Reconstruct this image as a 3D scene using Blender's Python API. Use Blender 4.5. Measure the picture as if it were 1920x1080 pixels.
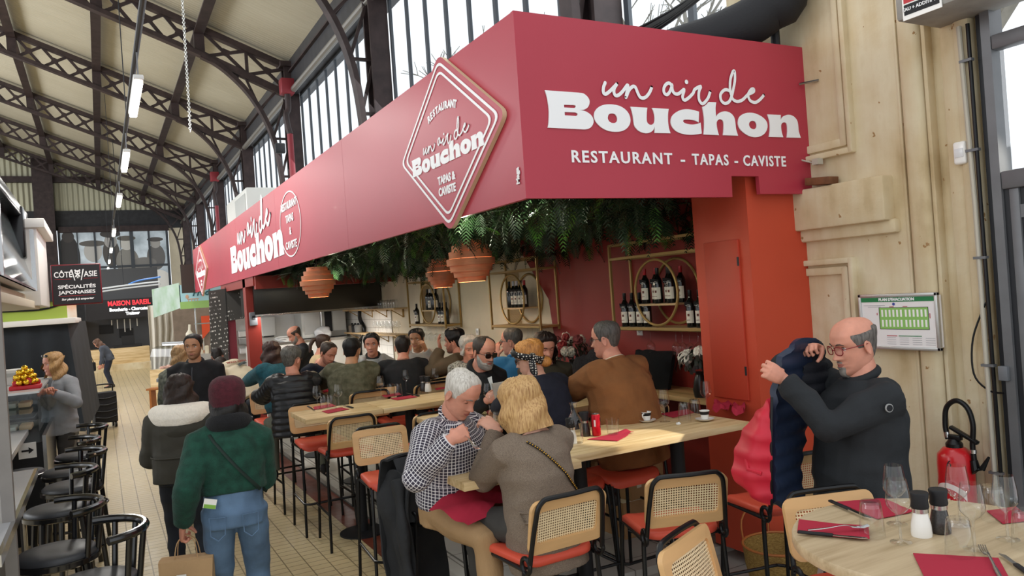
import bpy, bmesh, math, random
import numpy as np
from mathutils import Vector, Matrix, noise
for o in list(bpy.data.objects): bpy.data.objects.remove(o)
S = bpy.context.scene
COL = S.collection
R = math.radians
random.seed(7)
# ---------------------------------------------------------------- camera
YAW, ROLL, PITCH = math.atan(775 / 1444), R(4.03), R(0.2)
fw = Vector((math.sin(YAW) * math.cos(PITCH), math.cos(YAW) * math.cos(PITCH), math.sin(PITCH)))
r0 = Vector((math.cos(YAW), -math.sin(YAW), 0)); u0 = r0.cross(fw)
rt = math.cos(ROLL) * r0 - math.sin(ROLL) * u0
up = math.sin(ROLL) * r0 + math.cos(ROLL) * u0
cd = bpy.data.cameras.new('camera'); cam = bpy.data.objects.new('camera', cd); COL.objects.link(cam)
cd.sensor_width = 36; cd.lens = 36 * 1444 / 1920; cd.clip_start = .05; cd.clip_end = 300
cam.matrix_world = Matrix(((rt.x, up.x, -fw.x, 0), (rt.y, up.y, -fw.y, 0), (rt.z, up.z, -fw.z, 2.0), (0, 0, 0, 1)))
S.camera = cam
# ---------------------------------------------------------------- world and exposure
W = bpy.data.worlds.new('sky'); S.world = W; W.use_nodes = True
bg = W.node_tree.nodes['Background']; bg.inputs[0].default_value = (.92, .96, 1.0, 1); bg.inputs[1].default_value = 1.25
S.view_settings.view_transform = 'Standard'; S.view_settings.look = 'None'
S.view_settings.gamma = 1; S.view_settings.use_curve_mapping = False; S.view_settings.exposure = 0.0
def lamp(name, kind, loc, energy, color=(1, 1, 1), size=1, size_y=None, aim=None, spot=None, blend=.5):
    d = bpy.data.lights.new(name, kind); d.energy = energy; d.color = color
    if kind == 'AREA':
        d.size = size
        if size_y: d.shape = 'RECTANGLE'; d.size_y = size_y
    elif kind == 'SUN': d.angle = size
    else: d.shadow_soft_size = size
    if spot: d.spot_size = R(spot); d.spot_blend = blend
    o = bpy.data.objects.new(name, d); COL.objects.link(o); o.location = loc
    if aim is not None: o.rotation_euler = (Vector(aim) - Vector(loc)).to_track_quat('-Z', 'Y').to_euler()
    return o
# daylight falling through the glazing of the right wall and the doorway, the hall's own lamps, and added fill lights
lamp('clerestory_daylight', 'AREA', (4.3, 14, 5.2), 330, (.93, .97, 1), 22, 3.2, (0, 14, 1.5))
lamp('roof_fill', 'AREA', (-11, 20, 6.0), 1700, (.95, .97, 1), 30, 4, (0, 20, 9.5))  # unseen uplight added to brighten the roof
lamp('door_sunlight', 'SPOT', (7.6, -1.0, 5.8), 4500, (1, .93, .8), .03, aim=(2.85, 3.66, 1.08), spot=4.5, blend=.3)
lamp('kitchen_light', 'AREA', (3.0, 13.2, 1.86), 45, (1, .96, .9), 1.6, .6, (3.0, 13.3, 0))
lamp('kitchen_wall_fill', 'AREA', (3.1, 14.0, 2.7), 40, (1, .97, .92), 1.6, .3, (3.1, 15.4, 1.4))  # added fill that whitens the kitchen end wall
for y in (9.7, 13.7, 18.3, 25.1, 31.5):
    lamp('strip_light', 'AREA', (.51, y, 4.42), 55, (1, .97, .92), .12, 1.5, (.51, y, 0))

# ---------------------------------------------------------------- helpers
def lin(c):
    if isinstance(c, str): c = tuple(int(c[i:i + 2], 16) / 255 for i in (0, 2, 4))
    return tuple((x / 12.92 if x <= .04045 else ((x + .055) / 1.055) ** 2.4) for x in c) + (1,)
MATS = {}
def mat(name, c, rough=.5, metal=0, var=0, vs=6, bump=0, bs=60, stretch=(1, 1, 1), emit=0, trans=0, coat=0, c2=None, sheen=0, alpha=1, ior=1.45, attr=None):
    """principled material with procedural colour variation and bump"""
    if name in MATS: return MATS[name]
    m = bpy.data.materials.new(name); m.use_nodes = True; nt = m.node_tree; N = nt.nodes; L = nt.links
    b = N['Principled BSDF']; col = lin(c)
    b.inputs['Base Color'].default_value = col; b.inputs['Roughness'].default_value = rough; b.inputs['Metallic'].default_value = metal
    b.inputs['IOR'].default_value = ior
    if trans: b.inputs['Transmission Weight'].default_value = trans
    if coat: b.inputs['Coat Weight'].default_value = coat; b.inputs['Coat Roughness'].default_value = .15
    if sheen: b.inputs['Sheen Weight'].default_value = sheen
    if alpha < 1: b.inputs['Alpha'].default_value = alpha
    if emit: b.inputs['Emission Color'].default_value = col; b.inputs['Emission Strength'].default_value = emit
    if var or bump or c2:
        if attr: tc = N.new('ShaderNodeAttribute'); tc.attribute_name = attr; src = tc.outputs['Vector']
        else: tc = N.new('ShaderNodeTexCoord'); src = tc.outputs['Object']
        mp = N.new('ShaderNodeMapping'); mp.inputs['Scale'].default_value = stretch; L.new(src, mp.inputs[0])
        if var or c2:
            n = N.new('ShaderNodeTexNoise'); n.inputs['Scale'].default_value = vs; n.inputs['Detail'].default_value = 5; L.new(mp.outputs[0], n.inputs['Vector'])
            rp = N.new('ShaderNodeValToRGB'); rp.color_ramp.elements[0].position = .33; rp.color_ramp.elements[1].position = .67
            d = lin(c2) if c2 else tuple(x * (1 - var) for x in col[:3]) + (1,)
            e = col if c2 else tuple(min(1, x * (1 + var * .6)) for x in col[:3]) + (1,)
            rp.color_ramp.elements[0].color = d; rp.color_ramp.elements[1].color = e
            L.new(n.outputs[0], rp.inputs[0]); L.new(rp.outputs[0], b.inputs['Base Color'])
        if bump:
            n2 = N.new('ShaderNodeTexNoise'); n2.inputs['Scale'].default_value = bs; n2.inputs['Detail'].default_value = 4; L.new(mp.outputs[0], n2.inputs['Vector'])
            bp = N.new('ShaderNodeBump'); bp.inputs['Strength'].default_value = bump; bp.inputs['Distance'].default_value = .01
            L.new(n2.outputs[0], bp.inputs['Height']); L.new(bp.outputs[0], b.inputs['Normal'])
    MATS[name] = m; return m
def glassmat(name, tint=(1, 1, 1), k=.12):
    """thin clear glass: fresnel-weighted reflection over straight transmission"""
    if name in MATS: return MATS[name]
    m = bpy.data.materials.new(name); m.use_nodes = True; nt = m.node_tree; N = nt.nodes; L = nt.links
    for n in list(N): N.remove(n)
    o = N.new('ShaderNodeOutputMaterial'); g = N.new('ShaderNodeBsdfGlossy'); g.inputs['Roughness'].default_value = .03
    t = N.new('ShaderNodeBsdfTransparent'); t.inputs[0].default_value = tint + (1,)
    mx = N.new('ShaderNodeMixShader'); lw = N.new('ShaderNodeLayerWeight'); lw.inputs['Blend'].default_value = .5
    pw = N.new('ShaderNodeMath'); pw.operation = 'POWER'; pw.inputs[1].default_value = 2.6; L.new(lw.outputs['Facing'], pw.inputs[0])
    ma = N.new('ShaderNodeMath'); ma.operation = 'MULTIPLY_ADD'; ma.inputs[1].default_value = min(.75, k * 3.4); ma.inputs[2].default_value = .06; L.new(pw.outputs[0], ma.inputs[0])
    L.new(ma.outputs[0], mx.inputs[0]); L.new(t.outputs[0], mx.inputs[1]); L.new(g.outputs[0], mx.inputs[2]); L.new(mx.outputs[0], o.inputs[0])
    MATS[name] = m; return m
def nodes(m): return m.node_tree.nodes, m.node_tree.links, m.node_tree.nodes['Principled BSDF']
class NB:
    """tiny node builder"""
    def __init__(s, m): s.N, s.L, s.b = nodes(m)
    def coord(s, kind='Object', attr=None, scale=None):
        if attr: n = s.N.new('ShaderNodeAttribute'); n.attribute_name = attr; o = n.outputs['Vector']
        else: n = s.N.new('ShaderNodeTexCoord'); o = n.outputs[kind]
        if scale: mp = s.N.new('ShaderNodeMapping'); mp.inputs['Scale'].default_value = scale; s.L.new(o, mp.inputs[0]); o = mp.outputs[0]
        return o
    def sep(s, v): n = s.N.new('ShaderNodeSeparateXYZ'); s.L.new(v, n.inputs[0]); return n.outputs
    def m(s, op, a, b=None, c=None):
        n = s.N.new('ShaderNodeMath'); n.operation = op
        for i, x in enumerate((a, b, c)):
            if x is None: continue
            if isinstance(x, (int, float)): n.inputs[i].default_value = x
            else: s.L.new(x, n.inputs[i])
        return n.outputs[0]
    def mix(s, f, a, b):
        n = s.N.new('ShaderNodeMix'); n.data_type = 'RGBA'
        for i, x in ((0, f), (6, a), (7, b)):
            if isinstance(x, (int, float)): n.inputs[i].default_value = x
            elif isinstance(x, tuple): n.inputs[i].default_value = x
            else: s.L.new(x, n.inputs[i])
        return n.outputs[2]
    def noise(s, v, scale, detail=4):
        n = s.N.new('ShaderNodeTexNoise'); n.inputs['Scale'].default_value = scale; n.inputs['Detail'].default_value = detail; s.L.new(v, n.inputs['Vector']); return n.outputs[0]
    def ramp(s, f, pts):
        n = s.N.new('ShaderNodeValToRGB'); cr = n.color_ramp
        while len(cr.elements) < len(pts): cr.elements.new(.5)
        for e, (p, c) in zip(cr.elements, pts): e.position = p; e.color = c
        s.L.new(f, n.inputs[0]); return n.outputs[0]
    def color(s, o): s.L.new(o, s.b.inputs['Base Color'])
    def bump(s, h, st=.3, d=.01):
        n = s.N.new('ShaderNodeBump'); n.inputs['Strength'].default_value = st; n.inputs['Distance'].default_value = d; s.L.new(h, n.inputs['Height']); s.L.new(n.outputs[0], s.b.inputs['Normal'])
def V(*a): return Vector(a)
def nb(): return bmesh.new()
def bx(bm, c, s, M=None, bev=0, seg=2):
    r = bmesh.ops.create_cube(bm, size=1); vs = r['verts']
    for v in vs: v.co = Vector((v.co.x * s[0], v.co.y * s[1], v.co.z * s[2]))
    if bev:
        es = list({e for v in vs for e in v.link_edges})
        g = bmesh.ops.bevel(bm, geom=es, offset=bev, segments=seg, affect='EDGES', profile=.5)
        vs = list({v for f in g['faces'] for v in f.verts} | {v for v in vs if v.is_valid})
    T = Matrix.Translation(c) @ (M.to_4x4() if M else Matrix())
    bmesh.ops.transform(bm, matrix=T, verts=vs)
    return vs
def box2(bm, a, b, bev=0):
    a = Vector(a); b = Vector(b); return bx(bm, (a + b) / 2, [abs(x) for x in (b - a)], None, bev)
def smooth_path(pts, k=6, closed=False):
    P = [Vector(p) for p in pts]; n = len(P); out = []
    for i in range(n if closed else n - 1):
        if closed: a, b, c, d = P[i - 1], P[i], P[(i + 1) % n], P[(i + 2) % n]
        else: a, b, c, d = P[max(i - 1, 0)], P[i], P[i + 1], P[min(i + 2, n - 1)]
        for j in range(k):
            t = j / k
            out.append(.5 * ((2 * b) + (c - a) * t + (2 * a - 5 * b + 4 * c - d) * t * t + (3 * b - 3 * c + d - a) * t ** 3))
    if not closed: out.append(P[-1])
    return out
def loft(bm, rings, caps=True, closed=False):
    vr = [[bm.verts.new(p) for p in r] for r in rings]; n = len(vr[0])
    k = len(vr)
    for i in range(k if closed else k - 1):
        A, B = vr[i], vr[(i + 1) % k]
        for j in range(n): bm.faces.new((A[j], A[(j + 1) % n], B[(j + 1) % n], B[j]))
    if caps and not closed:
        bm.faces.new(vr[0][::-1]); bm.faces.new(vr[-1])
    return vr
def tube(bm, pts, r, n=8, closed=False, caps=True, flat=None, ref=None):
    P = [Vector(p) for p in pts]; k = len(P)
    rr = r if isinstance(r, (list, tuple)) else [r] * k
    rings = []; side = None
    for i in range(k):
        if closed: t = P[(i + 1) % k] - P[i - 1]
        else: t = P[min(i + 1, k - 1)] - P[max(i - 1, 0)]
        if t.length < 1e-9: t = Vector((0, 0, 1))
        t.normalize()
        if side is None:
            a = Vector(ref) if ref else (Vector((0, 0, 1)) if abs(t.z) < .9 else Vector((1, 0, 0)))
            side = a.cross(t)
        side = side - t * side.dot(t)
        if side.length < 1e-6: side = t.orthogonal()
        side.normalize(); b = t.cross(side)
        fl = flat if flat else 1
        rings.append([P[i] + (side * math.cos(2 * math.pi * j / n) + b * math.sin(2 * math.pi * j / n) * fl) * rr[i] for j in range(n)])
    loft(bm, rings, caps, closed)
def cyl(bm, a, b, r0, r1=None, n=14): tube(bm, [a, b], [r0, r0 if r1 is None else r1], n)
def lathe(bm, prof, n=20, c=(0, 0, 0), M=None, caps=True):
    c = Vector(c); rings = []
    for r, z in prof:
        ring = [Vector((max(r, 1e-4) * math.cos(2 * math.pi * j / n), max(r, 1e-4) * math.sin(2 * math.pi * j / n), z)) for j in range(n)]
        rings.append([(M @ p if M else p) + c for p in ring])
    loft(bm, rings, caps)
def prism(bm, poly, depth, O=(0, 0, 0), U=(1, 0, 0), Wv=(0, 0, 1)):
    """extrude a 2-D polygon lying in plane O + u U + w W along U x W"""
    O = Vector(O); U = Vector(U); Wv = Vector(Wv); Nn = U.cross(Wv).normalized() * depth
    a = [bm.verts.new(O + U * p[0] + Wv * p[1]) for p in poly]; b = [bm.verts.new(v.co + Nn) for v in a]
    n = len(a); bm.faces.new(a[::-1]); bm.faces.new(b)
    for i in range(n): bm.faces.new((a[i], a[(i + 1) % n], b[(i + 1) % n], b[i]))
def ell(bm, c, s, M=None, u=16, v=10):
    T = Matrix.Translation(c) @ (M.to_4x4() if M else Matrix()) @ Matrix.Diagonal((s[0], s[1], s[2], 1))
    bmesh.ops.create_uvsphere(bm, u_segments=u, v_segments=v, radius=1, matrix=T)
def obj(name, bm, m=None, parent=None, sharp=35, smooth=True):
    if isinstance(bm, bpy.types.Mesh): me = bm; me.name = name
    else:
        bmesh.ops.recalc_face_normals(bm, faces=bm.faces)
        me = bpy.data.meshes.new(name); bm.to_mesh(me); bm.free()
    if smooth and len(me.polygons):
        me.polygons.foreach_set('use_smooth', [True] * len(me.polygons))
        if sharp: me.set_sharp_from_angle(angle=R(sharp))
    if m:
        for x in (m if isinstance(m, (list, tuple)) else [m]): me.materials.append(x)
    o = bpy.data.objects.new(name, me); COL.objects.link(o)
    if parent: o.parent = parent
    return o
def tag(o, label, cat, group=None, kind=None):
    o['label'] = label; o['category'] = cat
    if group: o['group'] = group
    if kind: o['kind'] = kind
    return o
def thing(name, label, cat, loc=(0, 0, 0), rotz=0, group=None):
    o = bpy.data.objects.new(name, None); COL.objects.link(o); o.empty_display_size = .1
    o.location = loc; o.rotation_euler = (0, 0, rotz); tag(o, label, cat, group); return o
def struct(name, bm, m, sharp=35):
    o = obj(name, bm, m, None, sharp); o['kind'] = 'structure'; return o
def dup(root, loc, rotz=0, label=None, group=None, scale=None):
    r = root.copy(); COL.objects.link(r); r.location = loc; r.rotation_euler = (0, 0, rotz)
    if label: r['label'] = label
    if group: r['group'] = group
    if scale: r.scale = scale if isinstance(scale, tuple) else (scale,) * 3
    for ch in root.children:
        c = ch.copy(); COL.objects.link(c); c.parent = r
        for g in ch.children:
            d = g.copy(); COL.objects.link(d); d.parent = c
    return r
def tmp_mesh(data_obj):
    COL.objects.link(data_obj); dg = bpy.context.evaluated_depsgraph_get()
    me = bpy.data.meshes.new_from_object(data_obj.evaluated_get(dg)); bpy.data.objects.remove(data_obj); return me
def text_mesh(s, size=1, bold=0, extrude=.002, align='CENTER', shear=0, spacing=1):
    c = bpy.data.curves.new('t', 'FONT'); c.body = s; c.size = size; c.offset = bold; c.extrude = extrude; c.shear = shear
    c.align_x = align; c.align_y = 'CENTER'; c.space_character = spacing; c.resolution_u = 3
    return tmp_mesh(bpy.data.objects.new('t', c))
def place2d(me, O, U, Wv, sx=1, sy=1):
    """map a flat mesh (x, y, z) on to the plane O + x U + y W (+ z normal)"""
    O = Vector(O); U = Vector(U); Wv = Vector(Wv); Nn = U.cross(Wv)
    for v in me.vertices: v.co = O + U * (v.co.x * sx) + Wv * (v.co.y * sy) + Nn * v.co.z
    return me
def text(name, s, O, U, Wv, size, m, parent=None, bold=0, width=None, align='CENTER', shear=0, spacing=1, extrude=.002):
    me = text_mesh(s, size, bold, extrude, align, shear, spacing)
    sx = 1
    if width and len(me.vertices):
        xs = [v.co.x for v in me.vertices]; sx = width / max(1e-6, max(xs) - min(xs))
    place2d(me, O, U, Wv, sx)
    return obj(name, me, m, parent, sharp=30)
def join_mesh(meshes):
    bm = nb()
    for me in meshes: bm.from_mesh(me); bpy.data.meshes.remove(me)
    return bm

# ---------------------------------------------------------------- setting: floor
def tile_mat(name, c, c2, joint, sx, sy, rough=.35, jw=.035, ox=0):
    m = mat(name, c, rough); n = NB(m); x, y, z = n.sep(n.coord())
    fx = n.m('FRACT', n.m('DIVIDE', n.m('ADD', x, 50 + ox), sx)); fy = n.m('FRACT', n.m('DIVIDE', n.m('ADD', y, 50), sy))
    ex = n.m('LESS_THAN', n.m('ABSOLUTE', n.m('SUBTRACT', fx, .5)), .5 - jw); ey = n.m('LESS_THAN', n.m('ABSOLUTE', n.m('SUBTRACT', fy, .5)), .5 - jw * sx / sy)
    k = n.m('MULTIPLY', ex, ey)
    v = n.noise(n.coord(), 1.3); v2 = n.noise(n.coord(), 9)
    base = n.mix(n.m('ADD', n.m('MULTIPLY', v, .6), n.m('MULTIPLY', v2, .4)), lin(c2), lin(c))
    n.color(n.mix(k, lin(joint), base)); n.bump(k, .25, .004)
    n.L.new(n.m('ADD', n.m('MULTIPLY', v2, .35), rough - .2), n.b.inputs['Roughness']); return m
m_floor = tile_mat('beige_tile', 'cbba92', 'b5a27b', '7f7052', .15, .10, .42, .03)
m_grey = tile_mat('grey_tile', 'b9b5ac', 'a19d94', '77736b', .45, .45, .4, .012, .03)
m_red_tile = tile_mat('red_brown_tile', '7d3f2c', '5f2b1e', '4a2a20', .12, .2, .4, .012, .02)
bm = nb(); box2(bm, (-16, -2, -.1), (1.82, 46, 0)); struct('floor', bm, m_floor)
bm = nb(); box2(bm, (1.82, -2, -.1), (2.07, 46, 0)); struct('trim_1', bm, m_red_tile)
bm = nb(); box2(bm, (2.07, 4.25, -.1), (4.6, 46, .06), .006); struct('platform', bm, m_grey)
bm = nb(); box2(bm, (2.07, -2, -.1), (6, 4.25, .001)); struct('floor_grey', bm, m_grey)
bm = nb(); box2(bm, (2.20, 4.3, .058), (2.215, 16, .062)); box2(bm, (2.062, 4.25, .0), (2.0695, 16, .012)); struct('trim_2', bm, mat('joint_grey', '6d6a64', .7))
# ---------------------------------------------------------------- roof
m_roof = mat('roof_boards', 'c6bfa9', .75); n = NB(m_roof); x, y, z = n.sep(n.coord())
w = n.m('ABSOLUTE', n.m('SUBTRACT', n.m('FRACT', n.m('DIVIDE', y, .12)), .5)); v = n.noise(n.coord(scale=(1, 1, 1)), .8); v2 = n.noise(n.coord(scale=(.4, 6, 1)), 2)
n.color(n.mix(n.m('ADD', n.m('MULTIPLY', v, .5), n.m('MULTIPLY', v2, .5)), lin('a99f86'), lin('cfc8b3'))); n.bump(w, .7, .03)
RZ = lambda x: 7.75 + .39 * (4.4 - x)
bm = nb(); vs = [bm.verts.new(p) for p in ((4.9, 5, RZ(4.9) + .12), (4.9, 46.2, RZ(4.9) + .12), (-13, 46.2, RZ(-13) + .12), (-13, 5, RZ(-13) + .12))]; bm.faces.new(vs)
r = bmesh.ops.extrude_face_region(bm, geom=list(bm.faces)); [setattr(v, 'co', v.co + V(0, 0, .1)) for v in r['geom'] if isinstance(v, bmesh.types.BMVert)]
struct('ceiling', bm, m_roof)
m_iron = mat('dark_brown_iron', '3d302f', .55, var=.35, vs=5)
m_iron2 = mat('dark_grey_iron', '3a3a3d', .5, var=.2, vs=5)
COLY = (6.0, 12.3, 18.65, 25.0, 31.5, 38.0, 44.6)
def bar(bm, a, b, w, d, side=(0, 1, 0)):
    a = Vector(a); b = Vector(b); t = (b - a); L = t.length; t.normalize(); s = Vector(side); u = t.cross(s).normalized()
    M = Matrix((s, u, t)).transposed(); bx(bm, (a + b) / 2, (d, w, L), M)
def truss():
    t = thing('roof_truss', 'x', 'roof truss', (0, 0, 0))
    PX = [4.4 - 2.03 * i for i in range(0, 9)]
    D = .66
    bm = nb(); bar(bm, (4.5, 0, RZ(4.5) - .06), (-12.5, 0, RZ(-12.5) - .06), .13, .2); obj('upper_chord', bm, m_iron, t)
    bm = nb(); bar(bm, (2.4, 0, RZ(2.4) - D), (-12.5, 0, RZ(-12.5) - D), .1, .2); bar(bm, (4.3, 0, RZ(4.3) - D - .08), (2.4, 0, RZ(2.4) - D), .16, .16); obj('lower_chord', bm, m_iron, t)
    bm = nb()
    for i, x in enumerate(PX):
        bx(bm, (x, 0, RZ(x) - D / 2), (.22, .1, D))
    for i in range(8):
        nx = 2 if i == 0 else 3
        for k in range(nx):
            xa = PX[i] - .1 - (1.83) * k / nx; xb = PX[i] - .1 - 1.83 * (k + 1) / nx
            bar(bm, (xa, 0, RZ(xa) - .1), (xb, 0, RZ(xb) - D), .075, .04); bar(bm, (xa, 0, RZ(xa) - D), (xb, 0, RZ(xb) - .1), .075, .04)
            xm = (xa + xb) / 2; bx(bm, (xm, 0, RZ(xm) - D / 2 - .03), (.17, .05, .15), Matrix.Rotation(.37, 3, 'Y'))
            if k and i == 0: bx(bm, (xa, 0, RZ(xa) - D / 2), (.07, .06, D))
    obj('lattice', bm, m_iron, t)
    bm = nb(); arc = smooth_path([(2.35, 0, 7.9), (2.9, 0, 7.55), (3.45, 0, 6.95), (3.85, 0, 6.1), (4.02, 0, 5.0), (4.06, 0, 3.4)], 6)
    for i in range(len(arc) - 1): bar(bm, arc[i], arc[i + 1] + (arc[i + 1] - arc[i]) * .05, .09, .2)
    for a, b in (((3.15, 0, 7.35), (3.2, 0, 7.6)), ((3.62, 0, 6.7), (3.3, 0, 7.5)), ((3.62, 0, 6.7), (4.1, 0, 7.2)), ((3.88, 0, 6.0), (4.2, 0, 6.9)), ((3.88, 0, 6.0), (4.25, 0, 6.0)), ((4.02, 0, 5.1), (4.25, 0, 5.9)), ((4.02, 0, 5.1), (4.25, 0, 5.1)), ((4.06, 0, 4.2), (4.25, 0, 5.0)), ((4.06, 0, 4.2), (4.25, 0, 4.2))):
        bar(bm, a, b, .05, .05)
    obj('curved_brace', bm, m_iron, t)
    bm = nb()
    for dy in (-.14, .14): bx(bm, (4.36, dy, 5.4), (.32, .05, 4.8))
    bx(bm, (4.36, 0, 5.4), (.05, .28, 4.8)); bx(bm, (4.36, 0, 7.75), (.5, .5, .12)); obj('column', bm, m_iron, t)
    return t
LT = ['dark iron lattice truss over the near corner of the red sign', 'dark iron lattice truss meeting the wall above the big diamond sign', 'dark iron lattice truss ending beside the red drainpipe', 'third iron lattice truss down the hall from the diamond sign', 'iron lattice truss above the far end of the red sign', 'iron lattice truss before the last one at the gable wall', 'last iron lattice truss against the far gable wall']
t0 = truss(); t0['group'] = 'roof trusses of the market hall'
for i, y in enumerate(COLY):
    o = t0 if i == 0 else dup(t0, (0, y, 0)); o.location = (0, y, 0); o['label'] = LT[i]
LP = ['iron purlin of the roof at the eave of the window wall', 'iron purlin nearest the eave, running down the roof', 'iron roof purlin left of the row of strip lights', 'iron roof purlin crossing the far left of the roof', 'iron roof purlin highest on the left']
for i in range(5):
    x = 4.4 - 2.03 * i; bm = nb(); z = RZ(x) - .06
    box2(bm, (x - .04, 5.5, z - .12), (x + .04, 46, z + .1)); box2(bm, (x - .11, 5.5, z - .14), (x + .11, 46, z - .1))
    tag(obj('roof_purlin', bm, m_iron), LP[i], 'purlin', 'roof purlins')
# ---------------------------------------------------------------- right wall with clerestory windows
m_plaster = mat('cream_plaster', 'd6c9ae', .75, var=.12, vs=1.5, bump=.08, bs=40)
m_sill = mat('dark_sill', '5c5650', .7, var=.3)
bm = nb(); box2(bm, (4.4, 3.78, 0), (4.8, 46, 3.2)); struct('wall_right', bm, m_plaster)
bm = nb(); box2(bm, (4.36, 3.0, 7.05), (4.8, 46, 8.0)); struct('trim_3', bm, m_iron2)
bm = nb(); tube(bm, [(4.27, 3.2, 7.02), (4.27, 46, 7.02)], .07, 10); struct('trim_4', bm, mat('zinc', '8d8a84', .5, .6))
m_frame = mat('grey_window_frame', '4c5157', .5); m_pane = glassmat('window_glass', (.97, .99, 1), .02)
yy = (3.2,) + COLY + (46,)
for i in range(len(yy) - 1):
    a, b = yy[i] + (.2 if i else 0), yy[i + 1] - .2
    if b - a < .3: continue
    bm = nb(); k = max(2, int(round((b - a) / .76)))
    for j in range(k + 1):
        y = a + (b - a) * j / k; box2(bm, (4.54, y - .035, 3.2), (4.58, y + .035, 7.05))
    for z in (3.24, 7.0): box2(bm, (4.52, a, z - .03), (4.6, b, z + .03))
    w = struct('window_%d' % (i + 1), bm, m_frame)
    bm = nb(); bm.faces.new([bm.verts.new(q) for q in ((4.56, a, 3.2), (4.56, b, 3.2), (4.56, b, 7.05), (4.56, a, 7.05))]); obj('pane', bm, m_pane, w)
# ---------------------------------------------------------------- far gable wall
m_corr = mat('cream_corrugated', 'c9c6ab', .7); n = NB(m_corr); x, y, z = n.sep(n.coord())
n.bump(n.m('SINE', n.m('MULTIPLY', x, 26)), .8, .05)
bm = nb(); vs = [bm.verts.new(p) for p in ((4.8, 46, 7.75), (4.8, 46, 8.2), (-13, 46, RZ(-13) + .1), (-13, 46, 7.75))]; bm.faces.new(vs); struct('wall_far', bm, m_corr)
bm = nb(); box2(bm, (-13, 45.9, 6.75), (4.8, 46.2, 7.75)); box2(bm, (-13, 45.9, 0), (-1.7, 46.2, 6.75)); box2(bm, (-1.7, 45.9, 0), (3.6, 46.2, 3.3)); struct('wall_far_lower', bm, mat('charcoal_wall', '38383a', .7, var=.2))
bm = nb(); box2(bm, (3.6, 45.88, 0), (4.8, 46.1, 6.75)); struct('wall_far_corner', bm, m_plaster)
for z in (9.3, 10.9):
    pass
bm = nb(); box2(bm, (-13, 45.7, 9.2), (1.2, 45.95, 9.5)); box2(bm, (-13, 45.7, 11.2), (-2.5, 45.95, 11.5)); box2(bm, (-1.6, 45.7, 6.6), (3.6, 45.9, 6.9)); struct('trim_5', bm, m_iron)
bm = nb(); box2(bm, (-2.6, 45.4, 0), (-1.7, 45.85, 10.6)); struct('trim_6', bm, m_iron)
# ---------------------------------------------------------------- stone pier and doorway at the right
m_stone = mat('pale_limestone', 'dac6a0', .8); n = NB(m_stone); c = n.coord()
a = n.noise(c, 2.2, 8); b = n.noise(n.coord(scale=(1, 3.2, .5)), 2.6, 6); d = n.noise(c, 14, 5)
col = n.ramp(n.m('ADD', n.m('MULTIPLY', a, .6), n.m('MULTIPLY', b, .4)), [(.28, lin('ab9268')), (.42, lin('cdb993')), (.6, lin('dccfb0')), (.76, lin('c2ad86'))])
n.color(n.mix(n.m('GREATER_THAN', d, .71), col, lin('a37f55'))); n.bump(n.m('ADD', d, n.m('MULTIPLY', a, 2)), .35, .015)
bm = nb()
box2(bm, (4.42, 2.5, 0), (4.52, 4.4, 9))                                  # core
box2(bm, (4.36, 2.98, 0), (4.5, 4.2, 9))                                  # pilaster
box2(bm, (4.26, 3.06, 2.27), (4.5, 4.2, 2.55), .015)                      # ledge block
box2(bm, (4.31, 3.03, 2.19), (4.5, 4.2, 2.28), .02)
for y0, y1, z0, z1 in ((3.30, 4.2, 2.74, 4.9), (3.36, 4.2, .4, 2.06)):    # moulded panel frames
    for o, xf, w in ((0, 4.315, .035), (.055, 4.335, .05)):
        box2(bm, (xf, y0 + o, z0 + o), (4.45, y0 + o + w, z1 - o), .008); box2(bm, (xf + .002, y0 + o + .004, z0 + o - .004), (4.45, y1, z0 + o + w), .008); box2(bm, (xf + .002, y0 + o + .004, z1 - o - w), (4.45, y1, z1 - o + .004), .008)
bx(bm, (4.42, 2.66, 4.5), (.1, .12, 9), None, .03); bx(bm, (4.40, 2.58, 4.5), (.1, .1, 9), None, .03)
for y, r in ((2.80, .012), (2.98, .01)): box2(bm, (4.355, y - r, 0), (4.43, y + r, 9), .004)
bx(bm, (4.38, 2.89, 4.5), (.1, .14, 9), None, .04, 3)
struct('wall_pier', bm, m_stone)
m_steel = mat('grey_painted_steel', '6f7072', .45, .3, var=.15, vs=4); m_dksteel = mat('dark_steel', '2c2d30', .5, .3)
bm = nb(); box2(bm, (4.34, 2.41, 0), (4.46, 2.46, 9)); box2(bm, (4.34, .8, 2.36), (4.42, 2.41, 2.46), .01); box2(bm, (4.34, .8, 3.12), (4.42, 2.41, 3.2), .01)
dr = struct('door_1', bm, m_steel)
bm = nb(); box2(bm, (4.37, 2.46, 0), (4.44, 2.5, 9)); box2(bm, (4.37, .8, 0), (4.4, 2.33, 2.36)); box2(bm, (4.36, 2.38, 0), (4.42, 2.41, 2.36)); obj('dark_jamb', bm, m_dksteel, dr)
bm = nb(); box2(bm, (4.355, 2.33, 0), (4.4, 2.38, 2.36), .004); box2(bm, (4.36, .8, 2.2), (4.38, 2.33, 2.27)); obj('steel_strip', bm, m_steel, dr)
bm = nb(); bm.faces.new([bm.verts.new(q) for q in ((4.38, .8, 2.46), (4.38, 2.41, 2.46), (4.38, 2.41, 3.12), (4.38, .8, 3.12))]); obj('pane', bm, m_pane, dr)
bm = nb(); box2(bm, (4.0, .9, 3.34), (4.42, 2.72, 3.9), .02); struct('trim_7', bm, mat('grey_concrete', '9a9892', .8, var=.15, bump=.2))
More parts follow.
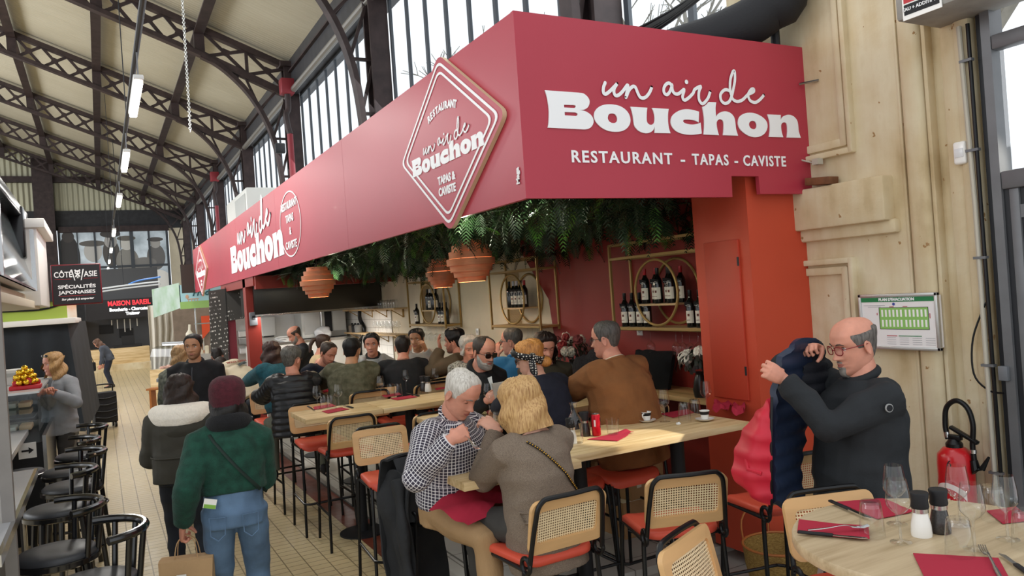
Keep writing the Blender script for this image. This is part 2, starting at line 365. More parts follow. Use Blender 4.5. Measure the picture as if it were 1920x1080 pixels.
# ---------------------------------------------------------------- restaurant shell
m_red = mat('brick_red_paint', '8c2a22', .55, var=.05, vs=2); m_orange = mat('orange_red_paint', 'c4492f', .5, var=.05, vs=2); m_cream = mat('cream_wall', 'ded3bd', .7, var=.05, vs=2)
bm = nb(); prism(bm, [(4.2, .08), (7.25, .08), (7.25, 1.3), (7.34, 1.88), (7.9, 2.45), (7.9, 2.9), (4.2, 2.9)], -.012, (4.4, 0, 0), (0, 1, 0), (0, 0, 1)); struct('wall_red', bm, m_red)
bm = nb(); box2(bm, (2.12, 3.75, 2.86), (4.4, 16, 2.98)); struct('ceiling_restaurant', bm, mat('black_ceiling', '1a1a1a', .8))
bm = nb(); box2(bm, (3.82, 3.75, .08), (4.4, 4.28, 2.86)); struct('wall_box', bm, m_orange)
bm = nb(); box2(bm, (3.80, 3.84, 1.15), (3.82, 4.17, 2.24), .004); d2 = struct('door_2', bm, mat('orange_red_door', 'b8402a', .5))
bm = nb()
for z in (1.32, 2.06): box2(bm, (3.795, 3.835, z), (3.8, 3.85, z + .06))
obj('hinge', bm, m_dksteel, d2)
# kitchen end of the restaurant
m_white = mat('white_wall', 'e9e6df', .6); m_wtile = tile_mat('white_tile', 'f1efe9', 'e4e2dc', 'b9b7b0', .15, .15, .25, .012)
n = NB(m_wtile); x, y, z = n.sep(n.coord())
bm = nb(); box2(bm, (2.2, 15.6, .08), (4.4, 15.75, 2.9)); struct('wall_kitchen', bm, m_white)
bm = nb(); box2(bm, (4.38, 12.6, .9), (4.405, 15.6, 1.8))
k = struct('wall_tiles', bm, mat('white_glazed_tile', 'efede6', .18))
n = NB(k.data.materials[0]); x, y, z = n.sep(n.coord())
f1 = n.m('GREATER_THAN', n.m('FRACT', n.m('DIVIDE', y, .3)), .03); f2 = n.m('GREATER_THAN', n.m('FRACT', n.m('DIVIDE', z, .15)), .05)
n.color(n.mix(n.m('MULTIPLY', f1, f2), lin('bdbab2'), lin('f1efe8')))

# ---------------------------------------------------------------- the restaurant's red sign
m_sign = mat('crimson_sign_panel', 'b03646', .42, var=.04, vs=1.2); m_wht = mat('white_lettering', 'f2f2f2', .5); m_edge = mat('raw_board_edge', 'd9c3a0', .7)
sign = thing('restaurant_sign', 'long crimson fascia sign with white restaurant lettering wrapping the corner', 'sign', (2.1, 3.67, 2.5))
def sub(o): o.parent = sign; o.matrix_parent_inverse = Matrix.Translation((-2.1, -3.67, -2.5)); return o
bm = nb(); ys = (3.7, 7.1, 10.3, 13.6, 17.0, 20.3)
for a, b in zip(ys, ys[1:]): box2(bm, (2.1, a, 2.5), (2.13, b - .004, 3.535))
sub(obj('side_panel', bm, m_sign))
bm = nb(); prism(bm, [(2.096, 2.5), (3.618, 2.5), (3.622, 2.636), (3.862, 2.636), (3.865, 2.52), (4.415, 2.52), (4.44, 3.53), (2.096, 3.535)], -.03, (0, 3.668, 0), (1, 0, 0), (0, 0, 1)); sub(obj('front_panel', bm, m_sign))
GL = {'B': [[(72,360,1),(520,392,1),(590,403),(640,440),(672,490),(672,545),(650,590),(610,618),(570,626),(525,627,1),(575,633),(630,648),(690,690),(722,740),(728,790),(712,835),(675,872),(620,887),(560,886,1),(112,864,1),(123,790),(127,650),(115,530),(95,430)],[(330,555,1),(460,559,1),(484,566),(488,584),(470,600,1),(331,592,1)],[(338,653,1),(480,659,1),(508,670),(514,690),(495,707,1),(340,698,1)]],
'o': [[(735,700),(750,640),(800,585),(870,556),(960,550),(1060,565),(1140,605),(1200,670),(1226,750),(1215,820),(1170,880),(1100,913),(1010,920),(920,905),(840,865),(780,810),(745,755)],[(920,725),(935,685),(975,672),(1020,685),(1047,730),(1045,775),(1020,798),(985,802),(945,785),(925,755)]],
'u': [[(1225,582,1),(1453,595,1),(1446,660),(1445,760),(1460,805),(1500,826),(1540,808),(1552,770),(1550,700),(1535,640),(1515,598,1),(1742,612,1),(1733,680),(1733,780),(1745,870),(1767,940,1),(1552,935,1),(1556,850,1),(1530,900),(1480,933),(1420,938),(1350,915),(1300,870),(1275,820),(1262,720),(1245,640)]],
'c': [[(423,648,1),(340,625),(260,615),(180,625),(110,660),(60,710),(42,770),(50,830),(90,890),(150,930),(230,953),(320,960),(400,953),(460,943,1),(444,795,1),(400,812),(330,822),(260,812),(220,795),(208,775),(225,757),(290,755),(370,768),(418,793,1)]],
'h': [[(468,582,1),(500,570),(530,545),(552,518,1),(655,522,1),(645,600),(652,722,1),(680,680),(730,650),(790,645),(850,668),(895,720),(912,790),(922,880),(950,972,1),(748,965,1),(756,880),(755,800),(740,765),(705,750),(675,765),(660,800),(668,880),(692,965,1),(485,956,1),(494,850),(490,720)]],
'p': [[(950,790),(970,720),(1030,675),(1100,662),(1180,672),(1270,715),(1330,775),(1347,840),(1330,910),(1280,965),(1200,992),(1110,980),(1030,935),(975,880),(955,835)],[(1097,820),(1110,785),(1145,770),(1180,783),(1200,820),(1198,860),(1175,882),(1145,882),(1112,862)]],
'n': [[(1346,685,1),(1526,693,1),(1522,768,1),(1545,725),(1590,697),(1640,690),(1700,712),(1745,765),(1760,830),(1770,920),(1797,1000,1),(1610,996,1),(1617,900),(1610,820),(1590,795),(1560,793),(1535,815),(1530,860),(1540,930),(1560,993,1),(1368,988,1),(1380,900),(1378,800),(1365,740)]]}
STK = [[(-843,258),(-863,310),(-870,370),(-858,405),(-828,408),(-778,370),(-728,320),(-683,272)],[(-683,272),(-718,330),(-725,390),(-703,430),(-663,425),(-608,375),(-543,290),(-540,335),(-563,455),(-528,370),(-488,320),(-453,308),(-428,335),(-398,410),(-368,455),(-328,465),(-288,445),(-248,395),(-223,340),(-218,318)],
[(47,290),(17,262),(-28,285),(-53,340),(-48,395),(-13,418),(22,390),(47,330),(57,285),(60,330),(75,385),(110,410),(150,405),(190,372),(222,350),(205,420),(200,455),(212,485),(240,490),(290,455),(345,395),(365,348),(445,308),(425,365),(417,430),(425,490),(450,532),(480,538),(520,500),(550,450),(573,380)],
[(850,375),(790,352),(745,370),(712,420),(715,480),(745,525),(785,537),(830,510),(858,450),(880,370),(905,230),(905,120),(890,100),(870,130),(845,220),(840,330),(855,420),(880,480),(920,508),(965,508),(1020,480),(1080,420),(1150,385),(1165,360),(1155,342),(1125,350),(1090,400),(1085,440),(1110,495),(1150,520),(1195,520),(1250,480),(1297,425)]]
# trace units are converted to metres on the sign (the affine undoes the slant of the trace)
GA = (0.00039994454,-2.7424395e-05,3.154929,-0.000148882,-0.00044484273,3.3221719,-5.8453679e-05,4.5004739e-06)
def g2(x, y, A): return (GA[0] * (x + (-1728 if A else 0)) + GA[1] * y + GA[2], GA[3] * (x + (-1728 if A else 0)) + GA[4] * y + GA[5])
def g2w(x, y):
    w = GA[6] * x + GA[7] * y + 1
    return ((GA[0] * x + GA[1] * y + GA[2]) / w, (GA[3] * x + GA[4] * y + GA[5]) / w)
def cr(pts):
    out = []; n = len(pts); f = lambda p: len(p) > 2
    for i in range(n):
        b, c = pts[i], pts[(i + 1) % n]
        a = b if f(b) else pts[i - 1]; d = c if f(c) else pts[(i + 2) % n]
        out.append(b[:2])
        if f(b) and f(c): continue
        for j in (1, 2):
            t = j / 3
            out.append(tuple(.5 * (2 * b[k] + (c[k] - a[k]) * t + (2 * a[k] - 5 * b[k] + 4 * c[k] - d[k]) * t * t + (3 * b[k] - 3 * c[k] + d[k] - a[k]) * t ** 3) for k in (0, 1)))
    return out
def poly_mesh(loops, ext):
    c = bpy.data.curves.new('g', 'CURVE'); c.dimensions = '2D'; c.fill_mode = 'BOTH'; c.extrude = ext
    for lp in loops:
        s = c.splines.new('POLY'); s.points.add(len(lp) - 1); s.use_cyclic_u = True
        for q, p in zip(s.points, lp): q.co = (p[0], p[1], 0, 1)
    return tmp_mesh(bpy.data.objects.new('g', c))
def logo_fat(ext=.003):
    ms = []
    for k, loops in GL.items():
        A = k in 'Bou'
        ms.append(poly_mesh([[g2w(p[0] - (1728 if A else 0), p[1]) for p in cr(l)] for l in loops], ext))
    bm = join_mesh(ms); me = bpy.data.meshes.new('logo'); bm.to_mesh(me); bm.free(); return me
def logo_script(w=.0105, ext=.003):
    out = []
    for gi, grp in enumerate(((0, 1), (2,), (3,))):
        ms = []
        for si in grp:
            P = [Vector(g2w(*p[:2])).to_3d() for p in STK[si]]; P = smooth_path(P, 4); L = []; Rr = []
            for i, p in enumerate(P):
                t = (P[min(i + 1, len(P) - 1)] - P[max(i - 1, 0)]).normalized(); nn = Vector((-t.y, t.x, 0)) * w
                L.append(p + nn); Rr.append(p - nn)
            bm = nb()
            for i in range(len(P) - 1):
                f = [bm.verts.new(q + Vector((0, 0, ext + .0004 * math.sin(i)))) for q in (L[i], Rr[i], Rr[i + 1], L[i + 1])]; bm.faces.new(f)
            for p in P[::2] + [P[-1]]: bmesh.ops.create_circle(bm, cap_ends=True, segments=10, radius=w, matrix=Matrix.Translation(p + Vector((0, 0, ext - .0006))))
            me = bpy.data.meshes.new('s'); bm.to_mesh(me); bm.free(); ms.append(me)
        if gi == 1: bm = nb(); p = Vector(g2w(253, 248)).to_3d(); bmesh.ops.create_circle(bm, cap_ends=True, segments=14, radius=w * 1.35, matrix=Matrix.Translation(p + Vector((0, 0, ext)))); me = bpy.data.meshes.new('d'); bm.to_mesh(me); bm.free(); ms.append(me)
        bm = join_mesh(ms); me = bpy.data.meshes.new('script'); bm.to_mesh(me); bm.free(); out.append(me)
    return out
FY = 3.663
lf = logo_fat(); ls = logo_script()
xs = [v.co.x for v in lf.vertices]; zs = [v.co.y for v in lf.vertices]; LX0, LX1, LZ0, LZ1 = min(xs), max(xs), min(zs), max(zs)
def put_logo(parent, O, U, Wv, width, dxy=(0, 0), sub_=None, wmul=1):
    """the two-line logo, `width` wide, its lower left corner at O"""
    s = width / (LX1 - LX0)
    for nm, me in [('logo_lettering', lf.copy())] + [('script_lettering', q.copy()) for q in (ls if wmul == 1 else logo_script(.0105 * wmul))]:
        for v in me.vertices: v.co.x = (v.co.x - LX0) * s; v.co.y = (v.co.y - LZ0) * s
        place2d(me, O, U, Wv); o = obj(nm, me, m_wht, None, sharp=30)
        (sub_ or sub)(o)
put_logo(None, (LX0, FY, LZ0), (1, 0, 0), (0, 0, 1), LX1 - LX0)
p = (3.188,3.663,2.733)
for s_, a_, b_ in (('RESTAURANT', 1071, 1243), ('-', 1259, 1267), ('TAPAS', 1281, 1352), ('-', 1364, 1371), ('CAVISTE', 1382, 1473)):
    u0_ = (a_ - 1071) / 402; u1_ = (b_ - 1071) / 402; h_ = lambda u: TX0 + (TX1 - TX0) * u
    TX0, TX1 = (2.405,3.663,2.731)[0], (4.116,3.663,2.744)[0]
    sub(text('front_tagline', s_, ((h_(u0_) + h_(u1_)) / 2, FY, p[2]), (1, 0, 0), (0, 0, 1), .095, m_wht, None, .002, width=h_(u1_) - h_(u0_), spacing=1.2))
# side logo with the oval
a = (2.095,14.270,2.647); b = (2.095,9.886,2.610)
UL, UW = (0, -1, 0), (0, 0, 1)
put_logo(None, (2.094, a[1], a[2] - .02), UL, UW, abs(a[1] - b[1]), wmul=1.3)
oc = (2.094,9.394,2.988); ot = (2.094,9.353,3.394); ob_ = (2.094,9.342,2.598); ol = (2.094,10.036,3.024); orr = (2.094,8.898,2.964)
cz = (ot[2] + ob_[2]) / 2; rz = (ot[2] - ob_[2]) / 2; cy = (ol[1] + orr[1]) / 2; ry = (ol[1] - orr[1]) / 2
me = poly_mesh([[(ry * math.cos(t * math.pi / 32), rz * math.sin(t * math.pi / 32)) for t in range(64)], [((ry - .016) * math.cos(t * math.pi / 32), (rz - .016) * math.sin(t * math.pi / 32)) for t in range(64)]], .002)
place2d(me, (2.095, cy, cz), UL, UW); sub(obj('oval_outline', me, m_wht))
for s_, dz, wd, sz in (('RESTAURANT', .24, 1.15, .13), ('TAPAS', .07, .55, .13), ('&', -.09, .13, .13), ('CAVISTE', -.27, .8, .13)):
    sub(text('oval_lettering', s_, (2.094, cy, cz + dz * rz / .42), UL, UW, sz, m_wht, None, .003, width=wd * ry / .75))
q = (2.094,3.740,2.635)
sub(text('maker_mark', 'Maga', (2.094, q[1], q[2]), (0, 0, 1), (0, 1, 0), .045, m_wht, None, .002))
# ---------------------------------------------------------------- diamond boards on the sign
def diamond(c, hy, hz, label, sc=1, tex=True):
    t = thing('diamond_sign', label, 'sign', (2.07, c[0], c[1])); t['group'] = 'diamond boards on the crimson sign'
    def rr(k, r):
        pts = [(-hy * k, 0), (0, hz * k), (hy * k, 0), (0, -hz * k)]; out = []
        for i in range(4):
            p, a, b = Vector(pts[i]), Vector(pts[i - 1]), Vector(pts[(i + 1) % 4]); da = (a - p).normalized() * r; db = (b - p).normalized() * r
            for j in range(6): u = j / 5; out.append(tuple((p + da) * (1 - u) ** 2 + p * 2 * u * (1 - u) + (p + db) * u * u))
        return out
    bm = nb(); prism(bm, rr(1, .14 * hz), -.028, (0, 0, 0), (0, -1, 0), (0, 0, 1))
    b = obj('board', bm, m_sign, t)
    b.data.materials.append(m_edge)
    for f in b.data.polygons:
        if abs(f.normal.x) < .5: f.material_index = 1
    for k, kk in ((.93, .895), (.83, .797)):
        me = poly_mesh([rr(k, .12 * hz), rr(kk, .11 * hz)], .002); place2d(me, (-.003, 0, 0), (0, -1, 0), (0, 0, 1)); obj('outline', me, m_wht, t)
    pr = lambda o: setattr(o, 'parent', t)
    w = hy * 1.36; put_logo(None, (-.003, w * .5, -.235 * hz), (0, -1, 0), (0, 0, 1), w, sub_=pr)
    wd = 'RESTAURANT'
    for i, ch in enumerate(wd):
        a = (i - 4.5) * .135; ry_, rz_ = hy * .44, hz * .30
        O = (-.003, -ry_ * math.sin(a), hz * .40 - rz_ * (1 - math.cos(a))); U = Vector((0, -ry_ * math.cos(a), -rz_ * math.sin(a))).normalized(); Wv = Vector((0, -U.z, U.y)) * -1
        text('arched_lettering', ch, O, U, Wv, .115 * hz, m_wht, t, .003)
    text('lower_lettering', 'TAPAS &', (-.003, 0, -.4 * hz), (0, -1, 0), (0, 0, 1), .125 * hz, m_wht, t, .003)
    text('lower_lettering', 'CAVISTE', (-.003, 0, -.53 * hz), (0, -1, 0), (0, 0, 1), .125 * hz, m_wht, t, .003)
    return t
a = (2.050,4.668,3.593); b = (2.050,4.689,2.415); l = (2.050,5.528,3.051); r_ = (2.050,3.789,2.987)
diamond(((l[1] + r_[1]) / 2, (a[2] + b[2]) / 2), (l[1] - r_[1]) / 2, (a[2] - b[2]) / 2, 'large diamond shaped restaurant board hanging over the crimson fascia')
a = (2.050,18.134,3.536); b = (2.050,19.058,2.348); l = (2.050,19.764,3.029); r_ = (2.050,17.489,2.968)
diamond(((l[1] + r_[1]) / 2, (a[2] + b[2]) / 2), (l[1] - r_[1]) / 2, (a[2] - b[2]) / 2, 'small looking diamond board at the far end of the crimson fascia')

# ---------------------------------------------------------------- furniture materials
def wood_mat(name, a, b, c, axis=0, rough=.45):
    m = mat(name, a, rough); n = NB(m); sc = [14, 14, 14]; sc[axis] = 1.1
    v = n.noise(n.coord(scale=tuple(sc)), 1.6, 8); sc2 = [40, 40, 40]; sc2[axis] = 2; v2 = n.noise(n.coord(scale=tuple(sc2)), 2, 3)
    n.color(n.ramp(n.m('ADD', n.m('MULTIPLY', v, .75), n.m('MULTIPLY', v2, .25)), [(.3, lin(c)), (.46, lin(b)), (.62, lin(a))])); n.bump(v2, .08, .003); return m
m_oak = wood_mat('pale_oak_top', 'dfc69b', 'cfb282', 'b08f5e'); m_oakd = wood_mat('grey_oak_top', 'c9b491', 'bba583', 'a38c69')
m_beech = mat('beech_plywood', 'd3a873', .45, var=.08, vs=3, stretch=(1, 1, 8)); m_coral = mat('coral_leatherette', 'd0503a', .45, bump=.06, bs=220); m_black = mat('black_tube', '131314', .32, .2); m_blackm = mat('black_matt', '17171a', .6)
m_cane = mat('woven_cane', 'e6cfa4', .6); n = NB(m_cane); x, y, z = n.sep(n.coord()); P_ = .0125
def fr(v): return n.m('SUBTRACT', n.m('FRACT', n.m('DIVIDE', n.m('ADD', v, 10), P_)), .5)
zz = n.m('MULTIPLY', z, 1.02); d2_ = n.m('ADD', n.m('POWER', fr(x), 2), n.m('POWER', fr(zz), 2)); hole = n.m('LESS_THAN', d2_, .062)
n.L.new(n.m('SUBTRACT', 1, hole), n.b.inputs['Alpha']); n.color(n.mix(n.m('LESS_THAN', d2_, .11), lin('ead6ad'), lin('b8935c')))
def rrect(w, h, r, k=5):
    out = []
    for cx, cy, a0 in ((w - r, h - r, 0), (-w + r, h - r, 90), (-w + r, -h + r, 180), (w - r, -h + r, 270)):
        for j in range(k + 1):
            a = R(a0 + 90 * j / k); out.append((cx + r * math.cos(a), cy + r * math.sin(a)))
    return out
def bar_chair(name='bar_chair'):
    t = thing(name, 'x', 'chair')
    # seat
    bm = nb(); rings = []
    def ring(s, z, drop):
        o = []
        for p in rrect(.205, .2, .075, 6):
            x, y = p[0] * s * (1 + .06 * p[1] / .2), p[1] * s
            o.append(V(x, y, z - drop * max(0, (y - .1) / .1) ** 2 + .012 * (x / .2) ** 2 - .008))
        return o
    loft(bm, [ring(.93, .75, .03), ring(.99, .757, .035), ring(1, .772, .035), ring(.98, .786, .03), ring(.9, .793, .02), ring(.5, .791, 0), ring(.05, .789, 0)])
    obj('seat', bm, m_coral, t, 60)
    bm = nb(); r = .0115
    for s in (-1, 1):
        tube(bm, [(s * .195, .17, .748), (s * .195, -.17, .748)], r)
    tube(bm, [(-.195, .15, .748), (.195, .15, .748)], r); tube(bm, [(-.195, -.15, .748), (.195, -.15, .748)], r)
    obj('seat_frame', bm, m_black, t)
    for s in (-1, 1):
        bm = nb(); tube(bm, smooth_path([(s * .225, .245, 0), (s * .205, .2, .6), (s * .198, .18, .745)], 4), r); obj('leg', bm, m_black, t)
        bm = nb(); tube(bm, smooth_path([(s * .225, -.23, 0), (s * .206, -.19, .6), (s * .2, -.185, .75)], 4), r); obj('leg', bm, m_black, t)
    bm = nb()
    for s in (-1, 1):
        tube(bm, [(s * .2, -.205 + .035 * math.cos(a * .5236), .775 + .035 * math.sin(a * .5236)) for a in range(12)], .0105, 8, True)
    hoop = [(-.198, -.235, .78), (-.19, -.262, .9), (-.18, -.288, 1.0), (-.172, -.298, 1.045), (-.15, -.304, 1.072), (-.12, -.306, 1.08), (0, -.312, 1.08)]
    hoop = hoop + [(-x, y, z) for x, y, z in hoop[-2::-1]]
    tube(bm, smooth_path(hoop, 4), .0115); obj('back_frame', bm, m_black, t)
    # backrest
    T = Matrix.Translation((0, -.262, .945)) @ Matrix.Rotation(R(13), 4, 'X')
    def bend(bm):
        for v in bm.verts: v.co.y += -.35 * v.co.x ** 2 + .016
        bmesh.ops.transform(bm, matrix=T, verts=bm.verts)
    O, I = rrect(.203, .125, .042), rrect(.163, .076, .025)
    bm = nb(); lay = []
    for yy, sc in ((-.010, 1), (.010, 1)):
        lay.append(([bm.verts.new((p[0], yy, p[1])) for p in O], [bm.verts.new((p[0], yy, p[1])) for p in I]))
    k = len(O)
    for j in range(k):
        q = (j + 1) % k
        for a, b in ((lay[0][0], lay[0][1]), (lay[1][1], lay[1][0]), (lay[1][0], lay[0][0]), (lay[0][1], lay[1][1])): bm.faces.new((a[j], a[q], b[q], b[j]))
    bend(bm); b = obj('backrest', bm, m_beech, t, 40)
    bm = nb()
    for i in range(12):
        xa, xb = -.165 + .33 * i / 12, -.165 + .33 * (i + 1) / 12
        bm.faces.new([bm.verts.new(p) for p in ((xa, 0, -.078), (xb, 0, -.078), (xb, 0, .078), (xa, 0, .078))])
    bmesh.ops.remove_doubles(bm, verts=bm.verts, dist=1e-5); bend(bm); obj('cane_panel', bm, m_cane, b)
    bm = nb(); tube(bm, [(-.213, -.21, .29), (-.225, .25, .29), (-.19, .29, .29), (.19, .29, .29), (.225, .25, .29), (.213, -.21, .29)], .01); obj('footrest', bm, m_black, t)
    return t
chair0 = bar_chair(); chair0['group'] = 'cane backed bar chairs'; first = [True]
def chair(x, y, rot, label, z=0):
    if first[0]:
        first[0] = False; chair0.location = (x, y, z); chair0.rotation_euler = (0, 0, R(rot)); chair0['label'] = label; return chair0
    return dup(chair0, (x, y, z), R(rot), label, 'cane backed bar chairs')
chair(1.79, 3.24, 2, 'cane backed bar chair under the blonde woman in tweed')
chair(2.49, 3.12, -20, 'empty bar chair showing its cane back, right of the woman in tweed')
chair(2.52, 1.96, 162, 'cane bar chair tucked behind the round table in the foreground')
chair(1.93, 1.94, -155, 'cane bar chair seen edge on at the bottom, left of the round table')
chair(3.155, 3.05, -11, 'cane bar chair half hidden by the red and navy jacket')
chair(1.73, 5.17, 177, 'empty cane bar chair turned towards us on the aisle, left of the plaid man')
chair(1.76, 6.42, -3, 'empty cane bar chair showing its back, second along the aisle')
chair(1.68, 7.0, 180, 'cane bar chair on the far side of the empty laid table, at its aisle end')
chair(1.68, 7.88, 0, 'cane bar chair under the man in the black quilted gilet')
chair(1.72, 3.95, -160, 'bar chair under the man in the plaid shirt')
chair(2.33, 6.02, -2, 'cane bar chair behind the plaid man, its back towards us')
chair(2.5, 7.08, 180, 'cane bar chair seen under the middle of the empty laid table', .06)
chair(3.1, 7.08, 180, 'cane bar chair seen under the wall end of the empty laid table', .06)
chair(1.62, 8.72, 180, 'far cane bar chair left of the quilted gilet, facing us')
chair(2.25, 7.45, -4, 'bar chair under the man in the olive hooded jacket', .06)
chair(2.9, 7.45, -4, 'bar chair under the man in the plain black jumper', .06)
chair(2.53, 4.2, 178, 'bar chair on the far side of the near table by the carafe', 0)
chair(2.92, 4.15, 182, 'bar chair with a round looking coral seat under the cups of coffee', 0)
chair(3.33, 4.62, -4, 'bar chair under the man in the brown jumper', .06)
chair(2.55, 4.68, -4, 'bar chair under the woman with the polka dot scarf', .06)
# ---------------------------------------------------------------- tables
def table(x0, x1, y0, y1, legs, label, z0=0, m=None, zt=1.08):
    cx, cy = (x0 + x1) / 2, (y0 + y1) / 2
    t = thing('bar_table', label, 'table', (cx, cy, z0), 0, 'oak topped bar tables')
    bm = nb(); box2(bm, (x0 - cx, y0 - cy, zt - .042 - z0), (x1 - cx, y1 - cy, zt - z0), .003); obj('tabletop', bm, m or m_oak, t)
    for lx in legs:
        bm = nb(); lathe(bm, [(.0, zt - .042 - z0), (.1, zt - .042 - z0), (.1, zt - .05 - z0), (.045, zt - .052 - z0), (.045, .02), (.2, .014), (.2, 0), (0, 0)], 24, (lx - cx, 0, 0)); obj('pedestal', bm, m_blackm, t)
    return t
table(1.51, 2.195, 3.45, 4.03, (2.02,), 'small oak table end reaching over the aisle between the plaid man and the blonde woman')
table(2.2, 3.53, 3.57, 4.2, (2.45, 3.2), 'long oak bar table with the red can and the two coffee cups')
table(2.1, 3.8, 4.97, 5.62, (2.5, 3.4), 'oak bar table of the man in sunglasses', .06)
table(1.41, 2.06, 6.29, 6.86, (1.9,), 'oak table end with laid red napkins at the aisle')
table(2.065, 3.7, 6.29, 6.86, (2.4, 3.3), 'laid oak bar table with the salt and pepper behind the plaid man', .06)
table(2.06, 3.8, 7.95, 8.5, (2.4, 3.4), 'oak bar table of the men in the olive and black tops', .06)
table(2.1, 3.6, 9.75, 10.3, (2.4, 3.2), 'farthest oak bar table, by the chef', .06)
t = thing('round_table', 'round oak bar table in the right foreground laid for lunch', 'table', (2.42, 1.63, 0))
bm = nb(); lathe(bm, [(0, 1.04), (.44, 1.04), (.458, 1.044), (.46, 1.05), (.46, 1.074), (.457, 1.08), (0, 1.08)], 64); obj('tabletop', bm, m_oakd, t, 30)
bm = nb(); lathe(bm, [(0, 1.04), (.12, 1.04), (.045, 1.03), (.045, .03), (.24, .02), (.24, 0), (0, 0)], 28); obj('pedestal', bm, m_blackm, t)
t = thing('wall_counter', 'narrow oak counter fixed along the red wall', 'counter', (4.2, 5.6, .06))
bm = nb(); box2(bm, (-.2, -1.3, .97), (.195, 1.6, 1.01), .003); obj('counter_top', bm, wood_mat('oak_counter_along_wall', 'cfae7c', 'bf9c68', '9d7c4c', 1), t)
for y in (-1.1, .2, 1.4):
    bm = nb(); tube(bm, [(-.13, y, .97), (-.13, y, 0)], .022); obj('leg', bm, m_black, t)
# ---------------------------------------------------------------- tableware
m_glass = glassmat('clear_glass', (.97, .98, .98), .22); m_steelp = mat('polished_steel', 'c9c9c9', .2, 1); m_nap = mat('red_paper_napkin', 'a82038', .85, bump=.05, bs=300); m_porc = mat('white_porcelain', 'f2f0ea', .2, coat=.4)
def proto_wineglass():
    t = thing('wine_glass', 'x', 'wine glass'); bm = nb()
    lathe(bm, [(.034, .0), (.034, .002), (.012, .006), (.0042, .012), (.0038, .085), (.007, .093), (.022, .104), (.036, .122), (.0385, .135), (.036, .165), (.029, .21)], 28, caps=False)
    obj('glass', bm, m_glass, t, 60); return t
def proto_tumbler():
    t = thing('tumbler', 'x', 'tumbler'); bm = nb()
    lathe(bm, [(.0415, 0), (.0385, .06), (.033, .115), (.030, .121), (.0, .121), (.0, .112), (.029, .112), (.033, .1)], 26, caps=False)
    obj('glass', bm, m_glass, t, 60); return t
wg0 = proto_wineglass(); tb0 = proto_tumbler(); used = set()
def put(proto, p, label, group, rot=0, scale=None):
    if proto.name not in used:
        used.add(proto.name); proto.location = p; proto['label'] = label; proto['group'] = group; proto.rotation_euler = (0, 0, rot)
        if scale: proto.scale = (scale,) * 3
        return proto
    return dup(proto, p, rot, label, group, scale)
ZT = 1.0805
for p, l in (((2.279,1.664,1.081), 'wine glass left of the salt mill on the round table, nearer one'), ((2.433,1.787,1.081), 'wine glass on the round table just behind the one by the salt mill'), ((2.390,1.486,1.081), 'wine glass behind the front fork on the round table'), ((2.567,1.642,1.081), 'wine glass standing in front of the fire extinguisher'), ((2.548,1.473,1.081), 'wine glass at the right edge of the round table')):
    put(wg0, p, l, 'wine glasses on the round table')
for p, l in (((2.268,1.762,1.080), 'upturned tumbler on the left of the round table'), ((2.297,1.477,1.080), 'upturned tumbler at the front of the round table'), ((2.711,1.608,1.081), 'upturned tumbler at the back right of the round table'), ((2.513,1.397,1.081), 'upturned tumbler cut by the right edge of the photo')):
    put(tb0, p, l, 'tumblers on the round table')
GT = 'wine glasses on the laid tables'
for p, l in (((3.186,3.969,1.081), 'wine glass between the two coffee cups'), ((3.613,4.042,1.080), 'wine glass behind the right coffee cup'), ((1.631,6.785,1.080), 'left wine glass at the aisle end of the empty laid table'), ((1.798,6.702,1.081), 'second wine glass from the aisle on the empty laid table'), ((2.271,6.964,1.081), 'wine glass in front of the olive jacket'), ((2.634,7.272,1.081), 'wine glass in front of the black jumper'), ((2.877,7.098,1.081), 'wine glass right of the salt and pepper on the laid table'), ((2.899,5.587,1.081), 'wine glass behind the menu of the man in sunglasses'), ((2.625,5.734,1.081), 'wine glass just behind the plaid man\'s shoulder'), ((2.042,4.092,1.081), 'wine glass between the plaid man and the blonde woman')):
    put(wg0, p, l, GT)
for p, l in (((3.267,3.871,1.081), 'left upturned tumbler beside the right coffee cup'), ((3.412,3.934,1.081), 'right upturned tumbler beside the right coffee cup'), ((1.694,6.793,1.081), 'left upturned tumbler at the aisle end of the laid table'), ((1.740,6.733,1.081), 'right upturned tumbler at the aisle end of the laid table'), ((2.387,7.025,1.081), 'left upturned tumbler in front of the black jumper'), ((2.436,6.954,1.081), 'right upturned tumbler in front of the black jumper'), ((2.603,5.509,1.081), 'tumbler by the hand of the man in sunglasses')):
    put(tb0, p, l, 'tumblers on the laid tables')
# upright tumbler
t = thing('tumbler', 'empty upright tumbler right of the red can', 'tumbler', (2.701,3.867,1.080)); bm = nb()
lathe(bm, [(.0, .012), (.03, .01), (.03, 0), (.034, .006), (.039, .06), (.041, .1)], 26, caps=False); obj('glass', bm, m_glass, t, 60)
# mills
def mill(p, salt, label, s=1):
    t = thing('salt_mill' if salt else 'pepper_mill', label, 'mill', p, 0, 'salt and pepper mills'); t.scale = (s, s, s)
    bm = nb(); lathe(bm, [(0, 0), (.032, 0), (.033, .01), (.031, .04), (.024, .075), (.023, .08), (0, .08)], 24)
    obj('jar', bm, mat('salt_white', 'eeebe4', .35, coat=.6) if salt else mat('peppercorns', '2b2522', .35, var=.6, vs=160, coat=.6), t, 50)
    bm = nb(); lathe(bm, [(0, .08), (.0255, .08), (.0255, .094), (0, .094)], 24); obj('collar', bm, m_steelp, t)
    bm = nb(); lathe(bm, [(0, .094), (.027, .094), (.029, .1), (.0265, .12), (.03, .142), (.028, .147), (0, .147)], 24); obj('cap', bm, m_blackm, t, 50)
mill((2.390,1.665,1.080), True, 'salt mill on the round table'); mill((2.464,1.646,1.081), False, 'pepper mill on the round table')
mill((2.396,3.859,1.081), True, 'salt mill by the tweed shoulder'); mill((2.577,3.984,1.081), False, 'pepper mill left of the red can')
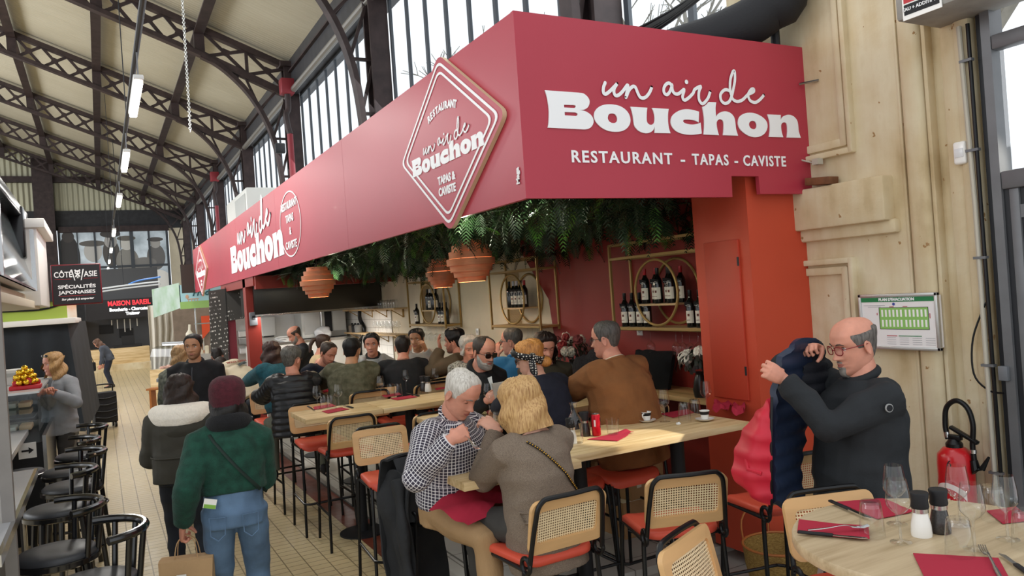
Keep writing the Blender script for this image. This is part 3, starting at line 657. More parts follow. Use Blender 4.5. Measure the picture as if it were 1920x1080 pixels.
mill((2.763,7.013,1.081), True, 'salt mill on the laid table behind the plaid man'); mill((2.747,7.100,1.081), False, 'pepper mill on the laid table behind the plaid man')
# can, carafe, cups, plate
t = thing('drink_can', 'slim red drinks can on the near table', 'can', (2.624,3.931,1.081)); bm = nb()
lathe(bm, [(0, 0), (.022, 0), (.0275, .008), (.0275, .122), (.024, .132)], 26, caps=True); b = obj('body', bm, mat('red_can', 'c4162a', .3, .4), t, 40)
bm = nb(); lathe(bm, [(.024, .132), (.0243, .134), (.0225, .134), (.022, .131), (0, .131)], 26); bx(bm, (.004, 0, .1325), (.016, .01, .001)); obj('lid', bm, m_steelp, t)
bm = nb(); tube(bm, smooth_path([(.0278 * math.sin(a), -.0278 * math.cos(a), z) for a, z in ((.7, .085), (.5, .1), (.62, .11), (.8, .095), (.6, .07), (.4, .06), (.55, .05), (.75, .06))], 5), .0016, 6); obj('script_stroke', bm, mat('dark_script', '3a0d12', .5), t)
bm = nb(); prism(bm, [(-.008, .09), (.003, .09), (.003, .13), (-.008, .13)], .0006, (-.0195, -.0205, -.03), (.72, -.7, 0), (0, 0, 1)); obj('label', bm, mat('can_label', 'e9d9d6', .5), t)
t = thing('carafe', 'glass water carafe behind the tweed shoulder', 'carafe', (2.42, 3.85, ZT)); bm = nb()
pr = [(0, 0), (.042, 0), (.046, .01), (.044, .03), (.046, .04), (.044, .055), (.046, .07), (.044, .09), (.046, .11), (.042, .14), (.028, .165), (.018, .18), (.017, .215), (.024, .235), (.026, .237)]
lathe(bm, pr, 30, caps=False); obj('glass', bm, m_glass, t, 60)
def cup(p, rot, label):
    t = thing('coffee_cup', label, 'cup', p, rot, 'coffee cups'); bm = nb(); bm2 = nb()
    t.location.z += .0105
    lathe(bm, [(0, 0), (.02, 0), (.023, .004), (.026, .03), (.033, .056), (.0315, .056), (.0245, .03), (.021, .008), (0, .006)], 26); obj('bowl', bm, m_porc, t, 60)
    bm = nb(); lathe(bm, [(.0262, .031), (.0322, .0515), (.0326, .0515), (.0266, .0308)], 26, caps=False); obj('band', bm, m_blackm, t, 60)
    bm = nb(); tube(bm, smooth_path([(-.029, 0, .046), (-.045, 0, .046), (-.047, 0, .03), (-.037, 0, .02), (-.0245, 0, .016)], 4), .0042, 8); obj('handle', bm, m_porc, t)
    bm = nb(); lathe(bm, [(0, .046), (.0285, .046), (.0285, .0455), (0, .0455)], 20); obj('coffee', bm, mat('coffee', '2a140a', .2), t)
    s = thing('saucer', label.replace('coffee cup', 'saucer under the coffee cup'), 'saucer', p, 0, 'saucers'); bm = nb()
    lathe(bm, [(0, 0), (.03, 0), (.058, .013), (.06, .0155), (.057, .0155), (.03, .0045), (0, .004)], 32); obj('dish', bm, m_porc, s, 60)
cup((3.111,4.061,1.081), R(20), 'left coffee cup beside the upright tumbler'); cup((3.373,3.800,1.081), R(200), 'right coffee cup by the crumpled napkins')
def napkin(pts, label, lift=0, crumple=0, cat='napkin', z=ZT):
    """napkin from its corner points on the table"""
    P = [Vector((p[0], p[1], z + .001)) for p in pts]; cx = sum(P, Vector()) / len(P)
    t = tag(bpy.data.objects.new('napkin', None), label, cat, 'red napkins'); bpy.data.objects.remove(t)
    bm = nb(); n_ = 8
    if len(P) == 3: P.append(P[2].copy())
    g = [[None] * (n_ + 1) for _ in range(n_ + 1)]
    for i in range(n_ + 1):
        for j in range(n_ + 1):
            u, v = i / n_, j / n_
            q = P[0] * (1 - u) * (1 - v) + P[1] * u * (1 - v) + P[2] * u * v + P[3] * (1 - u) * v
            q = q + Vector((0, 0, .0015 + lift * (noise.noise(q * 22) + .6) * (1 if crumple else max(0, u - .55) * 2)))
            if crumple: q += Vector((noise.noise(q * 40), noise.noise(q * 40 + V(9, 0, 0)), 0)) * crumple
            g[i][j] = bm.verts.new(q - cx)
    for i in range(n_):
        for j in range(n_): 
            try: bm.faces.new((g[i][j], g[i + 1][j], g[i + 1][j + 1], g[i][j + 1]))
            except ValueError: pass
    for f in bmesh.ops.extrude_face_region(bm, geom=list(bm.faces))['geom']:
        if isinstance(f, bmesh.types.BMVert): f.co.z += .0025
    bmesh.ops.remove_doubles(bm, verts=bm.verts, dist=1e-5)
    o = obj('napkin', bm, m_nap, None, 30); o.location = cx; tag(o, label, cat, 'red napkins'); return o
napkin(((2.222,2.035,1.080), (2.322,1.817,1.080), (2.214,1.732,1.080), (2.107,1.941,1.080)), 'red napkin on the left of the round table under a knife and fork', .012)
napkin(((2.496,2.093,1.080), (2.656,2.006,1.080), (2.588,1.831,1.080), (2.428,1.861,1.080)), 'red napkin at the back of the round table with a black handled knife', .006)
napkin(((2.211,1.575,1.080), (2.360,1.397,1.080), (2.215,1.281,1.080), (2.054,1.430,1.080)), 'red napkin at the front edge of the round table')
napkin(((2.780,1.676,1.080), (2.893,1.636,1.080), (2.783,1.523,1.080), (2.682,1.565,1.080)), 'red napkin at the right of the round table', .004)
napkin(((2.512,3.869,1.080), (2.792,3.892,1.080), (2.825,3.828,1.080), (2.608,3.695,1.080)), 'triangular folded red napkin in front of the red can', .02)
napkin(((3.347,4.216,1.080), (3.593,4.214,1.080), (3.519,4.065,1.080), (3.309,4.036,1.080)), 'red napkin under the wine glass between the coffee cups')
napkin(((3.538,3.909,1.080), (3.798,4.167,1.080), (3.875,4.064,1.080), (3.600,3.830,1.080)), 'crumpled red napkin right of the coffee cups', .05, .012)
napkin(((3.601,3.797,1.080), (3.827,4.015,1.080), (3.877,3.949,1.080), (3.649,3.736,1.080)), 'crumpled red napkin at the end of the near table', .05, .012)
for a, b, c, d, l in (((1.635,6.971,1.080), (1.817,7.020,1.080), (1.806,6.837,1.080), (1.602,6.782,1.080), 'red napkin under the upturned tumblers at the aisle end'), ((1.623,6.623,1.080), (1.813,6.688,1.080), (1.836,6.521,1.080), (1.631,6.443,1.080), 'red napkin beside the knife at the aisle end of the laid table'), ((2.341,7.156,1.080), (2.525,7.187,1.080), (2.486,7.004,1.080), (2.310,6.971,1.080), 'red napkin under the upturned tumblers before the black jumper'), ((2.316,6.852,1.080), (2.531,6.880,1.080), (2.533,6.706,1.080), (2.326,6.677,1.080), 'red napkin with a knife before the black jumper'), ((2.888,7.154,1.080), (3.010,7.169,1.080), (2.968,7.031,1.080), (2.848,7.017,1.080), 'red napkin at the wall end of the laid table'), ((2.585,5.377,1.080), (2.755,5.480,1.080), (2.663,5.276,1.080), (2.513,5.204,1.080), 'red napkin with a fork before the man in sunglasses'), ((2.029,8.195,1.080), (2.118,8.272,1.080), (2.077,8.054,1.080), (1.991,7.982,1.080), 'red napkin on the table behind the quilted gilet')):
    napkin((a, b, c, d), l)
def knife(a, b, label, z=ZT + .004, w=1):
    a = Vector((a[0], a[1], z + .005)); b = Vector((b[0], b[1], z + .005)); L = (b - a).length; ang = math.atan2(b.y - a.y, b.x - a.x)
    t = thing('knife', label, 'knife', a, ang, 'table knives')
    bm = nb(); bx(bm, (L * .25, 0, 0), (L * .5, .016 * w, .009), None, .003); obj('handle', bm, m_blackm, t)
    bm = nb(); prism(bm, [(L * .5, -.007), (L * .9, -.008), (L, .004), (L * .97, .007), (L * .5, .006)], .0018, (0, 0, -.001), (1, 0, 0), (0, 1, 0)); obj('blade', bm, m_steelp, t)
def fork(a, b, label, z=ZT + .004):
    a = Vector((a[0], a[1], z + .003)); b = Vector((b[0], b[1], z + .003)); L = (b - a).length; ang = math.atan2(b.y - a.y, b.x - a.x)
    t = thing('fork', label, 'fork', a, ang, 'table forks'); bm = nb()
    P = [(0, 0, 0), (L * .3, 0, .004), (L * .6, 0, .012), (L * .72, 0, .006), (L * .8, 0, .004)]; tube(bm, smooth_path(P, 4), [.006] * 5 + [.004] * 7 + [.009] * 5, 8, flat=.3, ref=(0, 0, 1)); obj('handle', bm, m_steelp, t)
    for k in (-1.5, -.5, .5, 1.5):
        bm = nb(); tube(bm, [(L * .78, k * .005, .004), (L * .9, k * .006, .003), (L, k * .006, .009)], .0018, 6); obj('tine', bm, m_steelp, t)
knife((2.095,1.928,1.080), (2.215,1.731,1.080), 'black handled knife on the left napkin of the round table', ZT + .006); fork((2.121,1.906,1.080), (2.290,1.791,1.080), 'fork on the left napkin of the round table', ZT + .014)
knife((2.473,2.104,1.080), (2.396,1.864,1.080), 'black handled knife at the back left of the round table', ZT + .006)
fork((2.188,1.288,1.080), (2.399,1.469,1.080), 'fork at the front of the round table', ZT + .005); knife((2.280,1.259,1.080), (2.390,1.408,1.080), 'knife at the front right of the round table')
knife((1.607,7.056,1.080), (1.586,6.714,1.080), 'knife at the aisle corner of the laid table', ZT + .002); knife((1.879,6.555,1.080), (1.861,6.860,1.080), 'knife right of the front red napkin at the aisle end', ZT + .002); knife((2.557,6.728,1.080), (2.560,7.074,1.080), 'knife on the red napkin before the black jumper'); fork((2.636,5.350,1.080), (2.722,5.653,1.080), 'fork on the napkin of the man in sunglasses')
knife((2.128,8.402,1.080), (2.030,8.335,1.080), 'knife on the table behind the quilted gilet', ZT + .002)
t = thing('sugar_wrapper', 'crumpled white sugar wrapper between glass and coffee cup', 'wrapper', (3.169,3.818,1.081)); bm = nb(); bmesh.ops.create_icosphere(bm, subdivisions=2, radius=.014)
for v in bm.verts: v.co *= 1 + .5 * noise.noise(v.co * 120); v.co.z = max(v.co.z * .7 + .009, 0)
obj('paper', bm, mat('white_paper', 'f0efec', .7), t, 20)
# lunch
t = thing('lunch_plate', 'dark plate of green salad in front of the plaid man', 'plate', (1.76, 3.90, ZT)); bm = nb(); lathe(bm, [(0, 0), (.07, 0), (.125, .018), (.122, .021), (.07, .006), (0, .005)], 36); obj('dish', bm, mat('dark_stoneware', '2e302b', .35), t, 60)
bm = nb(); rs = random.Random(3)
for i in range(110):
    a = rs.uniform(0, 6.28); r = .085 * math.sqrt(rs.random()); q = V(r * math.cos(a), r * math.sin(a), .015 + .03 * (1 - r / .09) + rs.uniform(0, .012)); s = rs.uniform(.012, .03)
    M = Matrix.Rotation(rs.uniform(0, 6.3), 3, 'Z') @ Matrix.Rotation(rs.uniform(-.9, .9), 3, 'X')
    bm.faces.new([bm.verts.new(q + M @ V(*p)) for p in ((-s, -s * .5, 0), (0, -s * .7, s * .4), (s, -s * .3, 0), (s * .8, s * .6, s * .3), (-.2 * s, s * .5, 0), (-s, s * .4, s * .3))])
s_ = obj('salad', bm, mat('salad_leaf', '8fb83f', .5, c2='4f8a26', vs=60), t, 10); s_['kind'] = 'stuff'
bm = nb()
for i in range(9): ell(bm, (rs.uniform(-.01, .07), rs.uniform(-.02, .06), .05 + rs.uniform(0, .012)), (.014, .008, .006), Matrix.Rotation(rs.uniform(0, 3), 3, 'Z'), 8, 6)
s_ = obj('chicken_pieces', bm, mat('golden_chicken', 'c98a4e', .5, var=.3, vs=60), t); s_['kind'] = 'stuff'
t = thing('sauce_tub', 'small clear tub of pale sauce beside the salad plate', 'tub', (1.63, 3.765, ZT)); bm = nb(); lathe(bm, [(0, 0), (.024, 0), (.031, .034), (.033, .034), (.0265, -.001 + .001), (0, .002)], 24); obj('tub', bm, m_glass, t, 60)
bm = nb(); lathe(bm, [(0, .003), (.0235, .003), (.0285, .024), (0, .026)], 20); obj('sauce', bm, mat('pale_sauce', 'ece3c4', .4), t, 60)

# ---------------------------------------------------------------- wine racks, bottles, hanging glasses
m_brass = mat('gold_painted_tube', 'a88a52', .4, .35); m_shelf = mat('pale_shelf_board', 'c9a97a', .5)
m_mesh = mat('expanded_metal', 'a88a52', .45, .3); n = NB(m_mesh); x, y, z = n.sep(n.coord())
u_ = n.m('ADD', n.m('MULTIPLY', y, 60), n.m('MULTIPLY', z, 40)); v_ = n.m('SUBTRACT', n.m('MULTIPLY', y, 60), n.m('MULTIPLY', z, 40))
k_ = n.m('MAXIMUM', n.m('GREATER_THAN', n.m('FRACT', u_), .74), n.m('GREATER_THAN', n.m('FRACT', v_), .74)); n.L.new(k_, n.b.inputs['Alpha'])
def rack(y0, y1, yc, label, mesh=False):
    t = thing('wine_rack', label, 'rack', (4.27, (y0 + y1) / 2, 1.58), 0, 'gold tube wine racks'); yo = (y0 + y1) / 2
    a, b = y0 - yo, y1 - yo; c = yc - yo; Z = lambda z: z - 1.58
    bm = nb(); q = .011
    for x in (-.12, .11):
        for y in (a, b): bx(bm, (x, y, Z(1.95)), (q * 2, q * 2, .8))
        for z in (1.59, 2.22, 2.345): bx(bm, (x, 0, Z(z)), (q * 2, b - a, q * 2))
    for y in (a, b):
        for z in (1.59, 2.22, 2.345): bx(bm, (-.005, y, Z(z)), (.23, q * 2, q * 2))
    obj('frame', bm, m_brass, t)
    for x in (-.12, .11):
        bm = nb(); tube(bm, [(x, c + .28 * math.cos(i * .19635), Z(1.9) + .28 * math.sin(i * .19635)) for i in range(32)], .012, 8, True); obj('ring', bm, m_brass, t)
    bm = nb(); box2(bm, (-.13, a, Z(1.578)), (.12, b, Z(1.602))); obj('shelf', bm, m_shelf, t)
    bm = nb(); box2(bm, (-.12, c - .25, Z(1.788)), (.11, c + .25, Z(1.805))); obj('shelf', bm, m_shelf, t)
    for s in (-.04, .03, .08):
        pass
    bm = nb(); [tube(bm, [(x, a, Z(1.572)), (x, b, Z(1.572))], .003, 6) for x in (-.1, -.06, -.02, .02)]; obj('glass_rail', bm, m_brass, t)
    if mesh:
        bm = nb(); box2(bm, (.112, b - .32, Z(1.6)), (.114, b, Z(2.22))); obj('mesh_panel', bm, m_mesh, t)
rack(4.32, 5.8, 5.17, 'large gold tube wine rack on the red wall by the orange box'); rack(7.14, 8.3, 7.75, 'gold tube wine rack where cream wall turns red', True); rack(9.72, 11.1, 10.32, 'gold tube wine rack on the cream wall, farthest of the three', True)
m_btl = mat('dark_bottle_glass', '0c0f0c', .12, coat=.6); m_lab = mat('bottle_label', 'e6dfcf', .6); m_caps = {k: mat('capsule_' + k, c, .35) for k, c in (('black', '151515'), ('red', 'a51a22'), ('silver', 'c8c8cc'))}
def bottle_proto(cap, lab=True, tagged=True, h=1):
    t = thing('wine_bottle', 'x', 'bottle'); bm = nb(); lathe(bm, [(0, 0), (.036, 0), (.0375, .006), (.0375, .185), (.034, .205), (.018, .235), (.0145, .25), (.0145, .30), (0, .30)], 20); obj('body', bm, m_btl, t, 50)
    bm = nb(); lathe(bm, [(.0152, .248), (.0158, .249), (.0158, .302), (0, .303)], 16); obj('capsule', bm, m_caps[cap], t, 50)
    if lab:
        bm = nb(); rg = []
        for z in (.035, .135): rg.append([bm.verts.new((-.0382 * math.cos(a), .0382 * math.sin(a), z)) for a in [i * .22 - 1.1 for i in range(11)]])
        for i in range(10): bm.faces.new((rg[0][i], rg[0][i + 1], rg[1][i + 1], rg[1][i]))
        l_ = obj('label', bm, m_lab, t); bm = nb(); bx(bm, (-.0388, 0, .1), (.0008, .018, .02)); bx(bm, (-.0385, .003, .06), (.0008, .03, .004)); obj('label_print', bm, mat('label_print', '6b3a2f', .6), l_)
    if tagged:
        bm = nb(); bx(bm, (-.036, 0, .185), (.004, .062, .045), Matrix.Rotation(-.42, 3, 'Y') @ Matrix.Rotation(.25, 3, 'X')); g = obj('neck_tag', bm, m_blackm, t)
        bm = nb()
        for i in range(3): bx(bm, (-.0425 + i * .0045, .004 * (i - 1), .174 + .011 * i), (.002, .05, .0025), Matrix.Rotation(.25, 3, 'X'))
        obj('chalk_writing', bm, mat('chalk_white', 'dcdcd6', .9), g)
    return t
BP = {'k': bottle_proto('black'), 'r': bottle_proto('red'), 's': bottle_proto('silver'), 'p': bottle_proto('black', False, False)}; bused = set()
def bottle(kind, x, y, z, label, group, rot=0, sc=None):
    t = BP[kind]
    if kind in bused: return dup(t, (x, y, z), rot, label, group, sc)
    bused.add(kind); t.location = (x, y, z); t.rotation_euler = (0, 0, rot); t['label'] = label; t['group'] = group
    if sc: t.scale = sc if isinstance(sc, tuple) else (sc,) * 3
LB3 = 'bottles on the large wine rack'
o3 = ['first', 'second', 'third', 'fourth']
for i, y in enumerate((5.70, 5.59, 5.48, 5.38)): bottle('kkkr'[i], 4.21, y, 1.603, o3[i] + ' labelled wine bottle from the left on the bottom shelf of the large rack', LB3, .3)
for i, y in enumerate((4.83, 4.72, 4.56, 4.46)): bottle('k', 4.22, y, 1.603, o3[i] + ' wine bottle right of the rings on the bottom shelf of the large rack', LB3, .3)
for i, (y, k) in enumerate(((5.37, 'r'), (5.29, 'r'), (5.2, 'k'), (5.12, 'k'), (5.03, 'k'), (4.96, 'r'))): bottle(k, 4.2 + .05 * (i % 2), y, 1.806, ['far left', 'second', 'third', 'fourth', 'fifth', 'far right'][i] + ' wine bottle inside the rings of the large rack', LB3, .3)
LB2 = 'bottles on the middle wine rack'
for i, (y, k) in enumerate(((7.93, 'p'), (7.83, 's'), (7.75, 's'), (7.66, 'k'), (7.57, 'r'))): bottle(k, 4.22, y, 1.806, ['leftmost', 'second', 'middle', 'fourth', 'rightmost'][i] + ' wine bottle inside the rings of the middle rack', LB2, .4)
LB1 = 'bottles on the far wine rack'
for i, (y, k, z) in enumerate(((10.48, 'p', 1.806), (10.38, 's', 1.806), (10.28, 'p', 1.806), (10.16, 'k', 1.806), (10.95, 'k', 1.603), (10.05, 'k', 1.603), (9.93, 'k', 1.603), (9.83, 'p', 1.603))): bottle(k, 4.22, y, z, 'wine bottle %s of the far rack' % ('inside the rings, number %s from the left,' % ('one', 'two', 'three', 'four')[i] if i < 4 else ('at the left end', 'first right of the rings', 'second right of the rings', 'at the right end')[i - 4]), LB1, .5)
def hang_proto():
    t = thing('wine_glass', 'x', 'wine glass'); bm = nb(); lathe(bm, [(.034, 0), (.034, -.002), (.012, -.006), (.0042, -.012), (.0038, -.085), (.007, -.093), (.022, -.104), (.036, -.122), (.0385, -.135), (.036, -.165), (.03, -.205)], 22, caps=False); obj('glass', bm, m_glass, t, 60); return t
hp = hang_proto(); hp_used = []
def hang(x, y, label, g):
    if not hp_used: hp_used.append(1); hp.location = (x, y, 1.568); hp['label'] = label; hp['group'] = g
    else: dup(hp, (x, y, 1.568), 0, label, g)
for i, y in enumerate((5.39, 5.05, 4.97, 4.88, 4.78, 4.68)): hang(4.23, y, ['lone wine glass hanging under the left of the large rack', 'first of five wine glasses hanging together under the large rack', 'second of five wine glasses hanging together under the large rack', 'third of five wine glasses hanging together under the large rack', 'fourth of five wine glasses hanging together under the large rack', 'last of five wine glasses hanging together under the large rack'][i], 'wine glasses hanging under the large rack')
for i in range(4): hang(4.23, 7.25 + .11 * i, 'wine glass hanging under the middle wine rack', 'wine glasses hanging under the middle rack')
for i in range(10): hang(4.23 - .06 * (i % 2), 9.8 + .11 * i, 'wine glass hanging in the close row under the far wine rack', 'wine glasses hanging under the far rack')
# ---------------------------------------------------------------- bar shelves on the cream wall
for z, lab in ((1.83, 'upper bar shelf with bottles and tumblers on the cream wall'), (1.40, 'lower bar shelf crowded with wine glasses on the cream wall')):
    t = thing('bar_shelf', lab, 'shelf', (4.28, 13.2, z)); bm = nb(); box2(bm, (-.14, -1.45, 0), (.115, 1.5, .025)); obj('board', bm, m_shelf, t)
    for y in (-1.2, -.4, .4, 1.2):
        bm = nb(); box2(bm, (.09, y - .01, -.14), (.115, y + .01, 0)); tube(bm, [(.1, y, -.13), (-.1, y, -.005)], .008, 6); obj('bracket', bm, m_brass, t)
for i in range(7): put(tb0, (4.24, 11.95 + .13 * i, 1.856), 'tumbler in the row on the upper bar shelf', 'tumblers on the upper bar shelf', 0, 1.15)
for i in range(6): put(tb0, (4.23, 9.98 + .13 * i + .2, 2.232), 'tumbler on top of the far wine rack', 'tumblers on the far wine rack', 0, 1.0)
for i in range(12): put(wg0, (4.2 + .09 * (i % 2), 11.9 + .105 * i, 1.426), 'wine glass standing in the crowd on the lower bar shelf', 'wine glasses on the lower bar shelf')
m_amb = mat('amber_spirit', '8a4a16', .15, coat=.5); m_clr = mat('pale_spirit', 'c9b784', .15, coat=.5)
for i, (y, h, m_) in enumerate(((13.9, 1.15, m_clr), (13.72, .85, m_amb), (13.58, .95, m_amb), (13.45, .8, m_clr))):
    t = thing('spirit_bottle', ['tall pale spirit bottle, leftmost of four on the upper bar shelf', 'short amber spirit bottle, second of four on the upper bar shelf', 'amber spirit bottle with a dark cap, third of four on the shelf', 'short pale spirit bottle, rightmost of four on the upper shelf'][i], 'bottle', (4.26, y, 1.855), 0, 'spirits on the upper bar shelf')
    bm = nb(); lathe(bm, [(0, 0), (.04, 0), (.04, .16 * h), (.015, .2 * h), (.013, .25 * h), (0, .25 * h)], 16); obj('body', bm, m_, t, 50); bm = nb(); lathe(bm, [(0, .25 * h), (.017, .25 * h), (.017, .29 * h), (0, .29 * h)], 12); obj('cap', bm, m_blackm, t)
t = thing('ice_bucket', 'steel bucket holding a black bag on the upper bar shelf', 'bucket', (4.26, 13.15, 1.855)); bm = nb(); lathe(bm, [(0, 0), (.075, 0), (.09, .16), (.085, .16), (.07, .01), (0, .01)], 20); obj('bucket', bm, m_steelp, t); bm = nb(); ell(bm, (0, .02, .24), (.06, .07, .15)); obj('black_bag', bm, m_blackm, t)
for i, (y, s) in enumerate(((14.5, 1), (14.36, .9), (14.22, 1.05))):
    t = thing('cup_stack', ['left', 'middle', 'right'][i] + ' stack of small cups at the kitchen end of the upper bar shelf', 'cups', (4.25, y, 1.855), 0, 'stacked cups'); bm = nb()
    lathe(bm, [(0, 0), (.03, 0), (.04, .05), (.03, .05), (.04, .1), (.03, .1), (.04, .15 * s), (0, .15 * s)], 16); obj('cups', bm, m_porc, t, 20)
for i, (y, c) in enumerate(((14.5, '6f6455'), (14.3, '1c1c1e'), (14.1, '8b8b88'))):
    t = thing('storage_jar', ['brown', 'black', 'grey'][i] + ' jar at the kitchen end of the lower bar shelf', 'jar', (4.25, y, 1.425), 0, 'jars on the lower bar shelf'); bm = nb(); lathe(bm, [(0, 0), (.07, 0), (.075, .12), (.06, .14), (0, .14)], 18); obj('jar', bm, mat('jar%d' % i, c, .4), t); bm = nb(); lathe(bm, [(0, .14), (.03, .14), (.02, .17), (0, .17)], 12); obj('lid', bm, m_blackm, t)
# ---------------------------------------------------------------- pendants
m_ven = mat('terracotta_veneer', 'bb7650', .55, var=.12, vs=30, stretch=(.3, .3, 4))
def pendant(p, label, s=1):
    t = thing('pendant_lamp', label, 'lamp', p, 0, 'stacked ring pendant lamps'); t.scale = (s, s, s)
    prs = [(.122, .165, .122), (.156, .12, .156), (.184, .068, .182), (.206, .008, .202), (.182, -.045, .176), (.154, -.09, .148), (.124, -.13, .118)]
    for r, z, r2 in prs:
        bm = nb(); h = .056; lathe(bm, [(r, z + h / 2), (r2, z - h / 2), (r2 - .006, z - h / 2), (r - .02, z + h / 2), (r, z + h / 2)], 40, caps=False); obj('veneer_ring', bm, m_ven, t, 40)
    bm = nb(); tube(bm, [(0, 0, .05), (0, 0, (2.86 - p[2]) / s)], .004, 6); obj('cord', bm, m_black, t)
    bm = nb(); ell(bm, (0, 0, -.02), (.03, .03, .04)); obj('bulb', bm, mat('warm_bulb', 'ffd9a0', .4, emit=6), t)
    lamp('pendant_glow', 'POINT', (p[0], p[1], p[2] - .13 * s), 9, (1, .8, .55), .05)
pendant((2.265,8.998,2.241), 'terracotta ring pendant lamp in front of the kitchen hood'); pendant((3.548,8.309,2.244), 'terracotta ring pendant lamp half hidden behind the nearest one', .95); pendant((2.996,6.336,2.278), 'nearest terracotta ring pendant lamp below the diamond board', 1.08)
# ---------------------------------------------------------------- hanging greenery
m_leaf = mat('artificial_leaf', '20381c', .55, c2='152414', vs=9); m_leafl = mat('light_leaf', '4f7d2c', .5, c2='33571f', vs=12)
rs = random.Random(11)
def greenery(name, N_, mt, seed, lo=0):
    rs = random.Random(seed); bm = nb()
    for i in range(N_):
        y = 4.02 + 8.3 * rs.random() ** 1.35; x = rs.uniform(2.42, 4.34)
        if x > 3.5 and y < 4.6: continue
        zb = 2.5 + .08 * noise.noise(V(x * 1.6, y * 1.6, 0)) - .12 * max(0, (x - 3.4)) - (0.05 if y > 8 else 0)
        z = rs.uniform(zb, zb + .3) + lo; yaw = rs.uniform(0, 6.283); pit = rs.uniform(-1.3, .25); L = rs.uniform(.12, .24); wd = rs.uniform(.05, .085)
        M = Matrix.Rotation(yaw, 3, 'Z') @ Matrix.Rotation(-pit, 3, 'Y'); k = 8; O = V(x, y, z)
        for j in range(k):
            u = .15 + .85 * j / (k - 1); st = V(L * u, 0, -.25 * L * u * u); l = wd * (1 - .55 * abs(u - .45) / .55) * 1.1
            for s in (-1, 1):
                e = st + V(l * .75, s * l * .8, -l * .25); w = .006
                P = [O + M @ q for q in (st + V(-w, 0, 0), st + (e - st) * .5 + V(-w * .9, 0, .006), e, st + (e - st) * .5 + V(w * 1.3, 0, .004), st + V(w, 0, 0))]
                bm.faces.new([bm.verts.new(q) for q in P])
    return obj(name, bm, mt, None, 0)
g_ = greenery('hanging_greenery', 2300, m_leaf, 5); tag(g_, 'dark green artificial palm foliage covering the restaurant ceiling', 'foliage', kind='stuff')
g_ = greenery('hanging_greenery', 260, m_leafl, 8, -.02); tag(g_, 'lighter green fronds mixed into the ceiling foliage', 'foliage', kind='stuff')
for p in ((2.192,4.950,2.479), (2.323,4.994,2.423), (2.079,7.280,2.499), (2.076,7.508,2.913), (2.570,4.520,2.543), (2.504,9.323,2.266), (2.230,6.745,2.572)):
    lamp('foliage_spot', 'POINT', (p[0] + .05, p[1] + .08, p[2] + .04), 7, (.95, 1, .75), .03)
# ---------------------------------------------------------------- kitchen
m_stain = mat('dark_stainless', '4a4844', .32, .9, var=.15, vs=1.2)
t = thing('extractor_hood', 'large dark stainless extractor hood over the kitchen', 'hood', (3.2, 13.5, 1.87)); bm = nb(); box2(bm, (-.97, -.45, 0), (1.18, .9, .9), .004); obj('canopy', bm, m_stain, t)
bm = nb(); box2(bm, (-.97, -.455, .0), (1.18, -.44, .03)); obj('rim', bm, m_steelp, t)
t = thing('towel_dispenser', 'white paper towel dispenser on the kitchen wall', 'dispenser', (2.873,15.580,1.639)); bm = nb(); vs = bx(bm, (0, -.06, 0), (.28, .16, .38), None, .03, 3); obj('case', bm, m_white, t); bm = nb(); bx(bm, (0, -.1, -.19), (.2, .06, .03), None, .01); obj('slot', bm, m_blackm, t)
p = (3.395,15.400,1.702)
t = thing('wall_oven', 'grey kitchen oven with black controls behind the chef', 'oven', (p[0] + .25, 15.25, 1.71)); bm = nb(); box2(bm, (-.25, -.3, -.35), (.62, .3, .35), .01); obj('body', bm, mat('oven_grey', 'bcbab4', .4, .5), t)
bm = nb(); box2(bm, (-.2, -.315, -.28), (.1, -.3, .28), .01); d_ = obj('door', bm, mat('oven_door', 'd8d6d0', .3), t); bm = nb(); tube(bm, [(.13, -.33, -.2), (.13, -.33, .2)], .012); obj('handle', bm, m_steelp, d_)
bm = nb(); box2(bm, (.2, -.315, -.25), (.34, -.3, .28)); obj('control_panel', bm, m_blackm, t)
bm = nb(); box2(bm, (.36, -.315, -.25), (.6, -.3, .28), .01); obj('side_door', bm, mat('oven_door2', 'c9c7c0', .35), t)
t = thing('kitchen_counter', 'white kitchen counter behind the chef', 'counter', (3.3, 14.9, .06)); bm = nb(); box2(bm, (-.9, -.35, 0), (1.0, .4, 1.25), .005); obj('cabinet', bm, m_white, t); bm = nb(); box2(bm, (-.92, -.38, 1.25), (1.0, .4, 1.29)); obj('worktop', bm, m_steelp, t)
t = thing('plastic_bag', 'white plastic bag on the kitchen counter', 'bag', (3.75, 14.7, 1.35)); bm = nb(); bmesh.ops.create_icosphere(bm, subdivisions=3, radius=.16)
for v in bm.verts: v.co *= 1 + .35 * noise.noise(v.co * 9); v.co.z = v.co.z * .7 + .11; v.co.z = max(v.co.z, 0)
obj('bag', bm, mat('white_plastic', 'f4f4f4', .3), t, 50)
t = thing('paper_pile', 'messy pile of white paper on the kitchen counter', 'papers', (3.1, 14.65, 1.35)); bm = nb()
for i in range(9): bx(bm, (rs.uniform(-.1, .1), rs.uniform(-.06, .06), .006 + i * .012), (.3, .2, .01), Matrix.Rotation(rs.uniform(-.4, .4), 3, 'Z'))
obj('sheets', bm, mat('white_paper', 'f0efec', .7), t)
t = thing('power_cables', 'tangle of black cables hanging by the tiled wall', 'cables', (4.3, 14.1, 1.2))
for i in range(4):
    bm = nb(); tube(bm, smooth_path([(0, -.05 * i, .75), (-.04 + .03 * i, .04 * i, .5), (.03, -.06 * i, .25), (-.03 * i, .05, 0), (.02, .12, -.3)], 6), .011, 6); obj('cable', bm, m_black, t)
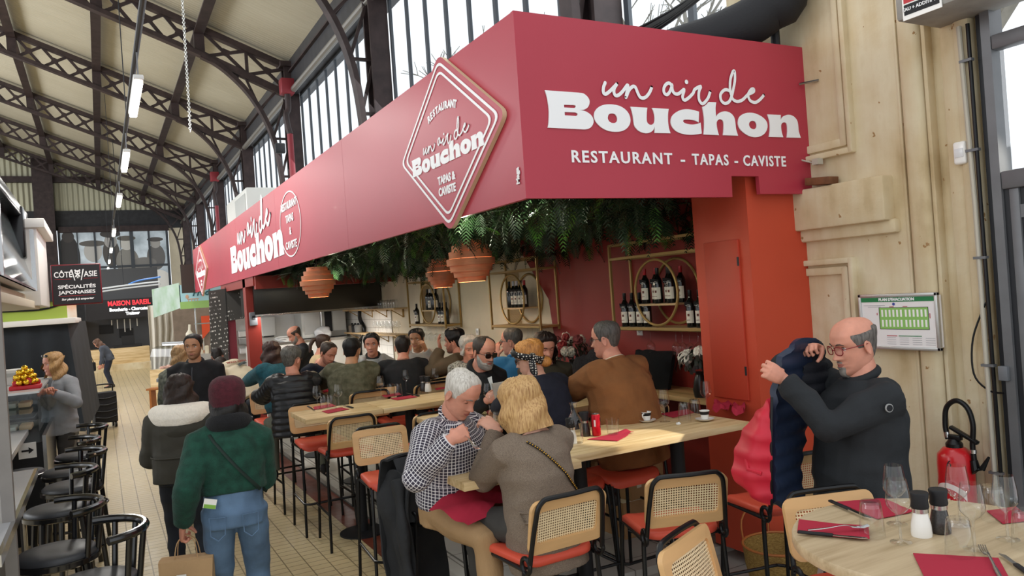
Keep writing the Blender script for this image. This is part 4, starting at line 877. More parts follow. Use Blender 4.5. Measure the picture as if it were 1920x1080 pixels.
bm = nb(); box2(bm, (2.12, 13.15, 0.06), (2.33, 13.4, 2.86)); box2(bm, (2.12, 12.4, 2.36), (2.2, 16, 2.5)); box2(bm, (2.14, 12.3, 2.30), (4.4, 12.45, 2.5)); struct('trim_8', bm, mat('dull_red_paint', '86281d', .5))
t = thing('switch_box', 'grey switch box on the red column', 'switch box', (2.209,13.120,1.837)); bm = nb(); bx(bm, (0, -.0, 0), (.12, .08, .22), None, .015); obj('case', bm, mat('grey_plastic', '6d7074', .5), t); bm = nb(); bx(bm, (0, -.045, .02), (.05, .02, .06)); obj('lever', bm, m_blackm, t)
# chalkboard
m_ck = mat('chalkboard', '4a4844', .7); n = NB(m_ck); x, y, z = n.sep(n.coord())
ln = n.m('LESS_THAN', n.m('ABSOLUTE', n.m('SUBTRACT', n.m('FRACT', n.m('MULTIPLY', n.m('ADD', z, n.m('MULTIPLY', x, -.12)), 13)), .5)), .17)
wr = n.m('GREATER_THAN', n.noise(n.coord(scale=(1, 1, .25)), 42, 2), .55); pg = n.m('GREATER_THAN', n.noise(n.coord(scale=(1, 1, .2)), 5, 1), .45)
n.color(n.mix(n.m('MULTIPLY', ln, n.m('MULTIPLY', wr, pg)), lin('454340'), lin('d8d6cf')))
ck = [(1.757,15.300,0.702), (2.068,15.300,0.706), (2.102,15.300,1.807), (2.402,15.300,1.833), (2.413,15.300,2.452), (1.810,15.300,2.388)]
t = thing('menu_chalkboard', 'grey chalkboard menu covered in handwriting beside the red column', 'chalkboard', (ck[0][0], 15.3, 0.9)); bm = nb(); prism(bm, [(q[0] - ck[0][0], q[2] - .9) for q in ck], .03, (0, 0, 0), (1, 0, 0), (0, 0, 1)); obj('board', bm, m_ck, t)
bm = nb(); prism(bm, [(ck[2][0] - ck[0][0] - .006, -.1), (ck[2][0] - ck[0][0] + .006, -.1), (ck[2][0] - ck[0][0] + .006, 1.55), (ck[2][0] - ck[0][0] - .006, 1.55)], .004, (0, -.031, 0), (1, 0, 0), (0, 0, 1)); obj('joint', bm, m_blackm, t)
q0, q1 = (2.089,15.320,1.426), (2.251,15.320,1.411)
bm = nb(); box2(bm, (q0[0], 15.3, .06), (q1[0], 15.34, 1.84)); struct('wall_burgundy', bm, mat('burgundy_panel', '6e1426', .5))
q0 = (2.403,15.500,1.679)
for i, (dz, c) in enumerate(((-.02, 'e4e2dc'), (-.16, '9a9a98'), (-.34, 'f0f0ee'))):
    t = thing('storage_box', ['white boxes on the top shelf in the kitchen doorway', 'grey box in the middle of the kitchen doorway shelf', 'white cool box low in the kitchen doorway'][i], 'box', (q0[0] + .02, 15.5, q0[2] + dz - .12), 0, 'boxes in the kitchen doorway'); bm = nb(); bx(bm, (0, 0, 0), (.2, .15, .12), None, .01); obj('case', bm, mat('sbox%d' % i, c, .5), t); bm = nb(); bx(bm, (0, -.002, .055), (.21, .16, .02)); obj('lid', bm, mat('grille_grey', 'b9bcb8', .5), t)
# deli counter and cases behind the hooded man
t = thing('deli_counter', 'black deli counter with a steel edge and cured meat beneath the hooded man', 'counter', (1.02, 11.2, 0), R(-8)); bm = nb(); box2(bm, (-.35, -.5, 0), (.5, .6, 1.16), .01); obj('body', bm, m_blackm, t); bm = nb(); box2(bm, (-.37, -.52, 1.16), (.5, .6, 1.2)); obj('steel_edge', bm, m_steelp, t)
bm = nb()
for i in range(24): ell(bm, (rs.uniform(-.28, .4), rs.uniform(-.4, .5), 1.215), (.09, .06, .012), Matrix.Rotation(rs.uniform(0, 3), 3, 'Z'), 10, 6)
o = obj('cured_meat', bm, mat('cured_meat', '7a2230', .4, var=.4, vs=14), t); o['kind'] = 'stuff'
def glass_case(name, loc, L, Dp, H, label, rot=0, base=.5, m_in=None):
    t = thing(name, label, 'display case', loc, rot); bm = nb(); box2(bm, (-L / 2, -Dp / 2, 0), (L / 2, Dp / 2, base)); obj('base', bm, m_in or m_steel, t)
    bm = nb(); arc = [(-Dp / 2 + .02, base), (-Dp / 2 + .03, base + (H - base) * .5), (-Dp / 2 + .12, base + (H - base) * .85), (-.02, H), (Dp / 2, H)]
    rgs = [[V(sx * L / 2, p[0], p[1]) for p in arc] for sx in (-1, 1)]
    v = [[bm.verts.new(p) for p in r] for r in rgs]
    for i in range(4): bm.faces.new((v[0][i], v[1][i], v[1][i + 1], v[0][i + 1]))
    obj('curved_glass', bm, glassmat('case_glass', (.93, .96, .97), .2), t); bm = nb(); box2(bm, (-L / 2, -.03, H), (L / 2, Dp / 2, H + .03)); obj('top', bm, m_steelp, t)
    bm = nb()
    for i in range(30): ell(bm, (rs.uniform(-L * .45, L * .45), rs.uniform(-Dp * .35, Dp * .35), base + .03), (.07, .05, .04), None, 8, 6)
    o = obj('food', bm, mat('case_food', 'c9795f', .5, c2='e6c7b0', vs=18), t); o['kind'] = 'stuff'
glass_case('display_case', (2.55, 12.2, .06), .7, .6, 1.25, 'curved glass chill case left of the red column', R(-5), .95)
# ---------------------------------------------------------------- flowers, cushion, sockets, cartons
def bouquet(p, label, cols, n_=14, R_=.16, seed=2):
    t = thing('flower_vase', label, 'flowers', p); rq = random.Random(seed); bm = nb(); lathe(bm, [(0, 0), (.05, 0), (.06, .06), (.04, .16), (.03, .18), (.035, .2), (.03, .2), (0, .19)], 18); obj('vase', bm, mat('dark_vase', '26221f', .3), t)
    bm = nb()
    for i in range(150):
        d = V(rq.gauss(0, 1), rq.gauss(0, 1), abs(rq.gauss(.3, .8))).normalized(); c = V(0, 0, .22) + d * R_ * rq.uniform(.5, 1.15); s = rq.uniform(.015, .032); M = d.to_track_quat('Z', 'Y').to_matrix()
        bm.faces.new([bm.verts.new(c + M @ V(*q)) for q in ((-s * .4, -s, 0), (s * .4, -s, 0), (s * .5, 0, .01), (0, s * 1.3, 0), (-s * .5, 0, .01))])
    o = obj('leaves', bm, mat('bouquet_leaf', '2b3a28', .5, c2='3c2a2a', vs=20), t, 0); o['kind'] = 'stuff'
    for i in range(n_):
        d = V(rq.gauss(-.4, .9), rq.gauss(0, 1), abs(rq.gauss(.5, .7))).normalized(); c = V(0, 0, .24) + d * R_ * rq.uniform(.8, 1.1); r = rq.uniform(.025, .045); bm = nb(); bmesh.ops.create_icosphere(bm, subdivisions=4, radius=r, matrix=Matrix.Translation(c))
        for v in bm.verts: v.co = c + (v.co - c) * (1 + .3 * (1 - abs(noise.noise((v.co) * 48)) * 3))
        obj('bloom', bm, mat('bloom_' + cols[i % len(cols)], cols[i % len(cols)], .7), t, 60)
bouquet((4.14, 6.55, 1.07), 'bouquet of white and dusky red flowers on the wall counter', ['e9e3d4', '8d2f2e', 'c2beb0', '7a3a3a'], 16, .2, 4)
bouquet((4.08, 4.62, 1.07), 'white flowers with dark leaves in a vase beside the orange box', ['eee7d8', 'f2ead9'], 5, .16, 9)
t = thing('cushion', 'black fur cushion leaning on the red wall', 'cushion', (4.2, 5.35, 1.07), R(8)); bm = nb()
bmesh.ops.create_cube(bm, size=1); bmesh.ops.subdivide_edges(bm, edges=bm.edges, cuts=7, use_grid_fill=True)
for v in bm.verts:
    u = 1 - (abs(v.co.y) * 2) ** 3; w = 1 - (abs(v.co.z) * 2) ** 3; v.co = V(v.co.x * .16 * (.25 + .75 * max(0, u) * max(0, w)) + .1 * v.co.z, v.co.y * .44, v.co.z * .32 + .16); v.co += V(0, 0, .02) * noise.noise(v.co * 12)
obj('cover', bm, mat('black_fur', '0e0e10', 1.0, bump=.4, bs=420), t, 60)
t = thing('dark_coat', 'dark knitted coat heaped on the wall counter by the flowers', 'coat', (4.05, 6.0, 1.07)); bm = nb(); bmesh.ops.create_icosphere(bm, subdivisions=4, radius=1)
for v in bm.verts: k = 1 + .22 * noise.noise(v.co * 2.1) + .08 * noise.noise(v.co * 6); v.co = V(v.co.x * .17 * k, v.co.y * .3 * k, max(0, (v.co.z * .6 + .42) * .3 * k))
obj('fabric', bm, mat('dark_knit', '23242a', .9, var=.5, vs=90, bump=.4, bs=140), t, 60)
for y, z, l in ((5.735, 1.547, 'white wall socket on the red wall under the large rack'), (9.22, 1.49, 'white switch plate on the cream wall')):
    t = thing('wall_socket', l, 'socket', (4.385, y, z)); bm = nb(); bx(bm, (0, 0, 0), (.012, .085, .085), None, .004); obj('plate', bm, m_porc, t); bm = nb(); cyl(bm, (-.008, 0, 0), (-.004, 0, 0), .02); obj('socket', bm, mat('socket_grey', 'b9b7b2', .5), t)
m_card = mat('cardboard', 'a78055', .8, var=.1, vs=3)
for i, (x, y, w, h) in enumerate(((3.6, 5.0, .42, .28), (3.55, 5.5, .5, .4), (3.62, 5.0, .38, .25))):
    t = thing('carton', ['lower cardboard carton under the tables by the orange box', 'large cardboard carton deeper under the tables', 'upper cardboard carton stacked under the tables by the orange box'][i], 'carton', (x, y, .06 + (.282 if i == 2 else 0)), R(5 * i)); bm = nb(); box2(bm, (-w / 2, -w / 2, 0), (w / 2, w / 2, h), .004); obj('box', bm, m_card, t); bm = nb(); box2(bm, (-w / 2 - .001, -w / 2 - .001, h - .002), (w / 2 + .001, .0, h + .001)); bx(bm, (-.1, -w / 2 - .001, h * .5), (.05, .002, .08)); obj('tape', bm, mat('carton_tape', 'd9cdb4', .4), t)

# ---------------------------------------------------------------- strip lights, wires
m_led = mat('led_tube', 'fffaf0', .4, emit=9)
for i, y in enumerate((9.7, 13.7, 18.3, 25.1, 31.5, 37.6, 43)):
    t = thing('strip_light', ['nearest hanging strip light over the aisle', 'second hanging strip light from us', 'third hanging strip light from us', 'fourth hanging strip light from us', 'fifth hanging strip light from us', 'sixth hanging strip light, small in the distance', 'farthest hanging strip light before the mural'][i], 'lamp', (.51, y, 4.5), 0, 'strip lights in a row')
    bm = nb(); bx(bm, (0, 0, .02), (.1, 1.6, .05), None, .01); obj('housing', bm, mat('white_metal', 'dcdcd8', .4), t); bm = nb(); bx(bm, (0, 0, -.03), (.085, 1.5, .05), None, .015); obj('diffuser', bm, m_led, t)
    for s in (-.75, .75): bm = nb(); tube(bm, [(0, s, .04), (0, s, .3)], .008, 6); obj('hanger', bm, m_steel, t)
bm = nb(); tube(bm, [(.51, 5.5, 4.82), (.51, 45, 4.82)], .03, 10); o = tag(obj('conduit', bm, m_dksteel), 'long dark conduit carrying the row of strip lights', 'conduit')
for i, y in enumerate((12.3, 25, 38)):
    bm = nb(); tube(bm, [(.51, y, 4.82), (.51, y, 8.5)], .008, 6); tag(obj('suspension_rod', bm, m_dksteel), 'thin rod holding the strip light conduit, %s of three' % ('nearest', 'middle', 'farthest')[i], 'rod', 'rods of the light row')
bm = nb(); a, b = Vector((1.073,9.623,5.847)), Vector((1.063,9.635,4.130))
for i in range(70):
    c = a.lerp(b, i / 69); bm2 = [(c + Matrix.Rotation(1.57 * (i % 2), 3, 'Z') @ V(.012 * math.cos(k), 0, .022 * math.sin(k))) for k in [j * .785 for j in range(8)]]; tube(bm, bm2, .004, 4, True)
tag(obj('chain', bm, mat('bright_chain', 'c9c9c4', .35, .8)), 'pale chain hanging down from the roof', 'chain')
p = (3.066,14.232,4.879)
t = thing('floodlight', 'small lit floodlight on a wire above the red sign', 'lamp', p); bm = nb(); bx(bm, (0, 0, 0), (.18, .1, .18), None, .02); obj('housing', bm, m_dksteel, t); bm = nb(); bx(bm, (-.01, -.07, -.01), (.16, .04, .15)); obj('lens', bm, m_led, t)
bm = nb(); tube(bm, [p, (4.4, p[1], p[2] + .1)], .012, 6); tube(bm, [p, (.51, p[1], p[2] + .05)], .005, 5); obj('bracket_wire', bm, m_dksteel, None).parent = t; t.children[-1].matrix_parent_inverse = Matrix.Translation(-Vector(p))
m_pipe = mat('red_oxide_pipe', '8e3038', .45)
for i, y in enumerate((18.1, 30.9)):
    t = thing('drainpipe', ['red drainpipe with a square hopper beside the second truss', 'far red drainpipe down the window wall'][i], 'drainpipe', (4.15, y, 3.0)); bm = nb(); bx(bm, (0, 0, 4.1), (.3, .3, .35), None, .02); obj('hopper', bm, m_pipe, t)
    bm = nb(); tube(bm, smooth_path([(0, 0, 4.0), (0, 0, 3.6), (-.06, 0, 3.45), (-.04, 0, 3.2), (0, 0, 3.0)], 4), .07, 10); obj('swan_neck', bm, m_iron, t); bm = nb(); tube(bm, [(0, 0, 3.0), (0, 0, 0.0)], .07, 12); obj('pipe', bm, m_pipe, t)
t = thing('air_conditioner', 'white air conditioning box on top of the red sign', 'air conditioner', (3.0, 16.6, 2.985)); bm = nb(); box2(bm, (-.45, -1.6, .55), (.5, .9, 1.3), .03); obj('case', bm, mat('off_white_metal', 'dfe0da', .5), t); bm = nb(); box2(bm, (-.46, -1.5, .65), (-.44, -.3, 1.2)); obj('grille', bm, mat('grille_grey', 'b9bcb8', .5), t)
bm = nb(); [box2(bm, (x - .03, y - .03, 0), (x + .03, y + .03, .56)) for x in (-.4, .4) for y in (-1.4, .7)]; obj('stand', bm, m_dksteel, t)
# duct and cable tray over the sign
t = thing('ventilation_duct', 'thick black duct bending up the stone pier above the sign', 'duct', (0, 0, 0)); bm = nb(); tube(bm, smooth_path([(3.55, 5.4, 3.62), (3.7, 4.3, 3.62), (3.9, 3.95, 3.66), (4.1, 3.72, 3.78), (4.2, 3.62, 4.05), (4.2, 3.6, 6)], 6), .16, 18); obj('pipe', bm, mat('black_foam_duct', '1c1c1f', .7, bump=.2), t)
bm = nb(); tube(bm, [(4.2, 3.75, 3.0), (4.2, 3.75, 3.9)], .03, 8); obj('support', bm, m_dksteel, t)
t = thing('cable_bundle', 'bundle of dark cables crossing above the sign beside the black duct', 'cables', (0, 0, 0))
for i in range(7):
    bm = nb(); o_ = rs.uniform(-.08, .08); tube(bm, smooth_path([(3.15 + o_, 5.6, 3.5 + o_), (3.5, 4.8 + o_, 3.75 + o_ * .6), (3.85 + o_, 4.3, 3.95 + o_), (4.2, 3.9 + o_, 4.3 + o_ * .5)], 5), .014, 6); obj('cable', bm, m_black, t)
bm = nb(); box2(bm, (3.1, 5.0, 3.82), (4.3, 5.25, 3.9)); obj('tray', bm, m_dksteel, t)
# ---------------------------------------------------------------- things on the stone pier
t = thing('evacuation_plan', 'framed evacuation plan with a green floor map on the stone pier', 'sign', (4.30, 3.05, 1.645)); Ue, We = (0, -1, 0), (0, 0, 1)
bm = nb(); hw, hh = .265, .172
for a, b in (((-hw, -hh), (hw, -hh + .02)), ((-hw, hh - .02), (hw, hh)), ((-hw, -hh), (-hw + .02, hh)), ((hw - .02, -hh), (hw, hh))): box2(bm, (-.012, -b[0], a[1]), (.012, -a[0], b[1]), .003)
obj('frame', bm, mat('aluminium', 'c2c2c0', .35, .7), t)
bm = nb(); box2(bm, (-.004, -.25, -.155), (.05, .25, .155)); obj('sheet', bm, mat('plan_paper', 'ece8e6', .45), t)
def flat(name, rects, m, dx=-.0055):
    bm = nb(); [box2(bm, (dx, -r[2], r[1]), (-.003, -r[0], r[3])) for r in rects]; return obj(name, bm, m, t)
flat('green_band', [(-.245, .122, .245, .15)], mat('plan_green', '1f7a45', .5)); text('heading', "PLAN D'EVACUATION", (-.0062, 0, .136), Ue, We, .024, m_wht, t, .001)
flat('floor_map', [(-.12, -.045, .2, .085)], mat('map_green', '8cc063', .5)); rr_ = []
for i in range(12):
    x0 = -.107 + .0255 * i + (.006 if i > 5 else 0); rr_ += [(x0, .03, x0 + .012, .073), (x0, -.032, x0 + .012, .011)]
for k, r in enumerate(rr_): flat('stall_block', [r], m_porc, -.0062)
flat('map_outline', [(-.124, .085, .2, .088), (-.124, -.048, .2, -.045), (-.124, -.045, -.121, .088), (.2, -.048, .203, .088)], m_blackm)
flat('legend_red', [(-.08, -.09, -.01, -.085), (-.14, .04, -.135, .055), (.208, .02, .213, .05), (-.05, .09, -.02, .094), (.04, .09, .07, .094)], mat('legend_red', 'b0444a', .5)); flat('legend_green', [(0, -.09, .15, -.085)], mat('plan_green', '1f7a45', .5)); flat('legend_text', [(-.08 + .085 * i, -.1 - .013 * j, -.02 + .085 * i, -.0985 - .013 * j) for i in range(4) for j in range(4)] + [(-.23, .1, -.08, .1022), (-.2, .09, -.11, .092)], mat('print_grey', '8a8a92', .6))
bm = nb(); cyl(bm, (-.006, .02, .108), (-.004, .02, .108), .009, n=16); obj('blue_marker', bm, mat('plan_blue', '3a4a9a', .5), t)
p = (4.200,2.720,0.781)
t = thing('fire_extinguisher', 'red fire extinguisher with a black hose hanging on the stone pier', 'fire extinguisher', (4.22, 2.70, .36)); m_fe = mat('extinguisher_red', 'c3171f', .3, coat=.5)
bm = nb(); lathe(bm, [(0, 0), (.085, 0), (.095, .015), (.095, .5), (.09, .54), (.06, .575), (.03, .585), (0, .585)], 32); obj('cylinder', bm, m_fe, t, 50)
bm = nb(); rg = [[bm.verts.new((-.0958 * math.cos(a), .0958 * math.sin(a), z)) for a in [i * .15 - 1.05 for i in range(15)]] for z in (.12, .16, .34, .40)]
for j in range(3):
    for i in range(14): bm.faces.new((rg[j][i], rg[j][i + 1], rg[j + 1][i + 1], rg[j + 1][i]))
m_el = mat('extinguisher_label', 'c3171f', .4); n = NB(m_el); x, y, z = n.sep(n.coord()); d_ = n.m('ADD', n.m('POWER', n.m('MULTIPLY', y, 1.25), 2), n.m('POWER', n.m('SUBTRACT', z, .25), 2)); rim = n.m('MULTIPLY', n.m('GREATER_THAN', d_, .0125), n.m('LESS_THAN', d_, .02)); spk = n.m('MULTIPLY', n.m('LESS_THAN', d_, .011), n.m('GREATER_THAN', n.noise(n.coord(), 70, 2), .58)); n.color(n.mix(n.m('MAXIMUM', rim, spk), lin('bd1a22'), lin('ecd9d2')))
obj('label', bm, m_el, t); text('number', '6', (-.0905, -.02, .5), Vector((.25, -.97, 0)).normalized(), (0, 0, 1), .05, m_blackm, t, .0005)
bm = nb(); lathe(bm, [(0, .58), (.045, .58), (.045, .6), (.025, .625), (0, .63)], 18); bx(bm, (0, -.06, .655), (.03, .17, .02), Matrix.Rotation(.45, 3, 'X'), .004); bx(bm, (0, -.01, .635), (.035, .07, .03), None, .006); obj('valve_handle', bm, m_black, t)
bm = nb(); tube(bm, smooth_path([(-.0, .035, .62), (0, .045, .7), (0, .03, .8), (0, -.03, .845), (0, -.09, .81), (0, -.115, .72), (0, -.105, .6), (0, -.11, .5)], 6), .0145, 10); obj('hose', bm, m_black, t); bm = nb(); tube(bm, [(0, -.105, .52), (0, -.115, .46), (0, -.15, .48), (0, -.19, .55)], [.02, .028, .016, .007], 10); obj('nozzle', bm, m_black, t)
bm = nb(); cyl(bm, (0, .036, .63), (0, .04, .66), .016); cyl(bm, (0, -.107, .56), (0, -.107, .58), .017); obj('hose_clip', bm, m_steelp, t)
bm = nb(); box2(bm, (.085, -.04, .3), (.12, .04, .5)); obj('wall_bracket', bm, m_dksteel, t)
t = thing('motion_sensor', 'small white sensor box on the stone pier edge', 'sensor', (4.36, 2.62, 2.6)); bm = nb(); bx(bm, (0, 0, 0), (.06, .075, .13), None, .015, 3); obj('case', bm, m_porc, t); bm = nb(); bx(bm, (-.031, 0, 0), (.004, .05, .05), None, .001); obj('lens', bm, mat('sensor_lens', 'dedede', .2), t)
t = thing('wall_conduit', 'pale conduit running up the edge of the stone pier', 'pipe', (4.33, 2.55, 0)); bm = nb(); tube(bm, [(0, 0, .0), (0, 0, 1.62), (0, .0, 2.3), (0, .02, 3.3)], .014, 8); obj('pipe', bm, mat('pale_conduit', 'b9b2a2', .5), t); bm = nb(); tube(bm, [(0, -.035, .0), (0, -.03, 3.3)], .011, 8); obj('cable', bm, m_black, t)
for z in (.8, 1.4, 2.0, 2.6, 3.1): bm = nb(); bx(bm, (0, -.01, z), (.03, .07, .015)); obj('clip', bm, m_steel, t)
bm = nb(); tube(bm, smooth_path([(.0, -.02, 1.75), (-.01, .06, 1.55), (-.01, .07, 1.35), (0, 0, 1.26), (0, -.08, 1.25)], 5), .006, 6); obj('looped_wire', bm, m_black, t)
bm = nb(); bx(bm, (0, -.09, 1.36), (.03, .05, .08), None, .005); obj('junction_box', bm, mat('grey_plastic', '6d7074', .5), t)
bm = nb(); bx(bm, (4.29, 3.53, 2.585), (.09, .2, .05), Matrix.Rotation(.1, 3, 'X'), .004); tag(obj('wood_block', bm, mat('rough_wood', '7a4f33', .8, var=.3, vs=12)), 'rough wooden block lying on the stone ledge beside the sign', 'block')
bm = nb(); bx(bm, (4.3, 3.56, 2.72), (.05, .05, .04)); tube(bm, [(4.3, 3.6, 2.72), (4.28, 3.67, 2.75)], .006, 6); tag(obj('fixing_bracket', bm, mat('pale_conduit', 'b9b2a2', .5)), 'small metal bracket fixing the sign to the pier above the wooden block', 'bracket')
bm = nb(); tube(bm, [(4.36, 3.55, 3.27), (4.3, 3.66, 3.27)], .009, 6); tag(obj('fixing_bolt', bm, m_steelp), 'bolt holding the upper right edge of the front sign', 'bolt')
t = thing('hazard_sticker', 'red and white warning sticker on the concrete beam at top right', 'sign', (3.995, 2.56, 3.40)); bm = nb(); box2(bm, (-.003, -.11, -.07), (.003, .11, .11)); obj('panel', bm, m_porc, t); bm = nb(); box2(bm, (-.005, -.1, .02), (-.002, .1, .1)); obj('red_field', bm, mat('sticker_red', 'b8232d', .5), t); bm = nb(); box2(bm, (-.005, -.1, -.045), (-.002, .1, .012)); obj('black_field', bm, m_blackm, t)
text('lettering', 'EAU + ADDITIF AB', (-.006, 0, -.015), Ue, We, .026, m_wht, t, .0005)
# ---------------------------------------------------------------- basket, coat, bare trees outside
t = thing('straw_basket', 'woven straw basket with thin leather handles on the floor by the orange box', 'basket', (3.6, 3.46, 0)); m_str = mat('woven_straw', 'b4924f', .75, c2='8d6c33', vs=60, bump=.7, bs=90, stretch=(1, 1, 2))
bm = nb(); lathe(bm, [(0, 0), (.14, 0), (.19, .1), (.215, .22), (.225, .33), (.218, .33), (.205, .22), (.13, .01), (0, .01)], 30); obj('body', bm, m_str, t, 60); bm = nb(); tube(bm, [(.222 * math.cos(a * .2094), .222 * math.sin(a * .2094), .33) for a in range(30)], .008, 6, True); obj('rim', bm, mat('tan_leather', 'b06a35', .5), t)
for s in (-1, 1):
    bm = nb(); tube(bm, smooth_path([(-.1, s * .19, .25), (-.11, s * .2, .45), (0, s * .17, .56), (.11, s * .2, .45), (.1, s * .19, .25)], 5), .006, 6); obj('handle', bm, mat('tan_leather', 'b06a35', .5), t)
m_bark = mat('pale_bark', '8a867c', .9, var=.3, vs=3)
def tree(x, y, h, seed, label):
    t = thing('bare_tree', label, 'tree', (x, y, 0), 0, 'bare trees outside the windows'); rq = random.Random(seed); bm = nb()
    def grow(p, d, L, r, n):
        q = p + d * L; tube(bm, [p, p.lerp(q, .5) + V(rq.uniform(-.1, .1), rq.uniform(-.1, .1), 0) * L * .3, q], [r, r * .85, r * .65], 6 if n < 4 else 4, caps=False)
        if n == 0: return
        for k in range(rq.choice((2, 3, 3))):
            e = (d + V(rq.uniform(-.8, .8), rq.uniform(-.8, .8), rq.uniform(-.2, .6))).normalized(); grow(q, e, L * rq.uniform(.6, .85), r * .6, n - 1)
    grow(V(0, 0, 0), V(0, 0, 1), h * .33, .3, 6); obj('trunk_and_branches', bm, m_bark, t, 60)
tree(11, 8.5, 9, 1, 'bare plane tree outside the nearest windows above the front sign'); tree(12, 15, 10, 2, 'bare tree outside the windows behind the diamond sign'); tree(14, 23, 10, 3, 'bare tree outside the farther windows'); tree(9.5, 5.6, 8, 5, 'pale trunked bare tree seen right of the sign corner')
# ---------------------------------------------------------------- left side: sushi kiosk counter and stools
m_lac = mat('black_lacquer', '101012', .18, coat=.6); m_vin = mat('black_vinyl', '3a3b3e', .42, bump=.05, bs=200)
def stool():
    t = thing('bar_stool', 'x', 'stool'); bm = nb(); lathe(bm, [(0, .735), (.17, .735), (.2, .75), (.2, .765), (.18, .782), (.1, .79), (0, .79)], 32); obj('seat', bm, m_vin, t, 50)
    bm = nb(); lathe(bm, [(.195, .71), (.212, .72), (.212, .745), (.198, .752)], 32, caps=False); obj('seat_rim', bm, m_lac, t, 50)
    for a in (45, 135, 225, 315):
        c, s = math.cos(R(a)), math.sin(R(a)); bm = nb(); tube(bm, [(c * .16, s * .16, .73), (c * .23, s * .23, 0)], [.022, .018], 10); obj('leg', bm, m_lac, t)
    bm = nb(); tube(bm, [(.205 * math.cos(a * .2618), .205 * math.sin(a * .2618), .3) for a in range(24)], .012, 8, True); obj('foot_ring', bm, m_lac, t)
    bm = nb(); tube(bm, [(.235 * math.cos(R(a)), .235 * math.sin(R(a)), 1.0) for a in range(-80, 81, 10)], .02, 10); obj('back_rail', bm, m_lac, t)
    for a in (-55, -25, 25, 55):
        bm = nb(); c, s = math.cos(R(a)), math.sin(R(a)); tube(bm, [(c * .2, s * .2, .74), (c * .235, s * .235, 1.0)], .014, 8); obj('back_post', bm, m_lac, t)
    return t
SL = ['black round backed bar stool cut off by the bottom edge, nearest to us', 'second black round backed bar stool from us along the left counter', 'third black round backed bar stool along the left counter', 'fourth black round backed bar stool along the left counter', 'fifth black round backed bar stool along the left counter', 'farthest black round backed bar stool along the left counter']
s0 = stool(); s0['group'] = 'black stools along the left counter'
for i, (x, y, r) in enumerate(((-.1, 4.18, 8), (-.28, 4.86, 12), (-.32, 6.0, 14), (-.26, 6.75, 20), (-.3, 7.45, 10), (-.24, 8.25, 15))):
    o = s0 if i == 0 else dup(s0, (x, y, 0), R(r)); o.location = (x, y, 0); o.rotation_euler = (0, 0, R(r)); o['label'] = SL[i]
t = thing('round_stool', 'chrome rimmed backless stool by the black cabinet', 'stool', (-.66, 7.6, 0)); bm = nb(); lathe(bm, [(0, .74), (.17, .74), (.19, .76), (.17, .79), (0, .8)], 28); obj('seat', bm, m_vin, t, 50); bm = nb(); lathe(bm, [(.172, .735), (.195, .74), (.196, .765), (.185, .77)], 28, caps=False); obj('chrome_rim', bm, m_steelp, t); bm = nb(); lathe(bm, [(0, .74), (.025, .74), (.025, .03), (.19, .02), (.19, 0), (0, 0)], 20); obj('column', bm, m_steelp, t)
t = thing('kiosk_counter', 'grey counter top of the left kiosk with a lit edge', 'counter', (-.72, 4.9, 0)); bm = nb(); box2(bm, (-.5, -1.2, 1.05), (.31, .85, 1.09), .004); obj('counter_top', bm, mat('grey_laminate', '9b9c9e', .25, var=.08, vs=2), t); bm = nb(); box2(bm, (-.5, -1.1, 0), (.12, .8, 1.05)); obj('front_panel', bm, m_steel, t); bm = nb(); box2(bm, (.3, -1.2, 1.045), (.318, .85, 1.092)); obj('steel_edge', bm, m_steelp, t); bm = nb(); tube(bm, [(.13, -1.0, .3), (.2, -1.0, .3), (.2, .75, .3), (.13, .75, .3)], .015); obj('foot_rail', bm, m_steelp, t)
t = thing('kiosk_shelf', 'pale slanted steel serving shelf before the glass case', 'shelf', (-.8, 7.2, 0)); bm = nb(); box2(bm, (-.3, -.5, .99), (.16, 1.2, 1.04), .004); obj('shelf_top', bm, mat('pale_steel', 'c6c7c6', .3, .4), t); bm = nb(); box2(bm, (-.28, -.4, 0), (-.1, 1.1, .99)); obj('support', bm, m_steel, t)
bm = nb(); box2(bm, (-.455, 4.3, 0), (-.405, 4.36, 2.45)); tag(obj('kiosk_post', bm, mat('dull_post_metal', '85807b', .5, .25, var=.1)), 'tall grey metal post of the kiosk at the left edge', 'post')
t = thing('display_case', 'glass sushi display case with a black base at the left', 'display case', (-.95, 9.1, 0)); bm = nb(); box2(bm, (-.6, -.8, 0), (.42, 1.2, .92)); obj('base', bm, m_blackm, t); bm = nb(); box2(bm, (.42, -.8, 0), (.45, 1.2, .98)); obj('steel_side', bm, m_steelp, t)
bm = nb(); box2(bm, (-.6, -.78, .92), (.4, 1.15, 1.37)); obj('glass', bm, glassmat('case_glass', (.93, .96, .97), .2), t)
bm = nb(); box2(bm, (-.55, -.7, 1.14), (.36, 1.1, 1.15)); obj('glass_shelf', bm, glassmat('case_glass2', (.85, .93, .95), .3), t); bm = nb(); box2(bm, (-.62, -.8, 1.37), (.42, 1.2, 1.39)); obj('top', bm, mat('pale_steel', 'c6c7c6', .3, .4), t)
for z in (.93, 1.155):
    for i in range(5):
        bm = nb(); bx(bm, (-.3 + .13 * i, rs.uniform(-.5, .5), z + .03), (.11, .3, .05), None, .01); obj('food_tray', bm, mat('tray%d' % (i % 3), ('dfe3d8', 'e5c9a0', 'bfd0b8')[i % 3], .4), t)
bm = nb(); bx(bm, (.3, -.805, .86), (.14, .006, .14)); a_ = obj('arrow_plate', bm, m_porc, t); bm = nb(); prism(bm, [(-.045, -.008), (.01, -.008), (.01, -.03), (.05, 0), (.01, .03), (.01, .008), (-.045, .008)], .002, (.3, -.81, .86), (1, 0, 0), (0, 0, 1)); obj('arrow', bm, m_blackm, a_)
bm = nb(); tube(bm, [(-.05, -.83, .88), (.15, -.83, .88)], .01); obj('door_handle', bm, m_steelp, t)
